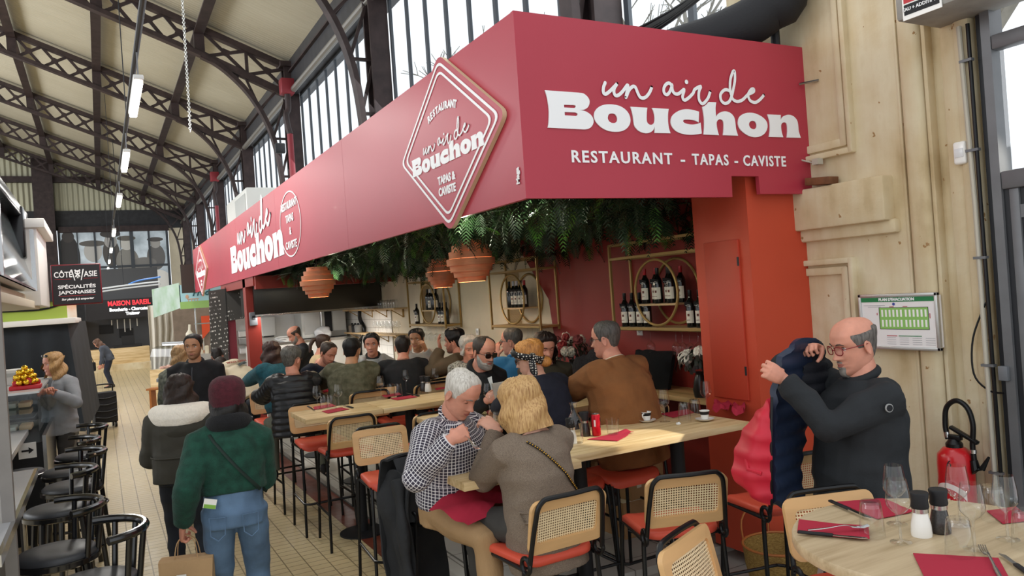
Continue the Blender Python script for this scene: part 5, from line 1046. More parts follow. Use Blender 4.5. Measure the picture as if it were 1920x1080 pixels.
t = thing('gold_ornament', 'shiny gold lucky ornament on a red base on the glass case', 'ornament', (-.66, 8.7, 1.39)); m_gold = mat('gold_foil', 'e0b431', .22, .9); bm = nb(); bx(bm, (0, 0, .02), (.26, .2, .04), None, .01); obj('red_base', bm, mat('lacquer_red', 'b8202a', .4), t)
bm = nb()
for k, (r, z, n_) in enumerate(((.085, .07, 9), (.07, .12, 8), (.045, .165, 6), (.0, .2, 1))):
    for i in range(n_): ell(bm, (r * math.cos(6.283 * i / n_), r * math.sin(6.283 * i / n_), z), (.03, .03, .028), None, 10, 8)
ell(bm, (0, 0, .1), (.06, .06, .07)); obj('gold_coins', bm, m_gold, t)
bm = nb(); [ell(bm, (.1 * math.cos(i * 1.26), .09 * math.sin(i * 1.26), .06 + .02 * (i % 3)), (.025, .015, .03), None, 8, 6) for i in range(5)]; obj('red_ribbon', bm, mat('lacquer_red', 'b8202a', .4), t)
for i, (x, y, w, h, c) in enumerate(((-.95, 8.9, .2, .2, 'c4c4c2'), (-.86, 9.5, .3, .16, 'd8d8d4'), (-1.15, 9.1, .22, .35, '2a2a2c'), (-1.2, 9.6, .12, .3, 'bfc3c6'))):
    t = thing('counter_box', ['grey box on the glass case behind the gold ornament', 'white box on the glass case beside the woman in the blazer', 'dark machine on the glass case at the far left', 'pale tall container on the glass case at the far left'][i], 'box', (x, y, 1.39), 0, 'boxes on the glass case'); bm = nb(); box2(bm, (-w / 2, -.12, 0), (w / 2, .12, h), .01); obj('case', bm, mat('cbox%d' % i, c, .4), t); bm = nb(); box2(bm, (-w / 2 + .02, -.125, h * .55), (w / 2 - .02, -.119, h * .8)); obj('front_strip', bm, mat('grille_grey', 'b9bcb8', .5), t)
# kiosk canopy
t = thing('kiosk_canopy', 'glass fronted kiosk canopy with a cream underside at the upper left', 'canopy', (-.9, 8.2, 2.15)); m_cr = mat('cream_kiosk_panel', 'cfc6ad', .6); m_bg = mat('black_gloss', '151517', .2)
bm = nb(); box2(bm, (-1.2, -4.2, 0.02), (.3, 2.2, .10), .01); box2(bm, (-1.2, -4.2, .1), (.22, 1.6, .18), .01); obj('cream_soffit', bm, m_cr, t)
bm = nb(); box2(bm, (-1.0, -4.1, .2), (.33, 1.35, .22)); box2(bm, (.30, 1.32, .2), (.34, 1.38, .85)); box2(bm, (.30, -1.9, .2), (.34, -1.84, .85)); obj('glass_frame', bm, m_steelp, t)
m_kg = mat('reflective_kiosk_glass', '6f7c80', .08, .55, c2='8a8f8a', vs=1.3); bm = nb(); v = [bm.verts.new(p) for p in ((.33, -4.1, .2), (.33, 1.35, .2), (.12, 1.35, 1.0), (.12, -4.1, 1.0))]; bm.faces.new(v); r = bmesh.ops.extrude_face_region(bm, geom=list(bm.faces)); [setattr(q, 'co', q.co + V(-.02, 0, 0)) for q in r['geom'] if isinstance(q, bmesh.types.BMVert)]; obj('slanted_glass', bm, m_kg, t)
bm = nb(); box2(bm, (-.2, -4.1, 1.0), (.24, 2.0, 1.12), .02); box2(bm, (.1, 1.3, .55), (.26, 1.9, 1.1), .02); obj('black_awning', bm, m_bg, t)
bm = nb(); box2(bm, (.1, 1.45, .05), (.36, 3.1, .9), .01); box2(bm, (.05, 1.42, .88), (.44, 3.15, .98), .01); obj('white_end_box', bm, m_white, t)
t = thing('hanging_sign', 'black and red projecting sign of the Asian food stall', 'sign', (-.23, 11.3, 2.47)); bm = nb(); bx(bm, (0, 0, 0), (.56, .12, .52), None, .015); obj('red_case', bm, mat('sign_red_edge', '6e1220', .4), t); bm = nb(); bx(bm, (0, -.058, 0), (.53, .01, .49)); obj('black_face', bm, mat('sign_black', '1c181a', .4), t)
Us, Ws = (1, 0, 0), (0, 0, 1)
for s_, x, z, sz, wd, m_ in (('CÔTÉ', -.145, .125, .1, .2, m_wht), ('ASIE', .16, .125, .1, .15, m_wht), ('SPÉCIALITÉS', 0, -.03, .06, .42, m_wht), ('JAPONAISES', 0, -.10, .06, .41, m_wht), ('Sur place & à emporter', 0, -.185, .035, .36, m_wht)): text('lettering', s_, (x, -.066, z), Us, Ws, sz, m_, t, .0015, width=wd, shear=.2 if 'place' in s_ else 0)
for s in (-1, 1):
    bm = nb(); prism(bm, [(s * .065 - .006, .19), (s * .065 + .008, .19), (s * .035 + .006, .05), (s * .035 - .004, .05)], .003, (.015, -.064, 0), (1, 0, 0), (0, 0, 1)); obj('chopstick_mark', bm, m_wht, t)
bm = nb(); [ell(bm, (.015 + x, -.064, z), (r, .004, r2)) for x, z, r, r2 in ((0, .15, .032, .028), (0, .1, .028, .024), (-.024, .178, .01, .01), (.024, .178, .01, .01))]; obj('round_emblem', bm, m_wht, t); bm = nb(); [ell(bm, (.015 + x, -.068, z), (.009, .003, .007)) for x, z in ((-.012, .152), (.012, .152), (0, .105), (-.015, .09), (.015, .09))]; obj('emblem_patch', bm, m_blackm, t)
bm = nb(); box2(bm, (-.2, -.064, -.145), (.2, -.062, -.141)); box2(bm, (-.24, -.064, .07), (-.06, -.062, .073)); box2(bm, (.08, -.064, .07), (.24, -.062, .073)); obj('red_rule', bm, mat('sticker_red', 'b8232d', .5), t)
# next stall: black curtain, green banner
t = thing('closed_stall', 'closed stall wrapped in a black curtain behind the woman in the blazer', 'stall', (-.9, 12.6, 0)); m_cur = mat('black_curtain', '23282d', .85, var=.3, vs=2, bump=.2, bs=12); bm = nb(); g = []
prof = [(-1.4 + .05 * i, 0.0) for i in range(22)] + [(-.35 + .28 + .035 * 1, .0)] + [(.62 + .02 * math.sin(i), .15 * i) for i in range(1, 22)]
prof = [(-1.4 + .09 * i, 0) for i in range(22)] + [(.5 + .01 * i, .2 * i) for i in range(1, 18)]
rows = []
for j, z in enumerate((2.0, 1.6, 1.2, .8, .45)):
    rows.append([bm.verts.new((x + (.14 * j / 4 * max(0, min(1, (x + .2) / .7))) , y + .05 * math.sin(i * 1.9 + j * .4) * (j + 1) * .35 - .03 * j, z)) for i, (x, y) in enumerate(prof)])
for j in range(4):
    for i in range(len(prof) - 1): bm.faces.new((rows[j][i], rows[j][i + 1], rows[j + 1][i + 1], rows[j + 1][i]))
obj('curtain', bm, m_cur, t, 60)
bm = nb(); box2(bm, (-1.4, .15, 0), (.45, 3.4, 1.98)); obj('stall_body', bm, m_dksteel, t); bm = nb(); box2(bm, (-1.5, -.12, 1.98), (.6, 3.6, 2.06), .01); obj('white_ledge', bm, m_white, t); bm = nb(); box2(bm, (-1.5, -.05, 2.06), (.5, .0, 2.3)); obj('green_banner', bm, mat('lime_banner', 'a3b84a', .6), t); bm = nb()
tube(bm, smooth_path([(-1.4, -.06, 2.26), (-.8, -.06, 2.22), (-.2, -.06, 2.2), (.2, -.06, 2.2), (.45, -.06, 2.26)], 5), .014, 6); tube(bm, smooth_path([(-.8, -.06, 2.22), (-.85, -.06, 2.14), (-.95, -.06, 2.1)], 4), .009, 6); obj('branch_drawing', bm, m_blackm, t)
bm = nb(); box2(bm, (-1.5, -.2, 2.3), (.35, 3.5, 2.42)); obj('dark_top', bm, m_dksteel, t)
# trolley
t = thing('shopping_trolley', 'black wheeled shopping trolley standing in the aisle', 'trolley', (-.02, 16.2, 0), R(10)); bm = nb(); box2(bm, (-.19, -.14, .1), (.19, .14, .66), .02); obj('bag', bm, mat('black_nylon', '1d1d1f', .7, bump=.4, bs=20), t)
bm = nb(); [tube(bm, smooth_path([(-.18, -.15, z), (0, -.165, z - .03), (.18, -.15, z)], 4), .012, 6) for z in (.22, .34, .46, .58)]; obj('bag_rib', bm, m_black, t); bm = nb(); tube(bm, smooth_path([(-.18, .15, .1), (-.18, .16, .68), (-.15, .16, .78), (.15, .16, .78), (.18, .16, .68), (.18, .15, .1)], 3), .014, 8); obj('handle', bm, m_black, t)
for x in (-.15, .15):
    for y in (-.1, .12): bm = nb(); cyl(bm, (x - .02, y, .05), (x + .02, y, .05), .05); obj('wheel', bm, m_black, t)
# ---------------------------------------------------------------- far stalls
t = thing('butcher_stall', 'far butcher stall with a black awning lettered in red', 'stall', (.7, 34, 0)); bm = nb(); v = box2(bm, (-1.15, -.3, 2.0), (1.2, .3, 2.75)); obj('awning', bm, mat('sign_black', '1c181a', .4), t); bm = nb(); box2(bm, (-1.2, .8, 0), (1.5, 1.0, 4.0)); obj('back_wall', bm, mat('slate_wall', '4c4d50', .6), t)
text('lettering', 'MAISON BAREIL', (.35, -.31, 2.58), Us, Ws, .26, mat('red_neon', 'e0323c', .4, emit=1.2), t, .008, width=1.5); text('lettering', 'Boucherie - Charcuterie', (.4, -.31, 2.34), Us, Ws, .17, mat('white_neon', 'f4f6f8', .4, emit=1.2), t, .008, width=1.5); text('lettering', 'Traiteur', (.45, -.31, 2.17), Us, Ws, .16, mat('white_neon', 'f4f6f8', .4), t, .008, width=.5)
bm = nb(); box2(bm, (-1.2, -.6, 0), (.95, .2, .85), .01); obj('oak_counter', bm, m_oak, t); bm = nb(); box2(bm, (-.3, -.4, .85), (.7, .0, .95)); box2(bm, (.0, -.3, .95), (.45, -.2, 1.3)); obj('till', bm, m_blackm, t); bm = nb(); box2(bm, (-1.2, -.9, 0), (2.6, -.3, .25)); obj('plinth', bm, m_stone, t)
for i, (x, z) in enumerate(((1.3, 1.55), (1.6, 1.05), (-.5, 1.6), (.2, 1.4))): bm = nb(); bx(bm, (x, .78, z), (.5, .04, .36)); obj('slate_frame', bm, m_blackm, t)
bm = nb(); [tube(bm, [(x, .2, 1.95), (x, .2, 1.95 - h)], .02, 6) for x, h in ((-.3, .2), (-.1, .35), (.15, .5), (.35, .45), (.6, .3))]; obj('hanging_sausage', bm, mat('pale_string', 'd8d4cc', .6), t)
bm = nb(); box2(bm, (-2.1, 33.5, 0), (-.5, 34.8, 2.0)); box2(bm, (-1.2, 33.3, 1.7), (-.75, 33.5, 2.9)); tag(obj('orange_stall', bm, mat('orange_white_stall', 'd98a4a', .6, c2='e8e4da', vs=1.2)), 'orange and white stall front left of the butcher awning', 'stall')
t = thing('produce_stall', 'produce stall with a pale landscape banner beyond the red sign', 'stall', (2.2, 20.8, 0)); bm = nb(); box2(bm, (-.42, 0, 2.12), (1.5, .05, 2.72)); obj('banner', bm, mat('sky_banner', 'a8d3dc', .5), t); bm = nb(); box2(bm, (-.42, -.004, 2.12), (1.5, .0, 2.3)); obj('green_field', bm, mat('banner_green', '94bb6a', .5), t)
bm = nb(); [tube(bm, [(-.22 + .07 * i, -.006, 2.36), (-.22 + .07 * i, -.006, 2.3)], .01, 5) for i in range(4)]; tube(bm, [(-.25, -.006, 2.36), (.02, -.006, 2.36)], .012, 5); ell(bm, (-.25, -.006, 2.42), (.04, .006, .05)); obj('farm_drawing', bm, mat('farm_tan', 'c9a48a', .6), t)
text('lettering', 'Produ', (.12, -.008, 2.5), Us, Ws, .22, mat('teal_ink', '1f5a63', .5), t, .006, shear=.3, width=.5)
bm = nb(); v = [bm.verts.new(p) for p in ((-.42, 0, 2.15), (-.42, 0, 2.78), (-.95, 1.6, 2.7), (-.95, 1.6, 1.95))]; bm.faces.new(v); r = bmesh.ops.extrude_face_region(bm, geom=list(bm.faces)); [setattr(q, 'co', q.co + V(.02, 0, 0)) for q in r['geom'] if isinstance(q, bmesh.types.BMVert)]; obj('plastic_banner', bm, mat('plastic_banner', 'b7c6bf', .25, c2='8fae8a', vs=2.2), t)
bm = nb(); box2(bm, (-.42, 2.5, 0), (2.0, 2.6, 2.3)); obj('taupe_back', bm, mat('taupe_cloth', '8b7a6c', .8, var=.15), t); bm = nb(); prism(bm, [(.3, 1.9), (.62, 1.9), (.62, 1.6), (.3, 1.25)], .02, (0, 2.4, 0), (1, 0, 0), (0, 0, 1)); obj('orange_flag', bm, mat('orange_flag', 'e2552f', .6), t)
bm = nb(); [tube(bm, [(x, .3, 0), (x, .3, 2.2)], .025, 8) for x in (-.05, 1.4)]; tube(bm, [(-.1, .3, 1.72), (1.4, .3, 1.72)], .015, 6); obj('post', bm, m_steelp, t)
bm = nb(); box2(bm, (-.15, .1, 0), (1.4, .8, .95)); obj('steel_counter', bm, m_steelp, t)
for i in range(8): bm = nb(); lathe(bm, [(0, 0), (.05, 0), (.05, .16 + .03 * (i % 3)), (.03, .2), (0, .2)], 10, (.02 + .14 * i, .3, .95)); obj('jar', bm, mat('jar_cream', 'e6dcc4', .4), t)
bm = nb(); tube(bm, smooth_path([(-.2, .35, 1.72), (-.22, .35, 1.4), (-.1, .35, 1.1)], 4), [.03] * 3 + [.09] * 3 + [.12] * 3, 10); obj('hanging_cloth', bm, mat('ivory_cloth', 'ded6c2', .8), t)
t = thing('white_curtain', 'long pale curtain hanging at the far end of the aisle', 'curtain', (1.2, 24, 0)); bm = nb(); rows = [[bm.verts.new((.7 * i / 20 * (1 - .5 * abs(j - 1.5) / 1.5 * (j > 1)), .09 * math.sin(i * 1.3), z)) for i in range(21)] for j, z in enumerate((2.3, 1.6, .9, .1))]
for j in range(3):
    for i in range(20): bm.faces.new((rows[j][i], rows[j][i + 1], rows[j + 1][i + 1], rows[j + 1][i]))
obj('cloth', bm, mat('pale_curtain', 'd6d0c4', .8), t, 60)
glass_case('display_case', (1.62, 20.6, 0), .9, .9, 1.3, 'curved glass meat case at the far end of the right hand stalls', R(-50), .7, m_oak)
t = thing('bench', 'small brown wooden bench in the aisle by the far meat case', 'bench', (1.1, 18.2, 0), R(-25)); bm = nb(); box2(bm, (-.3, -.14, .42), (.3, .14, .46), .005); obj('seat', bm, mat('orange_pine', 'a8672f', .5), t)
for s in (-.22, .22): bm = nb(); box2(bm, (s - .02, -.13, 0), (s + .02, .13, .42)); obj('leg', bm, mat('orange_pine', 'a8672f', .5), t)
bm = nb(); box2(bm, (1.8, 20.32, 2.5), (2.095, 20.36, 3.2)); tag(obj('dark_end_panel', bm, mat('brown_black_panel', '37322c', .5)), 'dark brown panel at the far end of the crimson sign', 'panel')
t = thing('overhead_cables', 'white pipes and a blue cable strung over the far stalls', 'cables', (0, 0, 0))
for i, (z, c) in enumerate(((3.05, 'd8dde0'), (2.95, 'c9cdd0'), (3.2, '3a7fd0'))): bm = nb(); tube(bm, smooth_path([(-.3 if i < 2 else 1.0, 31, z), (.8 if i < 2 else 1.3, 30, z + .08), (1.9, 29, z + .12)], 5), .03, 6); obj('pipe', bm, mat('cable%d' % i, c, .4), t)
bm = nb(); tube(bm, [(.8, 30, 3.1), (.8, 31.4, 8.5)], .012, 6); obj('suspension_wire', bm, m_dksteel, t)
# gable window with the photographic mural
m_mu = mat('grey_mural', '9aa4aa', .4, emit=0); n = NB(m_mu); x, y, z = n.sep(n.coord())
def blob(cx, cz, rx, rz): return n.m('LESS_THAN', n.m('ADD', n.m('POWER', n.m('DIVIDE', n.m('SUBTRACT', x, cx), rx), 2), n.m('POWER', n.m('DIVIDE', n.m('SUBTRACT', z, cz), rz), 2)), 1)
col = n.ramp(n.noise(n.coord(), 1.1, 4), [(.35, lin('8f9aa0')), (.65, lin('c2ccd2'))])
for cx, cz, rx, rz, c in ((-1.2, 5.3, .5, 1.2, '2e2c2b'), (-1.2, 6.4, .28, .3, '3a3633'), (-.1, 5.6, .42, .55, 'a3a19c'), (-.1, 6.02, .62, .16, '55524e'), (.75, 5.5, .4, .75, '4a4744'), (.75, 6.1, .3, .35, '8e8c88'), (.75, 6.5, .48, .2, '3d3a38'), (1.5, 5.0, .55, .75, '77756f'), (1.5, 5.95, .3, .34, 'a9a7a0'), (1.5, 6.25, .45, .14, '58554f'), (2.9, 5.2, .45, .7, '5c5a58'), (2.9, 5.95, .25, .28, '8d8a85'), (2.9, 6.15, .4, .12, '4a4745'), (2.3, 4.9, .6, .3, '6c6a66'), (1.7, 3.9, .8, .5, '6d6b68'), (2.9, 3.9, .7, .6, 'c4c2bb')): col = n.mix(blob(cx, cz, rx, rz), col, lin(c))
n.color(col); bl = n.b.inputs; n.L.new(col, bl['Emission Color']); bl['Emission Strength'].default_value = .45  # mural given its own glow; the brightness is put into the print
t = thing('mural_window', 'far gable window covered with a grey photographic mural of people in hats', 'mural', (0, 0, 0)); bm = nb(); box2(bm, (-1.65, 45.95, 3.35), (3.55, 46.0, 6.75)); obj('mural', bm, m_mu, t)
bm = nb(); [box2(bm, (x - w, 45.86, 3.35), (x + w, 45.95, 6.75)) for x, w in ((-1.6, .06), (-.78, .03), (.02, .05), (.85, .05), (1.75, .09), (2.6, .05), (3.5, .06))]; [box2(bm, (-1.65, 45.87, z - .06), (3.55, 45.95, z + .06)) for z in (3.4, 4.75, 6.7)]; obj('glazing_bar', bm, mat('grey_window_frame', '4c5157', .5), t)

# ---------------------------------------------------------------- people: builder
def skin(name, c): 
    m = mat('skin_' + name, c, .5, var=.10, vs=22); m.node_tree.nodes['Principled BSDF'].inputs['Subsurface Weight'].default_value = .08; m.node_tree.nodes['Principled BSDF'].inputs['Subsurface Radius'].default_value = (.02, .008, .004); return m
SK = {'fair': skin('fair', 'dba58c'), 'pink': skin('pink', 'd4937b'), 'tan': skin('tan', 'bd8a68')}
m_lip = mat('lips', 'a8625a', .45); m_eye = mat('eye_white', 'e4ddd6', .25); m_iris = mat('iris', '2b2018', .2); m_lens = mat('dark_lens', '1a1718', .08, coat=.8); m_clearlens = glassmat('spectacle_lens', (.95, .95, .97), .1)
ZT_ = [-.122, -.112, -.095, -.075, -.055, -.03, 0, .03, .06, .085, .103, .114, .119]
WT_ = [.014, .032, .047, .056, .061, .067, .072, .0755, .075, .067, .052, .032, .006]
FT_ = [.062, .079, .086, .087, .087, .086, .083, .092, .089, .077, .056, .032, .006]
BT_ = [-.03, -.005, .028, .052, .066, .080, .093, .100, .101, .093, .074, .046, .008]
zs_ = np.linspace(-.122, .119, 121)
def _sm(t):
    v = np.interp(zs_, ZT_, t); k = np.exp(-.5 * (np.arange(-4, 5) / 2.) ** 2); k /= k.sum(); return np.convolve(np.pad(v, 4, mode='edge'), k, 'valid')
WS_, FS_, BS_ = _sm(WT_), _sm(FT_), _sm(BT_)
def G(x, s): return math.exp(-.5 * (x / s) ** 2)
def HP(a, z, jaw=1, feat=1):
    w = float(np.interp(z, zs_, WS_)); f = float(np.interp(z, zs_, FS_)); b = float(np.interp(z, zs_, BS_))
    if z < -.02: w *= 1 + (jaw - 1) * min(1, (-.02 - z) / .05)
    c, s = math.cos(a), math.sin(a)
    x = w * math.copysign(abs(s) ** .92, s); y = f * abs(c) ** .82 if c > 0 else -b * abs(c) ** .95
    if c > 0 and feat:
        k = min(1, c * 2.2)
        nz = 0
        if -.045 < z < .03: nz = .025 * max(0, min(1, (.022 - z) / .055)) * max(0, min(1, (z + .045) / .01)) 
        y += k * (nz * G(x, .0085 + .006 * max(0, min(1, (-.015 - z) / .02))) + .004 * G(abs(x) - .012, .006) * G(z + .036, .007)
            - .0085 * G(abs(x) - .031, .014) * G(z - .006, .011) + .004 * G(abs(x) - .028, .02) * G(z - .027, .007)
            + .004 * G(abs(x) - .042, .016) * G(z + .025, .016) + .0055 * G(x, .02) * (G(z + .058, .0045) + G(z + .069, .005)) - .003 * G(x, .024) * G(z + .0635, .0025) + .005 * G(x, .02) * G(z + .104, .012) - .003 * G(x, .03) * G(z + .084, .007))
    return Vector((x, y, z))
def hgrid(bm, A, Zr, fn, closed, T, cap=False):
    rows = [[bm.verts.new(T @ fn(a, z)) for a in A] for z in Zr]; n = len(A)
    for i in range(len(Zr) - 1):
        for j in range(n if closed else n - 1): bm.faces.new((rows[i][j], rows[i][(j + 1) % n], rows[i + 1][(j + 1) % n], rows[i + 1][j]))
    if cap: bm.faces.new(rows[-1])
    return rows
def hmask(bm, A, Zr, fn, T, mask):
    """grid over the head kept only where mask(a, z) > 0"""
    P = {}
    for i, z in enumerate(Zr):
        for j, a in enumerate(A): P[i, j] = (mask(a, z), fn(a, z))
    vs = {}; n = len(A)
    def g(i, j):
        if (i, j) not in vs: vs[i, j] = bm.verts.new(T @ P[i, j][1])
        return vs[i, j]
    for i in range(len(Zr) - 1):
        for j in range(n):
            q = [(i, j), (i, (j + 1) % n), (i + 1, (j + 1) % n), (i + 1, j)]
            if max(P[k][0] for k in q) > -.004: bm.faces.new([g(*k) for k in q])
def sstep(a, b, x): t = max(0, min(1, (x - a) / (b - a))); return t * t * (3 - 2 * t)
HAIRM = {}
def hairmat(c, c2=None):
    k = 'hair_' + c
    if k not in MATS:
        m = mat(k, c, .55); n = NB(m); v = n.noise(n.coord(scale=(1, 1, .16)), 130, 3); d = lin(c2) if c2 else tuple(x * .55 for x in lin(c)[:3]) + (1,)
        n.color(n.ramp(v, [(.25, d), (.6, lin(c))])); n.bump(v, .45, .005)
    return MATS[k]
def stubmat(c):
    k = 'stubble_' + c
    if k not in MATS: m = mat(k, c, .7); n = NB(m); n.L.new(n.m('MULTIPLY', n.noise(n.coord(), 260, 2), .5), n.b.inputs['Alpha'])
    return MATS[k]
def zline(a, rec=0):
    d = abs(math.degrees(math.atan2(math.sin(a), math.cos(a)))); return float(np.interp(d, [0, 30, 50, 68, 78, 96, 104, 125, 150, 180], [.082 + rec, .08 + rec * 1.1, .062 + rec, .03 + rec * .4, -.015, -.012, .012, -.05, -.078, -.085]))
def vox(bm, v, sm=3, fac=.5):
    me = bpy.data.meshes.new('x'); bmesh.ops.recalc_face_normals(bm, faces=bm.faces); bm.to_mesh(me); bm.free(); ob = bpy.data.objects.new('x', me); COL.objects.link(ob)
    m = ob.modifiers.new('r', 'REMESH'); m.mode = 'VOXEL'; m.voxel_size = v
    if sm: s = ob.modifiers.new('s', 'SMOOTH'); s.factor = fac; s.iterations = sm
    dg = bpy.context.evaluated_depsgraph_get(); out = bpy.data.meshes.new_from_object(ob.evaluated_get(dg)); bpy.data.objects.remove(ob); return out
def ik(S, T, a, b, pole):
    d = T - S; L = min(d.length, (a + b) * .998); L = max(L, abs(a - b) * 1.05 + .01); d.normalize(); x = (a * a - b * b + L * L) / (2 * L); h = math.sqrt(max(0, a * a - x * x))
    p = Vector(pole); p = p - d * p.dot(d); p.normalize(); return S + d * x + p * h, S + d * L
def hand_mesh(bm, W_, d, n, side, curl, sc=1.0):
    d = d.normalized(); n = (n - d * n.dot(d)).normalized(); t = d.cross(n) * side
    def ring(u, w, th): return [W_ + d * u * sc + t * (w * math.cos(k * .5236)) * sc + n * (th * math.sin(k * .5236)) * sc for k in range(12)]
    loft(bm, [ring(-.02, .027, .02), ring(.01, .029, .019), ring(.035, .037, .018), ring(.07, .042, .015), ring(.093, .039, .012)])
    for i, L in enumerate((.074, .083, .077, .06)):
        c = curl[i] if isinstance(curl, (list, tuple)) else curl; p = W_ + (d * (.088 - .006 * abs(i - 1.2)) + t * (.0305 - .0205 * i)) * sc; ang = R(c * .6 + 4); P = [p - d * .012 * sc, p]
        dirn = d + t * (.09 * (1.5 - i))
        for f in (.45, .30, .25): e = (dirn * math.cos(ang) + n * math.sin(ang)).normalized(); p = p + e * L * f * sc; P.append(p); ang += R(c)
        tube(bm, P, [.0098 * sc, .0095 * sc, .0088 * sc, .0082 * sc, .0064 * sc], 8)
    cm = sum(curl) / 4 if isinstance(curl, (list, tuple)) else curl; k = max(0, min(1, (cm - 25) / 45)); p = W_ + (d * .022 + t * .026) * sc; P = [p]; e = (d * .62 + t * (.75 - .55 * k) + n * (.25 + .75 * k)).normalized()
    for L, f in ((.042, .35), (.032, .55), (.026, .7)): p = p + e * L * sc; P.append(p); e = (e + d * f * (.5 - .2 * k) + n * f * (.4 - .2 * k) - t * f * (.35 + .75 * k)).normalized()
    tube(bm, P, [.0145 * sc, .0118 * sc, .0105 * sc, .0075 * sc], 9)
def nearest_attr(me, segs):
    """cloth coordinates: x along the limb, y around it, z which piece"""
    n = len(me.vertices); co = np.empty(n * 3); me.vertices.foreach_get('co', co); co = co.reshape(-1, 3)
    best = np.full(n, 1e9); out = np.zeros((n, 3))
    for k, (A, B, u0, ref, rad, bias) in enumerate(segs):
        A = np.array(A); B = np.array(B); d = B - A; L = np.linalg.norm(d); d = d / L; r = np.array(ref); r = r - d * r.dot(d); r = r / np.linalg.norm(r); b = np.cross(d, r)
        q = co - A; t = q @ d; tc = np.clip(t, 0, L); dist = np.linalg.norm(q - tc[:, None] * d, axis=1) - bias + 1.2 * np.abs(t - tc)
        ang = np.arctan2(q @ b, q @ r) * rad
        m = dist < best; best[m] = dist[m]; out[m] = np.c_[u0 + t, ang, np.full(n, k)][m]
    at = me.attributes.new('cu', 'FLOAT_VECTOR', 'POINT'); at.data.foreach_set('vector', out.astype(np.float32).ravel()); return co, out
def wrinkle(me, co, cu, amp, style, seed=0):
    nr = np.empty(len(co) * 3); me.vertices.foreach_get('normal', nr); nr = nr.reshape(-1, 3); d = np.empty(len(co))
    for i in range(len(co)):
        u, v, k = cu[i]; p = co[i]
        if style == 'puffer': d[i] = .013 * abs(math.sin(math.pi * u / .062)) ** .55 + .003 * noise.noise((u * 30, v * 18, k)) - .006
        else:
            w = noise.noise((p[0] * 4 + seed, p[1] * 4, p[2] * 9)); w2 = noise.noise((p[0] * 11, p[1] * 11 + seed, p[2] * 19)); d[i] = amp * ((1 - abs(w) * 2.4) * .9 + .45 * w2)
    co2 = co + nr * d[:, None]; me.vertices.foreach_set('co', co2.ravel()); me.update()
def dirv(l, s): return Vector((math.sin(R(s)), math.sin(R(l)), math.cos(R(l)))).normalized()
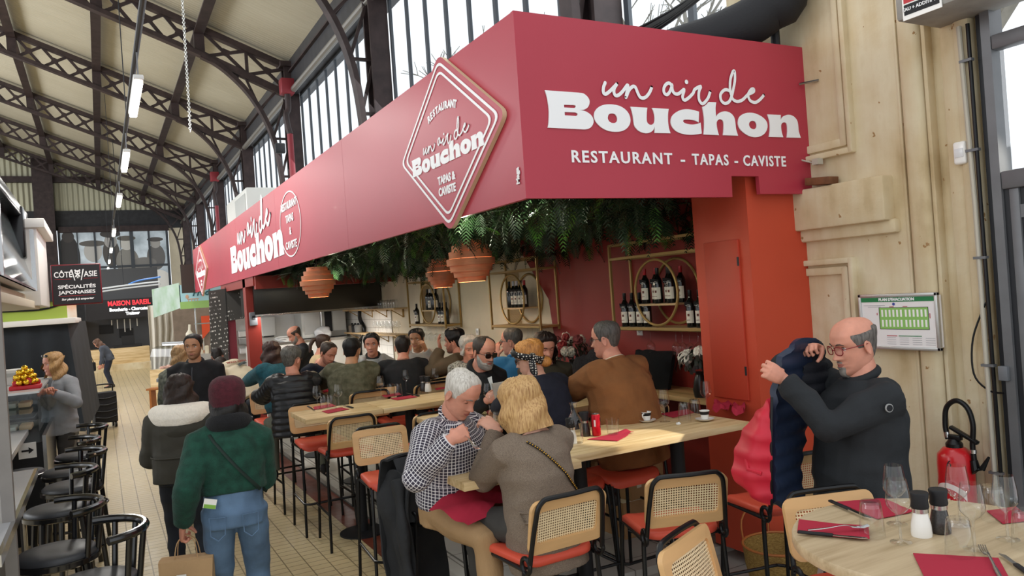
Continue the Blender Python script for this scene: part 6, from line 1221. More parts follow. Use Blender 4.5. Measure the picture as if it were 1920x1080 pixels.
def person(label, head, hd, seat=None, H=1.72, lean=8, sway=0, tw=0, hy=0, hp=5, hr=0, L=None, Rr=None, poleL=None, poleR=None, curl=35, nL=None, nR=None, dL=None, dR=None, ground=0, sk='pink', wid=1.0, fat=0.0,
           top=None, tname='jumper', th=.014, style='plain', amp=.005, sleeve=1.0, hem=.08, legs=None, lname='trousers', shoes=None, hair=None, hth=.016, rec=0, hstyle='short', long=None, beard=None, glasses=None, eyes='open', brow='2a1f18', v=.014, kn=10, kz=-.03, ank=-.05, step=(0, 0), face=True, smile=False, jaw=1, group=None, headscale=1.0, shin=.40):
    s = H / 1.72; root = thing('person', label, 'person'); pz = ground + ((seat + .085) if seat else .93 * s)
    d1, d2 = dirv(lean * .6, sway * .6), dirv(lean * 1.2, sway); dn = dirv(lean * .75 + max(0, hp) * .45 + 8, sway * .5)
    want = head[2] - pz; kT = (want - dn.z * .165 * s) / ((.2 * d1.z + .33 * d2.z) * s); kT = max(.8, min(1.2, kT))
    P = V(0, 0, pz); W_ = P + d1 * .2 * s * kT; N_ = W_ + d2 * .33 * s * kT; Hc = N_ + dn * .165 * s
    hx = -R(hd); Rz = Matrix.Rotation(hx, 3, 'Z'); o = Vector(head) - Rz @ Hc; o.z = 0; root.location = (o.x, o.y, 0); root.rotation_euler = (0, 0, hx); Ri = Rz.inverted()
    wl = lambda p: Ri @ (Vector(p) - o)
    rx = Vector((math.cos(R(tw)), -math.sin(R(tw)), 0)); fwv = d2.cross(rx).normalized(); fwp = d1.cross(V(1, 0, 0)).normalized()
    root['_'] = 0; del root['_']
    Th = Matrix.Translation(Hc) @ Matrix.Rotation(-R(hy), 4, 'Z') @ Matrix.Rotation(-R(hp), 4, 'X') @ Matrix.Rotation(R(hr), 4, 'Y') @ Matrix.Scale(s ** .5 * headscale, 4)
    # ---- arms
    arms = {}
    for sd, T, pole, nn, dd in ((1, Rr, poleR, nR, dR), (-1, L, poleL, nL, dL)):
        Sh = W_ + d2 * .272 * s * kT + rx * sd * .157 * s * wid
        T = wl(T) if T else Sh + V(sd * .09, .06, -.53 * s)
        E_, Wr = ik(Sh, T, .29 * s, .255 * s, pole or (sd * .4, -.45, -.9)); fd = (Wr - E_).normalized()
        hdv = (Ri @ Vector(dd)).normalized() if dd else fd; nv = (Ri @ Vector(nn)) if nn else (V(-sd, .2, -.2) if fd.z < -.6 else V(-sd * .35, 0, -1))
        arms[sd] = (Sh, E_, Wr, hdv, nv)
    # ---- body: head, neck, arms with hands, torso and legs
    parts = []; bm = nb(); A = [2 * math.pi * j / 64 for j in range(64)]; Zr = list(np.linspace(-.121, .02, 44)) + list(np.linspace(.025, .1185, 22))
    hgrid(bm, A, Zr, lambda a, z: HP(a, z, jaw), True, Th, True)
    for f in [bm.faces.new([bm.verts.new(Th @ HP(a, -.121, jaw, 0)) for a in A][::-1])]: pass
    for sd in (-1, 1):
        M = Matrix.Translation((sd * .0755, -.008, -.008)) @ Matrix.Rotation(sd * -.35, 4, 'Z') @ Matrix.Rotation(-.15, 4, 'X')
        rg = []
        for k, (off, q) in enumerate(((0, .85), (.006, 1), (.009, .93), (.005, .62), (.002, .3))): rg.append([Th @ (M @ V(sd * off, (.0165 + .004 * math.sin(a)) * math.cos(a) * q, .031 * math.sin(a) * q - (.004 if math.sin(a) < -.5 else 0))) for a in [j * .4488 for j in range(14)]])
        loft(bm, rg)
    me = bpy.data.meshes.new('h'); bmesh.ops.recalc_face_normals(bm, faces=bm.faces); bm.to_mesh(me); bm.free(); parts.append(me)
    bm = nb(); jb = Th @ V(0, -.012, -.075)
    tube(bm, [W_ + d2 * .25 * s, N_ - dn * .02, N_ + dn * .04, N_.lerp(jb, .75), Th @ V(0, -.012, -.03)], [.1, .074, .0585 * wid ** .5 + fat * .12, .056 + fat * .12, .05], 18)
    def trings(ex, he): 
        return [(P - d1 * he, fwp, V(1, 0, 0), .172, .122, fat * .8), (P, fwp, V(1, 0, 0), .17, .122, fat), (P + d1 * .1 * kT, fwp, V(1, 0, 0), .158, .118, fat * 1.15), (W_, fwp, rx, .152, .115, fat), (W_ + d2 * .1 * kT, fwv, rx, .164, .122, fat * .7), (W_ + d2 * .2 * kT, fwv, rx, .172, .122, fat * .4), (W_ + d2 * .27 * kT, fwv, rx, .155, .104, fat * .2), (W_ + d2 * .315 * kT, fwv, rx, .105, .08, 0), (N_ + dn * .012, fwv, rx, .064, .062, 0)]
    def torso(bm, ex, he):
        rg = []
        for c, f, r, w, dp, fa in (trings(ex, he) if he > 0 else [(P - d1 * he, fwp, V(1, 0, 0), .162, .12, fat)] + [q for q in trings(ex, he)[2 if he > -.09 else 3:]]):
            w = w * s * wid + ex + fa * .55; dp = dp * s + ex + fa
            rg.append([c + f * (.012 + fa * .35) + r * (w * math.copysign(abs(math.cos(a)) ** .88, math.cos(a))) + f * (dp * math.copysign(abs(math.sin(a)) ** .88, math.sin(a))) for a in [k * .31416 for k in range(20)]])
        loft(bm, rg)
    torso(bm, -.02, .0)
    hips = {sd: P + V(sd * .088 * s, 0, -.01) for sd in (-1, 1)}; lg = {}
    for sd in (-1, 1):
        if seat: K = hips[sd] + V(math.sin(R(kn)) * sd, math.cos(R(kn)), kz).normalized() * .42 * s; An = K + V(0, ank, -1).normalized() * shin * s
        else:
            An = V(sd * .1 * s, step[0 if sd < 0 else 1], ground + .09); K, An = ik(hips[sd], An, .425 * s, .43 * s, (sd * .1, 1, 0))
        lg[sd] = (hips[sd], K, An)
        tube(bm, [hips[sd], K, An], [.07 * s, .05 * s, .038 * s], 10); tube(bm, [An + V(0, -.05, -.05), An + V(0, .14, -.06)], .035, 8)
    for sd, (Sh, E_, Wr, hdv, nv) in arms.items(): tube(bm, [Sh, E_], [.048, .04], 10)
    me = bpy.data.meshes.new('t'); bmesh.ops.recalc_face_normals(bm, faces=bm.faces); bm.to_mesh(me); bm.free(); parts.append(me)
    for sd, (Sh, E_, Wr, hdv, nv) in arms.items():
        bm = nb(); tube(bm, [E_, E_.lerp(Wr, .35), Wr], [.042 * s, .043 * s, .027 * s], 12); hand_mesh(bm, Wr, hdv, nv, sd, curl, s ** .5); parts.append(vox(bm, .0042 if v < .012 else .006, 2, .4))
    body = obj('body', join_mesh(parts), SK[sk], root, 0)
    # ---- clothing
    tm = None
    if top:
        bm = nb(); torso(bm, th, hem)
        for sd, (Sh, E_, Wr, hdv, nv) in arms.items():
            e = E_.lerp(Wr, sleeve * .97) if sleeve > .3 else E_
            tube(bm, [N_ - d2 * .05 * s + rx * sd * .045, Sh - rx * sd * .03 + d2 * .008, Sh + rx * sd * .012, Sh.lerp(E_, .5), E_, E_.lerp(Wr, .5), e], [.05 + th * .8, .058 * s + th * .9, .058 * s + th, .052 * s + th, .046 * s + th * 1.1, .042 * s + th * .9, .033 * s + th * .7], 14)
        for sd, (Sh, E_, Wr, hdv, nv) in arms.items(): ell(bm, E_, (.045 * s + th * .85,) * 3, None, 14, 10)
        tm = vox(bm, v, 4)
        segs = [(P - d1 * .3, W_, -.3, (1, 0, 0), .16, .10), (W_, N_, .2, (1, 0, 0), .16, .10)]
        for sd, (Sh, E_, Wr, hdv, nv) in arms.items(): segs += [(Sh, E_, 0, (0, 1, .1), .06, .045), (E_, Wr, .29, (0, 1, .1), .055, .04)]
        co, cu = nearest_attr(tm, segs); wrinkle(tm, co, cu, amp, style, random.random() * 50)
        t_o = obj(tname, tm, top, root, 0)
    if legs:
        bm = nb(); rg = []
        for c, w, dp in ((P + d1 * .17, .146, .110), (P + d1 * .1, .156, .116), (P, .172, .126), (P - V(0, 0, .08), .165, .125)): rg.append([c + V(1, 0, 0) * (w * s * wid + .006 + fat * .4) * math.cos(a) + fwp * (dp * s + .006 + fat * .5) * math.sin(a) for a in [k * .39 for k in range(16)]])
        loft(bm, rg)
        for sd, (h_, K, An) in lg.items(): tube(bm, [h_ + V(0, 0, .02), h_.lerp(K, .5), K, K.lerp(An, .5), An - (An - K).normalized() * -.02], [.094 * s * wid ** .5 + fat * .2, .084 * s, .068 * s, .06 * s, .052 * s], 14)
        me = vox(bm, v, 4); segs = []
        for sd, (h_, K, An) in lg.items(): segs += [(h_, K, 0, (0, 0, 1) if seat else (0, 1, 0), .08, 0), (K, An, .42, (0, 1, 0), .06, 0)]
        co, cu = nearest_attr(me, segs); wrinkle(me, co, cu, .006, 'plain', random.random() * 50); obj(lname, me, legs, root, 0)
    if shoes:
        for sd, (h_, K, An) in lg.items():
            bm = nb(); f = V(sd * .12, 1, 0).normalized(); r = V(f.y, -f.x, 0); c0 = An + V(0, 0, -.06)
            loft(bm, [[c0 + f * u + r * w * math.cos(a) + V(0, 0, zc + hh * math.sin(a)) for a in [k * .5236 for k in range(12)]] for u, w, zc, hh in ((-.075, .02, .0, .03), (-.06, .036, .012, .048), (0, .04, .02, .055), (.08, .046, -.004, .034), (.14, .045, -.012, .024), (.185, .028, -.016, .016))])
            obj('shoe', bm, shoes, root, 50)
    # ---- face and hair
    fp = lambda x, z, off=0: Th @ (HP(math.asin(max(-1, min(1, x / max(.03, float(np.interp(z, zs_, WS_)))))), z, jaw) + V(0, off, 0))
    if face:
        hcol = hairmat(brow)
        for sd in (-1, 1):
            bm = nb(); tube(bm, [fp(sd * x, z, .001) for x, z in ((.013, .024), (.024, .029), (.036, .029), (.047, .022))], [.0022, .0036, .0033, .0014], 6); obj('eyebrow', bm, hcol, root)
            c = HP(math.asin(.031 / .072), .006) + V(0, -.0068, 0)
            if eyes == 'open':
                bm = nb(); ell(bm, Th @ V(sd * c.x, c.y, c.z), (.0125, .0125, .0125), None, 14, 10); e_ = obj('eye', bm, m_eye, root); bm = nb(); ell(bm, Th @ V(sd * c.x, c.y + .0098, c.z - .001), (.0052, .0035, .0052), None, 10, 8); obj('iris', bm, m_iris, e_)
                bm = nb(); tube(bm, [Th @ V(sd * (c.x + q), c.y + .0115 - 9 * q * q, c.z + .0068 - 18 * q * q) for q in (-.013, -.007, 0, .007, .013)], [.001, .0022, .0026, .0024, .001], 6); obj('eyelid', bm, mat('lash_line', '4a3128', .6), root)
            else:
                bm = nb(); ell(bm, Th @ V(sd * c.x, c.y + .0005, c.z), (.0142, .0125, .0115), Th.to_3x3().normalized(), 14, 10); obj('eyelid', bm, SK[sk], root); bm = nb(); tube(bm, [Th @ V(sd * (c.x + q), c.y + .0125 - 14 * q * q, c.z - .005 + 10 * q * q) for q in (-.013, -.007, 0, .007, .013)], [.0008, .0016, .002, .0016, .0008], 6); obj('eyelash', bm, mat('lash_line', '4a3128', .6), root)
        q = .004 if smile else 0
        bm = nb(); tube(bm, [fp(x, z, -.0012) for x, z in ((-.024, -.0625 + q), (-.012, -.0595), (0, -.0605), (.012, -.0595), (.024, -.0625 + q))], [.0012, .0034, .0036, .0034, .0012], 6); tube(bm, [fp(x, z, -.0012) for x, z in ((-.021, -.0645 + q), (-.01, -.0685), (0, -.0695), (.01, -.0685), (.021, -.0645 + q))], [.0012, .004, .0046, .004, .0012], 6); obj('mouth', bm, m_lip, root)
    A = [2 * math.pi * j / 56 for j in range(56)]
    if hair:
        hm = hairmat(*hair) if isinstance(hair, tuple) else hairmat(hair); bm = nb(); sdn = random.random() * 30
        def nrm(a, z): return Vector((math.sin(a), math.cos(a), max(-.2, z / .11))).normalized()
        def st(a, z): return 1 + .42 * noise.noise((a * 3.2, z * 26 + sdn, 0)) + .22 * noise.noise((a * 11, z * 12, sdn))
        if hstyle == 'ring': mk = lambda a, z: min(z - zline(a, rec), (.062 if abs(math.atan2(math.sin(a), math.cos(a))) < 2.2 else .075) - z, (abs(math.atan2(math.sin(a), math.cos(a))) - 1.05) * .09)
        else: mk = lambda a, z: z - zline(a, rec)
        fn = lambda a, z: HP(a, z, 1, 0) + nrm(a, z) * (hth * (.55 + .45 * sstep(0, .05, z)) * sstep(-.004, .022, mk(a, z)) * st(a, z) - .0025)
        Zh = list(np.linspace(-.1, .09, 30)) + [.096, .102, .107, .111, .1145, .117, .1185]
        hmask(bm, A, Zh, fn, Th, mk)
        if hstyle != 'ring': bm.faces.new([bm.verts.new(Th @ fn(a, .1185)) for a in A])
        if long:
            ln, a0, vol, curl_ = long; AA = list(np.linspace(R(a0), 2 * math.pi - R(a0), 40)); Zl = list(np.linspace(.07, -ln, 30))
            def fl(a, z):
                q = sstep(.03, -.05, z); b = HP(a, max(z, -.02), 1, 0) if z > -.02 else HP(a, -.02, 1, 0) + V(0, 0, z + .02)
                t_ = max(0, -z) / max(.01, ln); wv = .012 * curl_ * math.sin(z * 45 + a * 3) + .008 * noise.noise((a * 9, z * 6, sdn)); k = vol * (.5 + .8 * q - .45 * t_ * t_) + wv
                b = b + Vector((math.sin(a), math.cos(a) * .8, 0)) * k
                b.y -= .012 * t_; return b
            for off in (0, -.018):
                rws = hgrid(bm, AA, Zl, (lambda a, z: fl(a, z)) if off == 0 else (lambda a, z: fl(a, z) + Vector((math.sin(a), math.cos(a), 0)) * off), False, Th)
        me = bpy.data.meshes.new('hair'); bm.to_mesh(me); bm.free(); obj('hair', me, hm, root, 0)
    if beard:
        bc, bth = beard; bm = nb()
        def mb(a, z):
            d = abs(math.atan2(math.sin(a), math.cos(a))); up_ = float(np.interp(d, [0, .3, .5, .9, 1.3, 1.6], [-.047, -.048, -.06, -.062, -.03, .0]))
            if bth < 0: up_ = float(np.interp(d, [0, .28, .42, .55], [-.047, -.047, -.065, -.3]))
            if -.0045 < bth < 0: up_ = min(up_, z + .0) if z > -.06 else -1
            m = min(up_ - z, 1.55 - d)
            x = HP(a, z).x
            if abs(x) < .024 and abs(z + .0645) < .0085: m = -.02
            return m
        q = abs(bth); hmask(bm, A, list(np.linspace(-.1215, .0, 40)), lambda a, z: HP(a, z, jaw) + Vector((math.sin(a), math.cos(a), -.5 * sstep(-.08, -.12, z))) * (q * sstep(-.003, .012, mb(a, z)) * (1 + .3 * noise.noise((a * 9, z * 60, 1))) - .0015), Th, mb); obj('beard', bm, hairmat(bc) if q > .0045 else stubmat(bc), root, 0)
    if glasses:
        gc, gl = glasses; bm = nb(); gm = mat('spectacle_' + gc, gc, .3); yv = .0985
        for sd in (-1, 1):
            pts = [Th @ V(sd * .033 + .0245 * math.copysign(abs(math.cos(a)) ** .7, math.cos(a)), yv - .5 * (.0245 * math.cos(a) * sd + .033) ** 2 * 4, .002 + .018 * math.copysign(abs(math.sin(a)) ** .8, math.sin(a))) for a in [k * .2618 for k in range(24)]]
            tube(bm, pts, .0023, 6, True); tube(bm, [Th @ V(sd * .057, yv - .012, .008), Th @ V(sd * .078, .05, .01), Th @ V(sd * .08, -.015, .008)], .0021, 6)
        tube(bm, [Th @ V(-.009, yv + .001, .006), Th @ V(.009, yv + .001, .006)], .0022, 6); g_ = obj('glasses', bm, gm, root)
        if gl:
            for sd in (-1, 1):
                bm = nb(); bm.faces.new([bm.verts.new(Th @ V(sd * .033 + .0245 * math.copysign(abs(math.cos(a)) ** .7, math.cos(a)), yv - .001 - .5 * (.0245 * math.cos(a) * sd + .033) ** 2 * 4, .002 + .018 * math.copysign(abs(math.sin(a)) ** .8, math.sin(a)))) for a in [k * .2618 for k in range(24)]]); obj('lens', bm, m_lens if gl == 'dark' else m_clearlens, g_)
    root.update_tag()
    return dict(root=root, Th=Th, P=P, W=W_, N=N_, d1=d1, d2=d2, dn=dn, rx=rx, fw=fwv, arms=arms, legs=lg, o=o, Rz=Rz, top=tm, s=s, wl=wl)
from mathutils.bvhtree import BVHTree
def on_cloth(p, pts, back=True, off=.006):
    """lay a polyline given in the person's own (x, z) on the clothing surface"""
    tm = p['top']; bv = BVHTree.FromPolygons([v.co for v in tm.vertices], [list(f.vertices) for f in tm.polygons]); out = []
    for x, z in pts:
        y0 = -1.5 if back else 1.5; h = bv.ray_cast(V(x, y0, z), V(0, 1 if back else -1, 0))
        if h[0]: out.append(h[0] + h[1] * off)
    return out
def scarf_ring(p, m, name='collar', r=.062, th=.014, up_=.02, flat=1.0, tilt=0, n_=28, par=None):
    bm = nb(); c = p['N'] + p['dn'] * up_; d = p['dn']; a = p['rx']; b = d.cross(a)
    tube(bm, [c + (a * math.cos(k * 2 * math.pi / n_) + b * math.sin(k * 2 * math.pi / n_)) * r + d * (tilt * math.sin(k * 2 * math.pi / n_)) for k in range(n_)], th, 10, True, flat=flat, ref=tuple(d)); return obj(name, bm, m, p['root'], 0)
def hood(p, m, name='hood', sc=1.0, drop=.02, rim=None):
    bm = nb(); c = p['N'] - p['fw'] * .07 * sc - p['d2'] * drop; a = p['rx']; b = p['fw']; d = p['d2']
    pts = []
    for k in range(-8, 9):
        t = k / 8; ang = t * 2.2; pts.append(c + a * (.12 * sc * math.sin(ang)) - b * (.055 * sc * math.cos(ang) - .055 * sc) * 1 + d * (.0 - .03 * (1 - abs(t))) + b * (.13 * sc * (1 - math.cos(ang)) * .6))
    rad = [.03 * sc + .04 * sc * (1 - (abs(k) / 8) ** 2) for k in range(-8, 9)]
    tube(bm, pts, rad, 12); me = vox(bm, .011, 3); co = np.empty(len(me.vertices) * 3); me.vertices.foreach_get('co', co); co = co.reshape(-1, 3); wrinkle(me, co, np.zeros((len(co), 3)), .006, 'plain', 3)
    return obj(name, me, m, p['root'], 0)

# ---------------------------------------------------------------- people: who sits and stands where
m_jean = mat('blue_denim', '5b7591', .8, var=.28, vs=7, bump=.15, bs=300); m_djean = mat('dark_denim', '1d222b', .8, var=.2, vs=8); m_cord = mat('tan_corduroy', 'a0805a', .85, var=.12, vs=6, bump=.3, bs=260, stretch=(1, 1, .05)); m_char = mat('charcoal_trousers', '3b3936', .85, var=.15, vs=10); m_blk = mat('black_cloth', '1a1a1d', .85, var=.3, vs=14, bump=.15, bs=160); m_shoe = mat('dark_shoe', '26201d', .5)
def knit(name, c, var=.25, vs=30): return mat(name, c, .95, var=var, vs=vs, bump=.5, bs=140, sheen=.06)
# plaid shirt
m_pl = mat('plaid_shirt', 'e9e6e4', .8); n = NB(m_pl); x, y, z = n.sep(n.coord(attr='cu')); Pp = .0165
def band(v, w, o=0): return n.m('LESS_THAN', n.m('FRACT', n.m('ADD', n.m('DIVIDE', n.m('ADD', v, 5), Pp), o)), w)
k2 = n.m('ADD', band(x, .19), band(y, .19)); k3 = n.m('MAXIMUM', band(x, .5, .12), band(y, .5, .12))
col = n.mix(k3, lin('34303c'), lin('4d4656')); n.color(n.mix(n.m('MINIMUM', n.m('MULTIPLY', k2, .8), 1.0), col, lin('efeceb'))); n.bump(n.noise(n.coord(), 60), .15)
m_plc = mat('plaid_collar', 'e9e6e4', .8); n = NB(m_plc); x, y, z = n.sep(n.coord()); k2 = n.m('ADD', band(z, .24), band(x, .24)); n.color(n.mix(n.m('MINIMUM', n.m('MULTIPLY', k2, .8), 1.0), lin('34303c'), lin('efeceb')))
m_tweed = mat('brown_tweed', '8a7a69', .95, c2='64574c', vs=320, bump=.3, bs=300)
# 1 man in plaid
p = person('grey haired man in a plaid shirt looking down at his salad with a fork raised', (1.625,3.670,1.486), 158, .79, 1.78, lean=12, sway=6, hp=36, hy=-4, L=(1.98, 3.98, 1.12), Rr=(1.433,3.387,1.315), poleR=(.8, -.1, -.9), dR=(.55, .1, .15), nR=(.35, .85, -.2), curl=62, sk='pink', wid=1.02, fat=.02, top=m_pl, tname='plaid_shirt', th=.02, amp=.007, hem=-.02, legs=m_cord, shoes=m_shoe, hair=('d6d0c6', 'a59d92'), hth=.010, rec=.012, eyes='down', brow='8b8178', v=.0085, kn=13, kz=-.16, jaw=1.06, ank=.12)
scarf_ring(p, m_plc, 'shirt_collar', .066, .017, .025, .6, -.012)
b = p['N'] + p['dn'] * .0 + p['fw'] * .068; bm = nb(); bx(bm, b, (.05, .02, .06), None, .01); obj('undershirt', bm, mat('dark_undershirt', '3a3d44', .8), p['root'])
bm = nb(); P0 = p['P']; n_ = 10
g = [[bm.verts.new(P0 + V(-.24 + .5 * i / n_, .12 + .27 * j / n_ + .02 * math.sin(i), .115 - .02 * (j / n_) ** 2 * 3 - .10 * max(0, abs(i / n_ - .5) - .22) * 2 + .012 * math.sin(i * 1.7 + j))) for j in range(n_ + 1)] for i in range(n_ + 1)]
for i in range(n_):
    for j in range(n_): bm.faces.new((g[i][j], g[i + 1][j], g[i + 1][j + 1], g[i][j + 1]))
bmesh.ops.transform(bm, matrix=Matrix.Translation(p['o']) @ p['Rz'].to_4x4(), verts=bm.verts); o = obj('napkin', bm, m_nap, None, 60); tag(o, 'red napkin spread on the lap of the man in plaid', 'napkin', 'red napkins')
hR = p['arms'][1]; f0 = Vector(p['o']) + p['Rz'] @ (hR[2] + hR[3] * .07 + hR[4].normalized() * .02); f1 = Vector((1.496,3.263,1.293))
t = thing('fork', 'fork with a bite held up by the man in plaid', 'fork', f0, 0); dv = f1 - f0; bm = nb(); tube(bm, smooth_path([-dv * .35, V(0, 0, 0), dv * .6 + V(0, 0, .006), dv], 4), [.004] * 8 + [.006, .008, .009, .009, .01], 8, flat=.4); obj('handle', bm, m_steelp, t)
sd_ = dv.cross(V(0, 0, 1)).normalized()
for k in (-1.5, -.5, .5, 1.5): bm = nb(); tube(bm, [dv * .98 + sd_ * k * .005, dv * 1.2 + sd_ * k * .006, dv * 1.38 + sd_ * k * .005 + V(0, 0, .008)], .0018, 6); obj('tine', bm, m_steelp, t)
# 2 woman in tweed
p = person('blonde woman seen from behind in a brown tweed jacket with a chain strap', (1.802,3.348,1.411), -6, .79, 1.70, lean=11, hp=14, hy=-14, L=(1.743,3.516,1.293), Rr=(2.05, 3.85, 1.13), poleL=(-.7, -.1, -1.3), dL=(-.3, .6, .5), curl=45, sk='fair', wid=.95, fat=.02, top=m_tweed, tname='tweed_jacket', th=.022, amp=.007, hem=.2, legs=m_char, shoes=m_shoe, hair=('c9a26c', '94683c'), hth=.022, long=(.13, 42, .034, .8), v=.009, kn=8, face=True, eyes='down', brow='8f6a45', headscale=1.05)
scarf_ring(p, m_tweed, 'jacket_collar', .07, .017, .015, .7, -.01)
N_ = p['N']; pts = on_cloth(p, [(-.09 + .3 * k / 40, N_.z - .005 - .36 * (k / 40) ** 1.15) for k in range(41)], True, .007)
bm = nb(); tube(bm, pts, .0055, 6); ch = obj('chain_strap', bm, mat('black_strap', '1b1613', .5), p['root'])
bm = nb()
for k in range(0, len(pts) - 1): ell(bm, pts[k] + V(0, -.004, 0), (.005, .0035, .0035), Matrix.Rotation(.8 * (-1) ** k, 3, 'Y'), 8, 6)
obj('gold_link', bm, mat('gold_metal', 'c79a3c', .3, .9), ch)
bm = nb(); pk = on_cloth(p, [(-.17, p['P'].z + .1), (-.08, p['P'].z + .09), (-.08, p['P'].z + .05), (-.165, p['P'].z + .055)], True, .008)
if len(pk) == 4: tube(bm, pk, .006, 6, True); obj('pocket_flap', bm, m_tweed, p['root'])
# 3 standing man with the jacket
m_fl = mat('black_fleece', '222528', .85, var=.2, vs=9, bump=.12, bs=120)
p3 = person('balding man in a black zip fleece and red glasses holding up a quilted jacket', (3.007,2.360,1.644), -74, None, 1.78, lean=-3, hp=12, hy=4, L=(2.655,2.459,1.521), Rr=(2.992,2.549,1.622), poleL=(-.5, -.2, -.9), poleR=(.5, -.2, -.8), dL=(-.75, .1, .5), nL=(.1, 1, .1), dR=(-.8, -.2, .2), nR=(0, -.3, -1), curl=78, sk='pink', wid=1.06, fat=.035, top=m_fl, tname='zip_fleece', th=.022, amp=.008, hem=.16, legs=m_djean, shoes=m_shoe, hair=('6d6660', '3b3632'), hth=.010, hstyle='ring', beard=('8d857c', -.008), glasses=('7d1a20', 'clear'), eyes='open', brow='4a3b32', v=.0085, headscale=1.04)
scarf_ring(p3, m_fl, 'stand_collar', .066, .02, .032, 1, -.012)
Sh, E_, Wr, _, _ = p3['arms'][-1]; c = Sh.lerp(E_, .25) + V(-.09, 0, 0); bm = nb(); cyl(bm, c, c + V(-.006, 0, 0), .018, n=20); b_ = obj('round_badge', bm, mat('badge_grey', '9a9a98', .5), p3['root']); bm = nb(); cyl(bm, c + V(-.004, 0, 0), c + V(-.008, 0, 0), .014, n=20); obj('badge_centre', bm, m_blk, b_)
# jacket he holds: navy quilted lining, red outside
m_navy = mat('navy_quilt', '1f2a40', .45, var=.25, vs=5); m_redq = mat('red_quilt', 'c21d33', .5, var=.12, vs=5)
t = thing('quilted_jacket', 'red and navy quilted jacket held up by the balding man', 'jacket', (0, 0, 0), 0)
def cloth(name, C4, m, nu=16, nv=36, q=.07, amp=.02, par=None, th=.02):
    """C4: columns of points from top to bottom; quilted sheet through them"""
    cols = [smooth_path(c, 8) for c in C4]; nn_ = min(len(c) for c in cols); cols = [c[:nn_] for c in cols]; rows = []
    for j in range(nn_): rows.append(smooth_path([c[j] for c in cols], 6))
    bm = nb(); g = [[bm.verts.new(p_) for p_ in r] for r in rows]
    for j in range(len(g) - 1):
        for i in range(len(g[0]) - 1): bm.faces.new((g[j][i], g[j][i + 1], g[j + 1][i + 1], g[j + 1][i]))
    bmesh.ops.subdivide_edges(bm, edges=bm.edges, cuts=1, use_grid_fill=True); bm.normal_update()
    for v_ in bm.verts:
        d_ = th * .5 * abs(math.sin(math.pi * v_.co.z / q)) ** .6 + amp * noise.noise(v_.co * 7); v_.co = v_.co + v_.normal * d_
    r_ = bmesh.ops.extrude_face_region(bm, geom=list(bm.faces)); bm.normal_update()
    for v_ in [x_ for x_ in r_['geom'] if isinstance(x_, bmesh.types.BMVert)]: v_.co -= v_.normal * th
    return obj(name, bm, m, par, 60)
cloth('lining', [[(2.706,2.521,1.617), (2.661,2.523,1.484), (2.619,2.513,1.310), (2.581,2.500,1.128), (2.565,2.486,0.980)], [(2.865,2.549,1.680), (2.830,2.569,1.473), (2.753,2.554,1.286), (2.692,2.531,1.103), (2.662,2.502,0.950)], [(3.002,2.567,1.651), (3.005,2.589,1.437), (2.905,2.597,1.258), (2.828,2.572,1.073), (2.787,2.537,0.950)]], m_navy, par=t, q=.075, th=.03, amp=.008)
cloth('dark_lining_panel', [[(2.943,2.576,1.624), (2.878,2.566,1.517), (2.871,2.570,1.405), (2.877,2.567,1.329)], [(3.010,2.563,1.605), (2.999,2.546,1.505), (2.992,2.551,1.391), (2.993,2.573,1.330)], [(3.103,2.581,1.533), (3.142,2.583,1.447), (3.142,2.583,1.369), (3.116,2.598,1.319)]], mat('black_navy_mesh', '15171f', .7, bump=.2, bs=90), par=t, q=.055, th=.024, amp=.004)
cloth('red_shell', [[(2.628,2.565,1.381), (2.602,2.635,1.298), (2.551,2.663,1.179), (2.512,2.650,1.077), (2.539,2.614,1.043)], [(2.611,2.528,1.406), (2.541,2.521,1.297), (2.513,2.536,1.181), (2.502,2.542,1.075), (2.529,2.528,1.008)], [(2.615,2.503,1.443), (2.573,2.480,1.297), (2.563,2.487,1.157), (2.559,2.489,1.063), (2.558,2.490,0.973)]], m_redq, par=t, q=.085, th=.026, amp=.008)
bm = nb(); tube(bm, [Vector(q_) for q_ in ((2.587,2.473,1.450), (2.561,2.470,1.254), (2.546,2.479,0.973))], .006, 6); obj('zip', bm, m_black, t)
bm = nb(); tube(bm, [Vector(q_) for q_ in ((2.514,2.581,1.193), (2.489,2.549,1.135), (2.512,2.491,1.122))], .009, 6); obj('pocket_edge', bm, m_redq, t)
# 4 green jumper, 5 parka
m_gr = knit('bottle_green_knit', '174234', .35, 22)
p = person('woman in a bottle green jumper and maroon beanie walking away with a paper bag', (0.607,4.613,1.491), 10, None, 1.65, lean=4, hp=2, L=(0.331,4.594,0.850), Rr=(0.693,4.853,1.001), poleL=(-.15, -1, 0), poleR=(.6, -.8, -.5), curl=75, sk='pink', wid=.95, fat=.008, top=m_gr, tname='green_jumper', th=.026, amp=.007, hem=-.11, legs=m_jean, lname='jeans', shoes=m_shoe, hair=('17120f', '0b0807'), hth=.02, long=(.15, 55, .028, .6), face=False, v=.0095, step=(-.02, .12))
Th = p['Th']; bm = nb(); Ab = [2 * math.pi * j / 40 for j in range(40)]
hgrid(bm, Ab, [-.03, -.032, .0, .03, .06, .085, .103, .114, .1185], lambda a, z: HP(a, max(z, -.02), 1, 0) + Vector((math.sin(a), math.cos(a), max(0, z * 7))) * (.026 if z > -.031 else .014) + V(0, -.008, .006 if z > -.0 else z * .4), True, Th, True)
obj('beanie', bm, knit('maroon_knit', '4d1a24', .3, 40), p['root'], 0)
scarf_ring(p, knit('black_scarf', '141416'), 'scarf', .085, .042, .035, 1.2); pts = on_cloth(p, [(-.1 + .3 * k / 24, p['N'].z - .01 - .4 * k / 24) for k in range(25)], True, .004); bm = nb(); tube(bm, pts, .011, 6, flat=.4); obj('bag_strap', bm, mat('dark_green_strap', '10241c', .7), p['root'])
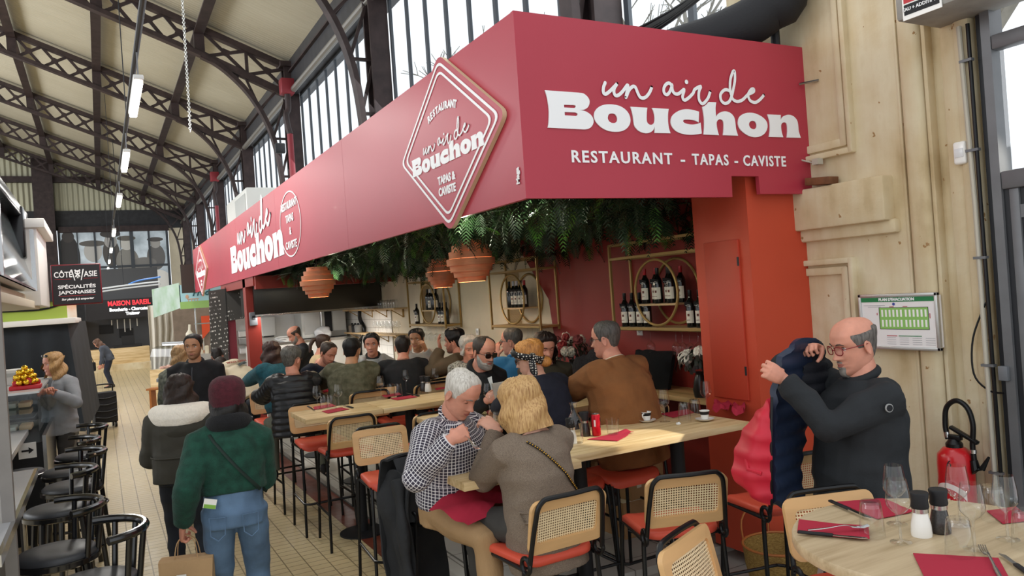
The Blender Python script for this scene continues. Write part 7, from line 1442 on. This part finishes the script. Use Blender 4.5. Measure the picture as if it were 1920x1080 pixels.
bm = nb(); bx(bm, p['P'] + V(-.115, -.142, .085), (.065, .006, .05), Matrix.Rotation(.25, 3, 'Y')); l_ = obj('pocket_leaflet', bm, mat('leaflet_white', 'e9e6de', .6), p['root']); bm = nb(); bx(bm, p['P'] + V(-.117, -.146, .071), (.06, .004, .02), Matrix.Rotation(.25, 3, 'Y')); obj('leaflet_green', bm, mat('leaflet_green', '7fae45', .6), l_)
for sd in (-1, 1): bm = nb(); tube(bm, [p['P'] + V(sd * x_, -.142 - .004 * (z_ < -.03), z_) for x_, z_ in ((.045, .0), (.125, .005), (.122, -.09), (.085, -.12), (.048, -.09))], .0035, 6, True); obj('back_pocket', bm, m_jean, p['root'])
hw_ = Vector(p['o']) + p['Rz'] @ (p['arms'][-1][2] + p['arms'][-1][3] * .075)
t = thing('paper_bag', 'brown paper carrier bag hanging from the hand of the woman in green', 'bag', (hw_.x + .02, hw_.y - .02, hw_.z - .42), R(-18)); m_kr = mat('kraft_paper', 'b9966c', .8, var=.08, vs=6, bump=.2, bs=30); bm = nb()
loft(bm, [[V(x_ * w_, y_ * d_, z_) for x_, y_ in ((-1, -1), (1, -1), (1, 1), (-1, 1))] for w_, d_, z_ in ((.13, .07, 0), (.132, .075, .15), (.14, .05, .30), (.14, .03, .31))], True); obj('bag', bm, m_kr, t, 20)
bm = nb(); bx(bm, (-.02, -.073, .2), (.05, .003, .07)); obj('sticker', bm, mat('leaflet_white', 'e9e6de', .6), t); bm = nb(); bx(bm, (-.02, -.0755, .205), (.03, .003, .02)); obj('sticker_print', bm, mat('legend_red', 'b0444a', .5), t)
for sd in (-1, 1): bm = nb(); tube(bm, smooth_path([(-.06, sd * .035, .3), (-.045, sd * .02, .39), (0, 0, .425), (.045, sd * .02, .39), (.06, sd * .035, .3)], 4), .003, 6); obj('handle', bm, m_kr, t)
m_pk = mat('dark_olive_parka', '3a372e', .8, var=.18, vs=6, bump=.2, bs=30); m_fleece = mat('cream_fleece', 'f8efdf', .95, var=.06, vs=60, bump=.5, bs=90, sheen=.4)
p = person('dark haired woman in an olive parka with a cream fleece hood walking away', (0.474,6.047,1.429), 12, None, 1.64, lean=4, hp=10, wid=.98, fat=.02, L=(0.399,6.316,0.988), Rr=(0.553,6.233,0.976), poleL=(-.5, -.7, -.6), poleR=(.5, -.7, -.6), top=m_pk, tname='parka', th=.036, amp=.008, hem=.07, legs=m_djean, lname='jeans', shoes=m_shoe, hair=('2e1f18', '160e0a'), hth=.022, long=(.13, 60, .04, 1), face=False, v=.011, sk='pink', step=(.1, -.05))
hood(p, m_fleece, 'fleece_hood', 1.3, -.01); hood(p, m_pk, 'hood', 1.2, .08)
bm = nb(); tube(bm, [p['P'] + V(.205 * math.cos(a), .16 * math.sin(a), .12) for a in [k * .2618 for k in range(24)]], .006, 6, True); obj('waist_seam', bm, m_pk, p['root'])
# 6 standing man in black, 7 camouflage, 8 hoodie, 9 boy
p = person('young man in a black jacket standing in the aisle facing us', (0.797,8.199,1.670), 196, None, 1.8, lean=2, hp=2, hy=6, top=m_blk, tname='black_jacket', th=.024, hem=.12, legs=m_blk, shoes=m_shoe, hair='15110f', hth=.012, beard=('2a1d16', .0035), sk='tan', v=.013, brow='120e0c', wid=1.06)
scarf_ring(p, m_blk, 'jacket_collar', .07, .018, .02, 1, -.02); pts = on_cloth(p, [(.01, p['N'].z - .03 - .05 * k) for k in range(12)], False, .003); bm = nb(); tube(bm, pts, .004, 6); obj('zip', bm, mat('zip_grey', '55565a', .4, .5), p['root'])
m_camo = mat('camouflage_cloth', '6d6f62', .85, c2='3b3f38', vs=22)
p = person('fair haired person in a camouflage jacket half hidden behind the man in black', (0.775,9.346,1.529), 40, None, 1.66, lean=5, top=m_camo, tname='camouflage_jacket', th=.035, hem=.15, legs=m_djean, shoes=m_shoe, hair=('b08d62', '7d5f3d'), hth=.02, long=(.1, 60, .03, 1), v=.014, sk='fair')
m_hood = mat('cream_sweatshirt', 'cfc5ad', .9, var=.1, vs=6, bump=.2, bs=80)
p = person('person in a cream hooded sweatshirt bending over the deli counter', (1.349,10.628,1.264), -38, None, 1.74, lean=52, hp=45, L=(1.198,10.370,1.127), Rr=(1.458,10.344,1.050), top=m_hood, tname='cream_hoodie', th=.05, hem=.08, legs=m_djean, shoes=m_shoe, hair='241a15', hth=.02, v=.014, wid=1.05, poleR=(1, 0, .1), poleL=(-1, 0, -.2))
hood(p, m_hood, 'hood', 1.3, -.04)
N_, W_, d2, rx, fwv = p['N'], p['W'], p['d2'], p['rx'], p['fw']
for nm, s_, u_, sz, m_ in (('back_print', 'MOLLY CREW', .23, .055, mat('print_rust', '9a5044', .7)),): 
    O_ = W_ + d2 * u_ - fwv * .175; me = text_mesh(s_, sz, .0005, .002); place2d(me, O_, rx, d2); obj(nm, me, m_, p['root'])
bm = nb(); c = W_ + d2 * .13 - fwv * .185
for k in range(5): tube(bm, [c - rx * .09 + d2 * (-.03 + .012 * k), c + rx * (.02 * k) + d2 * (.01 + .01 * k), c + rx * .1 + d2 * (.02 + .014 * k)], [.002, .008, .002], 6)
obj('feather_print', bm, mat('print_slate', '4e5a5e', .7), p['root'])
p = person('dark haired boy behind the cream hooded sweatshirt', (1.473,11.923,1.350), 20, None, 1.5, lean=10, hp=20, top=m_blk, legs=m_djean, hair='1c1512', hth=.022, v=.018, shoes=m_shoe)
# 10-20 diners at the back tables
m_teal = knit('teal_knit', '1d5360'); p = person('long haired woman in a teal jumper seen from behind at the far table', (1.721,9.180,1.316), -22, .79, 1.66, lean=14, hp=10, hy=10, L=(1.45, 9.6, 1.12), Rr=(1.9, 9.7, 1.12), poleL=(-1, -.2, -.4), ground=.06, top=m_teal, tname='teal_jumper', th=.035, hem=.12, legs=m_djean, hair=('3b2119', '1d0f0b'), hth=.026, long=(.2, 50, .045, .8), v=.013, wid=1.1, fat=.03, shoes=m_shoe)
m_puf = mat('black_quilted_nylon', '19191c', .42, var=.2, vs=5); m_ol = mat('grey_olive_trousers', '6f7264', .85, var=.15, vs=6)
p = person('grey haired man in a black quilted gilet on the aisle stool, seen from behind', (1.619,7.645,1.483), 12, .79, 1.8, lean=8, hp=3, hy=38, L=(1.35, 8.15, 1.12), Rr=(1.9, 8.2, 1.12), poleL=(-.4, -.4, -.9), top=m_puf, tname='quilted_gilet', style='puffer', th=.03, hem=.12, legs=m_ol, shoes=mat('black_sneaker', '1b1b1d', .6), hair=('6b6862', '34312d'), hth=.02, glasses=('17171a', 'clear'), v=.010, wid=1.0, fat=.03, sk='pink', ank=-.1, kn=20, shin=.44)
m_nav = mat('navy_knit', '181c2a', .95, var=.2, vs=30, bump=.4, bs=140); p = person('stubbled man in a navy jumper leaning over the far table', (2.165,8.373,1.462), 158, .79, 1.76, lean=24, hp=28, hy=-5, ground=.06, L=(2.25, 8.35, 1.13), Rr=(2.054,8.207,1.230), dR=(.9, -.2, .1), nR=(0, .2, -1), curl=15, top=m_nav, tname='navy_jumper', legs=m_djean, hair=('3a2a20', '20150f'), hth=.009, rec=.012, beard=('4a3427', .003), eyes='down', v=.012, sk='pink', wid=1.1, brow='2e2018', shoes=m_shoe)
p = person('ponytailed woman in a beige top standing by the kitchen', (2.530,9.993,1.482), 95, None, 1.66, lean=8, hp=15, top=mat('beige_knit', 'c8b08a', .9, var=.1, vs=8), tname='beige_jumper', legs=m_djean, hair=('3d281e', '22150f'), hth=.016, v=.015, sk='pink', shoes=m_shoe)
Th = p['Th']; bm = nb(); tube(bm, [Th @ V(*q_) for q_ in ((0, -.09, .05), (0, -.14, .03), (0, -.16, -.04), (0, -.15, -.14))], [.02, .03, .026, .01], 10); obj('ponytail', bm, hairmat('3d281e', '22150f'), p['root'])
p = person('balding cook in a black shirt working in the kitchen', (2.434,11.180,1.557), -88, None, 1.76, lean=8, hp=28, L=(2.147,11.108,1.150), Rr=(2.294,11.483,1.113), top=mat('black_shirt', '232326', .7, var=.15, vs=8), tname='black_shirt', sleeve=.35, legs=m_blk, hair=('4b3f36', '2a221d'), hth=.011, hstyle='ring', beard=('9a9188', .007), v=.014, sk='pink', wid=1.1, fat=.03, eyes='down', ground=.06, shoes=m_shoe)
m_oli = mat('mottled_olive_jacket', '605c48', .85, c2='45432f', vs=24, bump=.25, bs=60); p = person('black haired man in a mottled olive hooded jacket seen from behind', (2.196,7.562,1.501), 30, .79, 1.76, lean=14, hp=4, hy=8, ground=.06, L=(1.95, 8.2, 1.14), Rr=(2.6, 8.2, 1.14), top=m_oli, tname='olive_jacket', th=.036, hem=.16, amp=.009, legs=m_djean, hair='121012', hth=.014, v=.011, wid=1.12, fat=.03, sk='tan', face=False, shoes=m_shoe)
hood(p, m_oli, 'hood', 1.0, .03)
m_gh = mat('grey_sweatshirt', 'a3a5a4', .9, var=.1, vs=8, bump=.2, bs=80); p = person('young man with a moustache in a pale grey hooded top facing us', (2.653,8.339,1.445), 203, .79, 1.72, lean=9, hp=4, hy=3, ground=.06, L=(3.0, 8.4, 1.13), Rr=(2.45, 8.4, 1.13), top=m_gh, tname='grey_hoodie', th=.028, legs=m_djean, hair='14100e', hth=.018, beard=('241a14', -.003), v=.011, sk='pink', brow='100c0a', shoes=m_shoe)
scarf_ring(p, m_blk, 'inner_collar', .07, .02, .03, 1, -.02); hood(p, m_gh, 'hood', .9, .0)
p = person('man in a plain black jumper seen from behind between two diners', (2.750,7.606,1.444), 24, .79, 1.76, lean=20, hp=8, ground=.06, L=(2.55, 8.35, 1.14), Rr=(3.1, 8.35, 1.14), poleL=(-1, -.1, -.3), top=m_blk, tname='black_jumper', th=.026, hem=.14, legs=m_djean, hair=('241c18', '120d0b'), hth=.009, rec=.015, v=.012, wid=1.14, sk='pink', face=False, shoes=m_shoe)
m_sil = mat('silver_grey_jacket', 'aaa9a4', .7, var=.1, vs=8); p = person('smiling dark haired man in a pale jacket with a hand by his chin', (3.242,8.476,1.469), 215, .79, 1.74, lean=12, hp=4, hy=8, ground=.06, L=(3.233,8.198,1.398), Rr=(3.2, 8.5, 1.13), poleL=(-.6, 0, -1), dL=(-.35, 0, .9), nL=(-.5, .6, 0), curl=60, top=m_sil, tname='pale_jacket', th=.022, legs=m_djean, hair='14100e', hth=.018, v=.012, sk='tan', smile=True, brow='0f0b09', shoes=m_shoe)
scarf_ring(p, mat('white_shirt', 'e6e6e4', .7), 'shirt_collar', .066, .016, .02, 1, -.015); scarf_ring(p, m_blk, 'dark_tie_collar', .062, .01, .01, 1, -.03)
m_brj = mat('brown_field_jacket', '5f4f3b', .85, var=.15, vs=8, bump=.2, bs=40); p = person('black haired man in a brown jacket in profile with a hand on his cheek', (3.259,7.446,1.512), -50, .79, 1.74, lean=14, hp=4, ground=.06, L=(3.092,7.422,1.445), Rr=(3.0, 7.9, 1.13), poleL=(-.5, 0, -1), dL=(-.1, .2, .95), nL=(.6, -.4, 0), curl=20, top=m_brj, tname='brown_jacket', th=.03, legs=m_djean, hair='131011', hth=.03, beard=('2b1f19', .003), v=.012, sk='pink', brow='120e0c', shoes=m_shoe)
m_pat = mat('patterned_blouse', 'b9b8ad', .85, c2='4b4a44', vs=60); p = person('white haired woman in a patterned blouse behind the man in sunglasses', (3.145,6.827,1.444), 200, .79, 1.6, lean=10, hp=10, ground=.06, hy=-15, top=m_pat, tname='patterned_blouse', legs=m_char, hair=('c9c6bf', '94918a'), hth=.03, long=(.06, 60, .02, .5), v=.013, sk='pink', eyes='down', brow='9a958c', shoes=m_shoe)
# 21-25 nearer diners
p = person('bearded man in sunglasses and a black zip jacket holding a wine glass', (2.636,5.454,1.535), 166, .79, 1.78, lean=15, hp=18, hy=0, ground=.06, L=(2.75, 5.4, 1.2), Rr=(2.497,5.189,1.192), dR=(.5, -.3, .3), nR=(.8, .5, 0), curl=50, top=m_blk, tname='zip_jacket', th=.026, amp=.008, hem=.12, legs=m_djean, hair=('3d332c', '241d18'), hth=.009, rec=.03, beard=('a9a29a', .014), glasses=('121214', 'dark'), v=.010, sk='pink', wid=1.12, fat=.03, brow='3d332c', shoes=m_shoe)
scarf_ring(p, m_blk, 'stand_collar', .082, .024, .012, 1.3, -.03); pts = on_cloth(p, [(0, p['N'].z - .05 - .02 * k) for k in range(7)], False, .004); bm = nb()
tube(bm, pts, [.04 - .005 * k for k in range(len(pts))], 8, flat=.25, ref=(1, 0, 0)); obj('white_shirt', bm, mat('white_shirt', 'e6e6e4', .7), p['root']); q_ = on_cloth(p, [(-.1, p['N'].z - .16)], False, .003)
if q_: bm = nb(); bx(bm, q_[0], (.04, .006, .014)); obj('chest_logo', bm, mat('badge_grey', '9a9a98', .5), p['root'])
wgp = Vector((2.461,5.061,1.208)); dup(wg0, (wgp.x, wgp.y, 1.13), 0, 'wine glass lifted in the hand of the man in sunglasses', 'wine glasses on the laid tables')
t = thing('menu_sheet', 'printed menu sheet standing on the table before the man in sunglasses', 'menu', (2.621,5.065,1.195), R(-28)); bm = nb(); bx(bm, (0, 0, .03), (.2, .003, .26), Matrix.Rotation(.45, 3, 'X') @ Matrix.Rotation(-.12, 3, 'Y')); obj('sheet', bm, mat('menu_paper', 'd9d4c8', .7), t)
bm = nb(); [bx(bm, (-.01, -.004 - (.03 + .02 * k) * .0, .1 - .026 * k), (.13 - .02 * (k % 3), .002, .004), Matrix.Rotation(.45, 3, 'X')) for k in range(0)]; bm.free()
m_bl = mat('blue_fleece', '2f6f9c', .85, var=.12, vs=8); p = person('grey cropped man in a bright blue top seen from behind, hand to his face', (3.234,6.097,1.547), 2, .79, 1.74, lean=12, hp=4, hy=-42, ground=.06, L=(3.154,6.254,1.415), Rr=(3.6, 6.5, 1.13), poleL=(-1, 0, -.8), dL=(.1, .2, .9), top=m_bl, tname='blue_top', th=.026, hem=.12, legs=m_djean, hair=('5c554e', '37312c'), hth=.008, rec=.02, glasses=('4a4038', 'clear'), v=.011, sk='pink', wid=1.08, shoes=m_shoe)
scarf_ring(p, m_bl, 'stand_collar', .068, .018, .025, 1, -.01)
m_dol = mat('dark_olive_top', '3a3427', .85, var=.15, vs=8); p = person('dark haired woman in a dark olive top looking down beside the flowers', (3.289,5.614,1.500), 196, .79, 1.66, lean=9, hp=16, hy=-6, ground=.06, L=(3.6, 5.5, 1.13), Rr=(3.1, 5.4, 1.13), top=m_dol, tname='olive_top', th=.022, legs=m_djean, hair=('2b1c17', '140c0a'), hth=.028, long=(.16, 62, .022, 1.2), eyes='down', v=.011, sk='pink', brow='20150f', shoes=m_shoe)
m_nvy = mat('dark_navy_jumper', '1b1d2b', .95, var=.2, vs=30, bump=.4, bs=140); m_str = mat('striped_sleeve', 'e8e4da', .9); n = NB(m_str); x, y, z = n.sep(n.coord(attr='cu')); n.color(n.mix(n.m('GREATER_THAN', n.m('FRACT', n.m('DIVIDE', x, .026)), .42), lin('e9e5da'), lin('1b1d2e')))
p = person('ginger haired woman with a polka dot headscarf and navy jumper seen from behind', (2.584,4.630,1.527), -8, .79, 1.68, lean=18, hp=14, hy=-40, ground=.06, L=(2.5, 5.06, 1.14), Rr=(2.9, 5.1, 1.13), poleR=(.8, -.3, -.6), poleL=(-.3, -.3, -1), top=m_nvy, tname='navy_jumper', th=.03, hem=.12, legs=m_djean, hair=('c98a45', '8f5524'), hth=.022, v=.0095, sk='fair', wid=.98, fat=.02, glasses=('1a1a1c', 'dark'), brow='a5672f', shoes=m_shoe)
Sh, E_, Wr, _, _ = p['arms'][1]; bm = nb(); tube(bm, [E_.lerp(Sh, .42), E_.lerp(Sh, .2), E_, E_.lerp(Wr, .4), E_.lerp(Wr, .8)], [.085, .085, .08, .07, .06], 14); me = vox(bm, .01, 3); co, cu = nearest_attr(me, [(Sh, E_, 0, (0, 1, .1), .06, 0), (E_, Wr, .29, (0, 1, .1), .05, 0)]); obj('striped_sleeve', me, m_str, p['root'], 0)
m_dot = mat('polka_dot_silk', '141416', .5); n = NB(m_dot); vn = n.N.new('ShaderNodeTexVoronoi'); vn.inputs['Scale'].default_value = 62; vn.inputs['Randomness'].default_value = .3; n.L.new(n.coord(), vn.inputs['Vector']); n.color(n.mix(n.m('LESS_THAN', vn.outputs['Distance'], .33), lin('141416'), lin('e6dfd2')))
Th = p['Th']; bm = nb(); Ab = [2 * math.pi * j / 44 for j in range(44)]
hgrid(bm, Ab, [0, .25, .5, .75, 1], lambda a, q_: HP(a, .062 * math.cos(a) + .012 + .05 * (q_ - .5), 1, 0) + Vector((math.sin(a), math.cos(a), .3)) * (.024 + .008 * math.sin(q_ * math.pi)), True, Th); obj('headscarf', bm, m_dot, p['root'], 0)
bm = nb(); tube(bm, [Th @ V(*q_) for q_ in ((-.08, -.04, .02), (-.092, -.03, -.03), (-.088, -.02, -.1), (-.08, .0, -.17))], [.02, .034, .036, .018], 10, flat=.5); ell(bm, Th @ V(-.085, -.045, .015), (.026, .02, .02)); obj('scarf_tail', bm, m_dot, p['root'], 0)
bm = nb(); ell(bm, Th @ V(.01, -.1, -.055), (.045, .04, .038)); me = vox(bm, .006, 2); obj('hair_bun', me, hairmat('c98a45', '8f5524'), p['root'], 0)
m_brn = mat('camel_brown_jumper', '86562f', .92, var=.14, vs=9, bump=.25, bs=160); p = person('broad man in a camel brown jumper and glasses seen from behind', (3.082,4.419,1.618), -12, .79, 1.84, lean=14, hp=6, hy=-26, ground=.06, L=(2.85, 4.95, 1.14), Rr=(3.75, 4.95, 1.13), poleL=(-.7, -.2, -.7), poleR=(.9, -.25, -.6), top=m_brn, tname='brown_jumper', th=.034, hem=.16, amp=.008, legs=m_djean, hair=('5a5550', '33302c'), hth=.011, rec=.01, glasses=('2e2422', 'clear'), v=.0095, wid=1.12, fat=.05, sk='pink', shoes=m_shoe)
scarf_ring(p, mat('cream_trim', 'd9cdb5', .8), 'collar_trim', .070, .008, .03); scarf_ring(p, m_brn, 'collar', .07, .016, .018)
# 26-28 left and far
m_bz = mat('grey_blazer', '8c8f93', .75, var=.12, vs=8, bump=.15, bs=120); p = person('blonde woman in a grey blazer with hands clasped at the left counter', (-0.486,9.910,1.552), -142, None, 1.72, lean=3, hp=6, hy=24, L=(-0.484,9.592,1.254), Rr=(-0.523,9.613,1.269), poleL=(-.5, -.6, -.6), poleR=(.5, -.6, -.6), curl=40, top=m_bz, tname='grey_blazer', th=.022, hem=.16, amp=.006, legs=mat('dark_grey_wide_trousers', '34322f', .85, var=.15, vs=6), shoes=m_shoe, hair=('b58f5c', '7a5733'), hth=.02, long=(.17, 48, .035, 1.5), v=.012, sk='pink', smile=True, brow='8a6a48')
scarf_ring(p, mat('cream_jumper', 'd4c7ae', .9), 'cream_collar', .066, .02, .02); pts = on_cloth(p, [(-.0, p['N'].z - .05 - .03 * k) for k in range(8)], False, .002); bm = nb(); tube(bm, pts, [.045 - .004 * k for k in range(len(pts))], 8, flat=.25, ref=(1, 0, 0)); obj('cream_jumper', bm, mat('cream_jumper', 'd4c7ae', .9), p['root'])
Th = p['Th']; bm = nb()
for sd in (-1, 1): ell(bm, Th @ V(sd * .034, .07, .1), (.024, .012, .014)); tube(bm, [Th @ V(sd * .055, .06, .1), Th @ V(sd * .085, -.02, .06)], .003, 6)
obj('sunglasses_on_head', bm, m_lens, p['root'])
for sd in (-1, 1):
    lp = on_cloth(p, [(sd * (.06 + .02 * math.sin(k * .5)) * (1 - k / 9), p['N'].z - .02 - .045 * k) for k in range(8)], False, .006)
    if len(lp) > 3: bm = nb(); tube(bm, lp, [.012 + .016 * math.sin(3.1 * k / (len(lp) - 1)) for k in range(len(lp))], 8, flat=.3, ref=(1, 0, 0)); obj('lapel', bm, m_bz, p['root'])
p = person('distant woman in dark clothes bending over her bag in the aisle', (-0.102,25.594,1.063), -80, None, 1.6, lean=28, hp=40, top=mat('slate_jacket', '4a4f5a', .85, var=.2, vs=8), tname='slate_jacket', legs=mat('navy_leggings', '252a3a', .8), hair=('6b4a38', '402a1e'), hth=.025, long=(.22, 60, .03, 1), v=.02, sk='pink', shoes=m_shoe)
p = person('stallholder in a white top with his back turned in the produce stall', (2.543,23.492,1.363), 95, None, 1.75, lean=3, top=mat('white_vest', 'd9d6d0', .8), tname='white_top', sleeve=.1, legs=m_djean, hair='15110f', hth=.016, v=.02, sk='tan', face=False, shoes=m_shoe)
t = thing('black_handbag', 'black bag hanging from the distant bending woman', 'bag', (-0.282,25.465,0.776)); bm = nb(); bx(bm, (0, 0, -.12), (.2, .1, .26), None, .03); obj('bag', bm, m_blk, t); bm = nb(); tube(bm, [(-.08, 0, 0), (-.02, .02, .25), (.05, 0, 0)], .012, 6); obj('strap', bm, m_blk, t)
# coat hanging over the plaid man's chair
t = thing('dark_coat', 'long charcoal coat hanging over the back of the plaid man\'s chair', 'coat', (0, 0, 0))
m_coat = mat('charcoal_coat', '2a2b2d', .85, var=.25, vs=5, bump=.25, bs=50)
CH = Matrix.Translation((1.72, 3.95, 0)) @ Matrix.Rotation(R(-160), 4, 'Z'); cw = lambda x, y, z: tuple(CH @ V(x, y, z))
cloth('coat_front', [[cw(x, -.19 + q, .76), cw(x, -.215 + q, .86), cw(x, -.25 + q, 1.0), cw(x, -.295 + q, 1.10)] for x, q in ((-.17, 0), (0, .01), (.17, .0), (.225, -.02))], m_coat, par=t, q=9, amp=.01, th=.012)
cloth('coat_back', [[cw(x, -.30, 1.105), cw(x, -.37, 1.09), cw(x, -.40, .95), cw(x, -.41 - q, .6), cw(x * .9, -.40 + q, .3), cw(x * .85, -.38, .08)] for x, q in ((-.22, .02), (-.07, -.02), (.1, .03), (.27, 0))], m_coat, par=t, q=9, amp=.02, th=.012)
cloth('coat_side', [[cw(.225, y, 1.07 - abs(y + .3) * .8), cw(.245 + q, y, .85), cw(.245 - q, y * 1.02, .55), cw(.24 + q, y, .25), cw(.25, y, .1 + .2 * (y + .4))] for y, q in ((-.42, .01), (-.34, .03), (-.26, -.01), (-.17, .02))], m_coat, par=t, q=9, amp=.02, th=.012)
bm = nb(); tube(bm, smooth_path([cw(.25, -.26, 1.0), cw(.27, -.22, .85), cw(.275, -.2, .6), cw(.26, -.18, .38)], 5), [.05 + .012 * math.sin(k) for k in range(16)], 12, flat=.6); me = vox(bm, .01, 2); obj('sleeve', me, m_coat, t, 0)
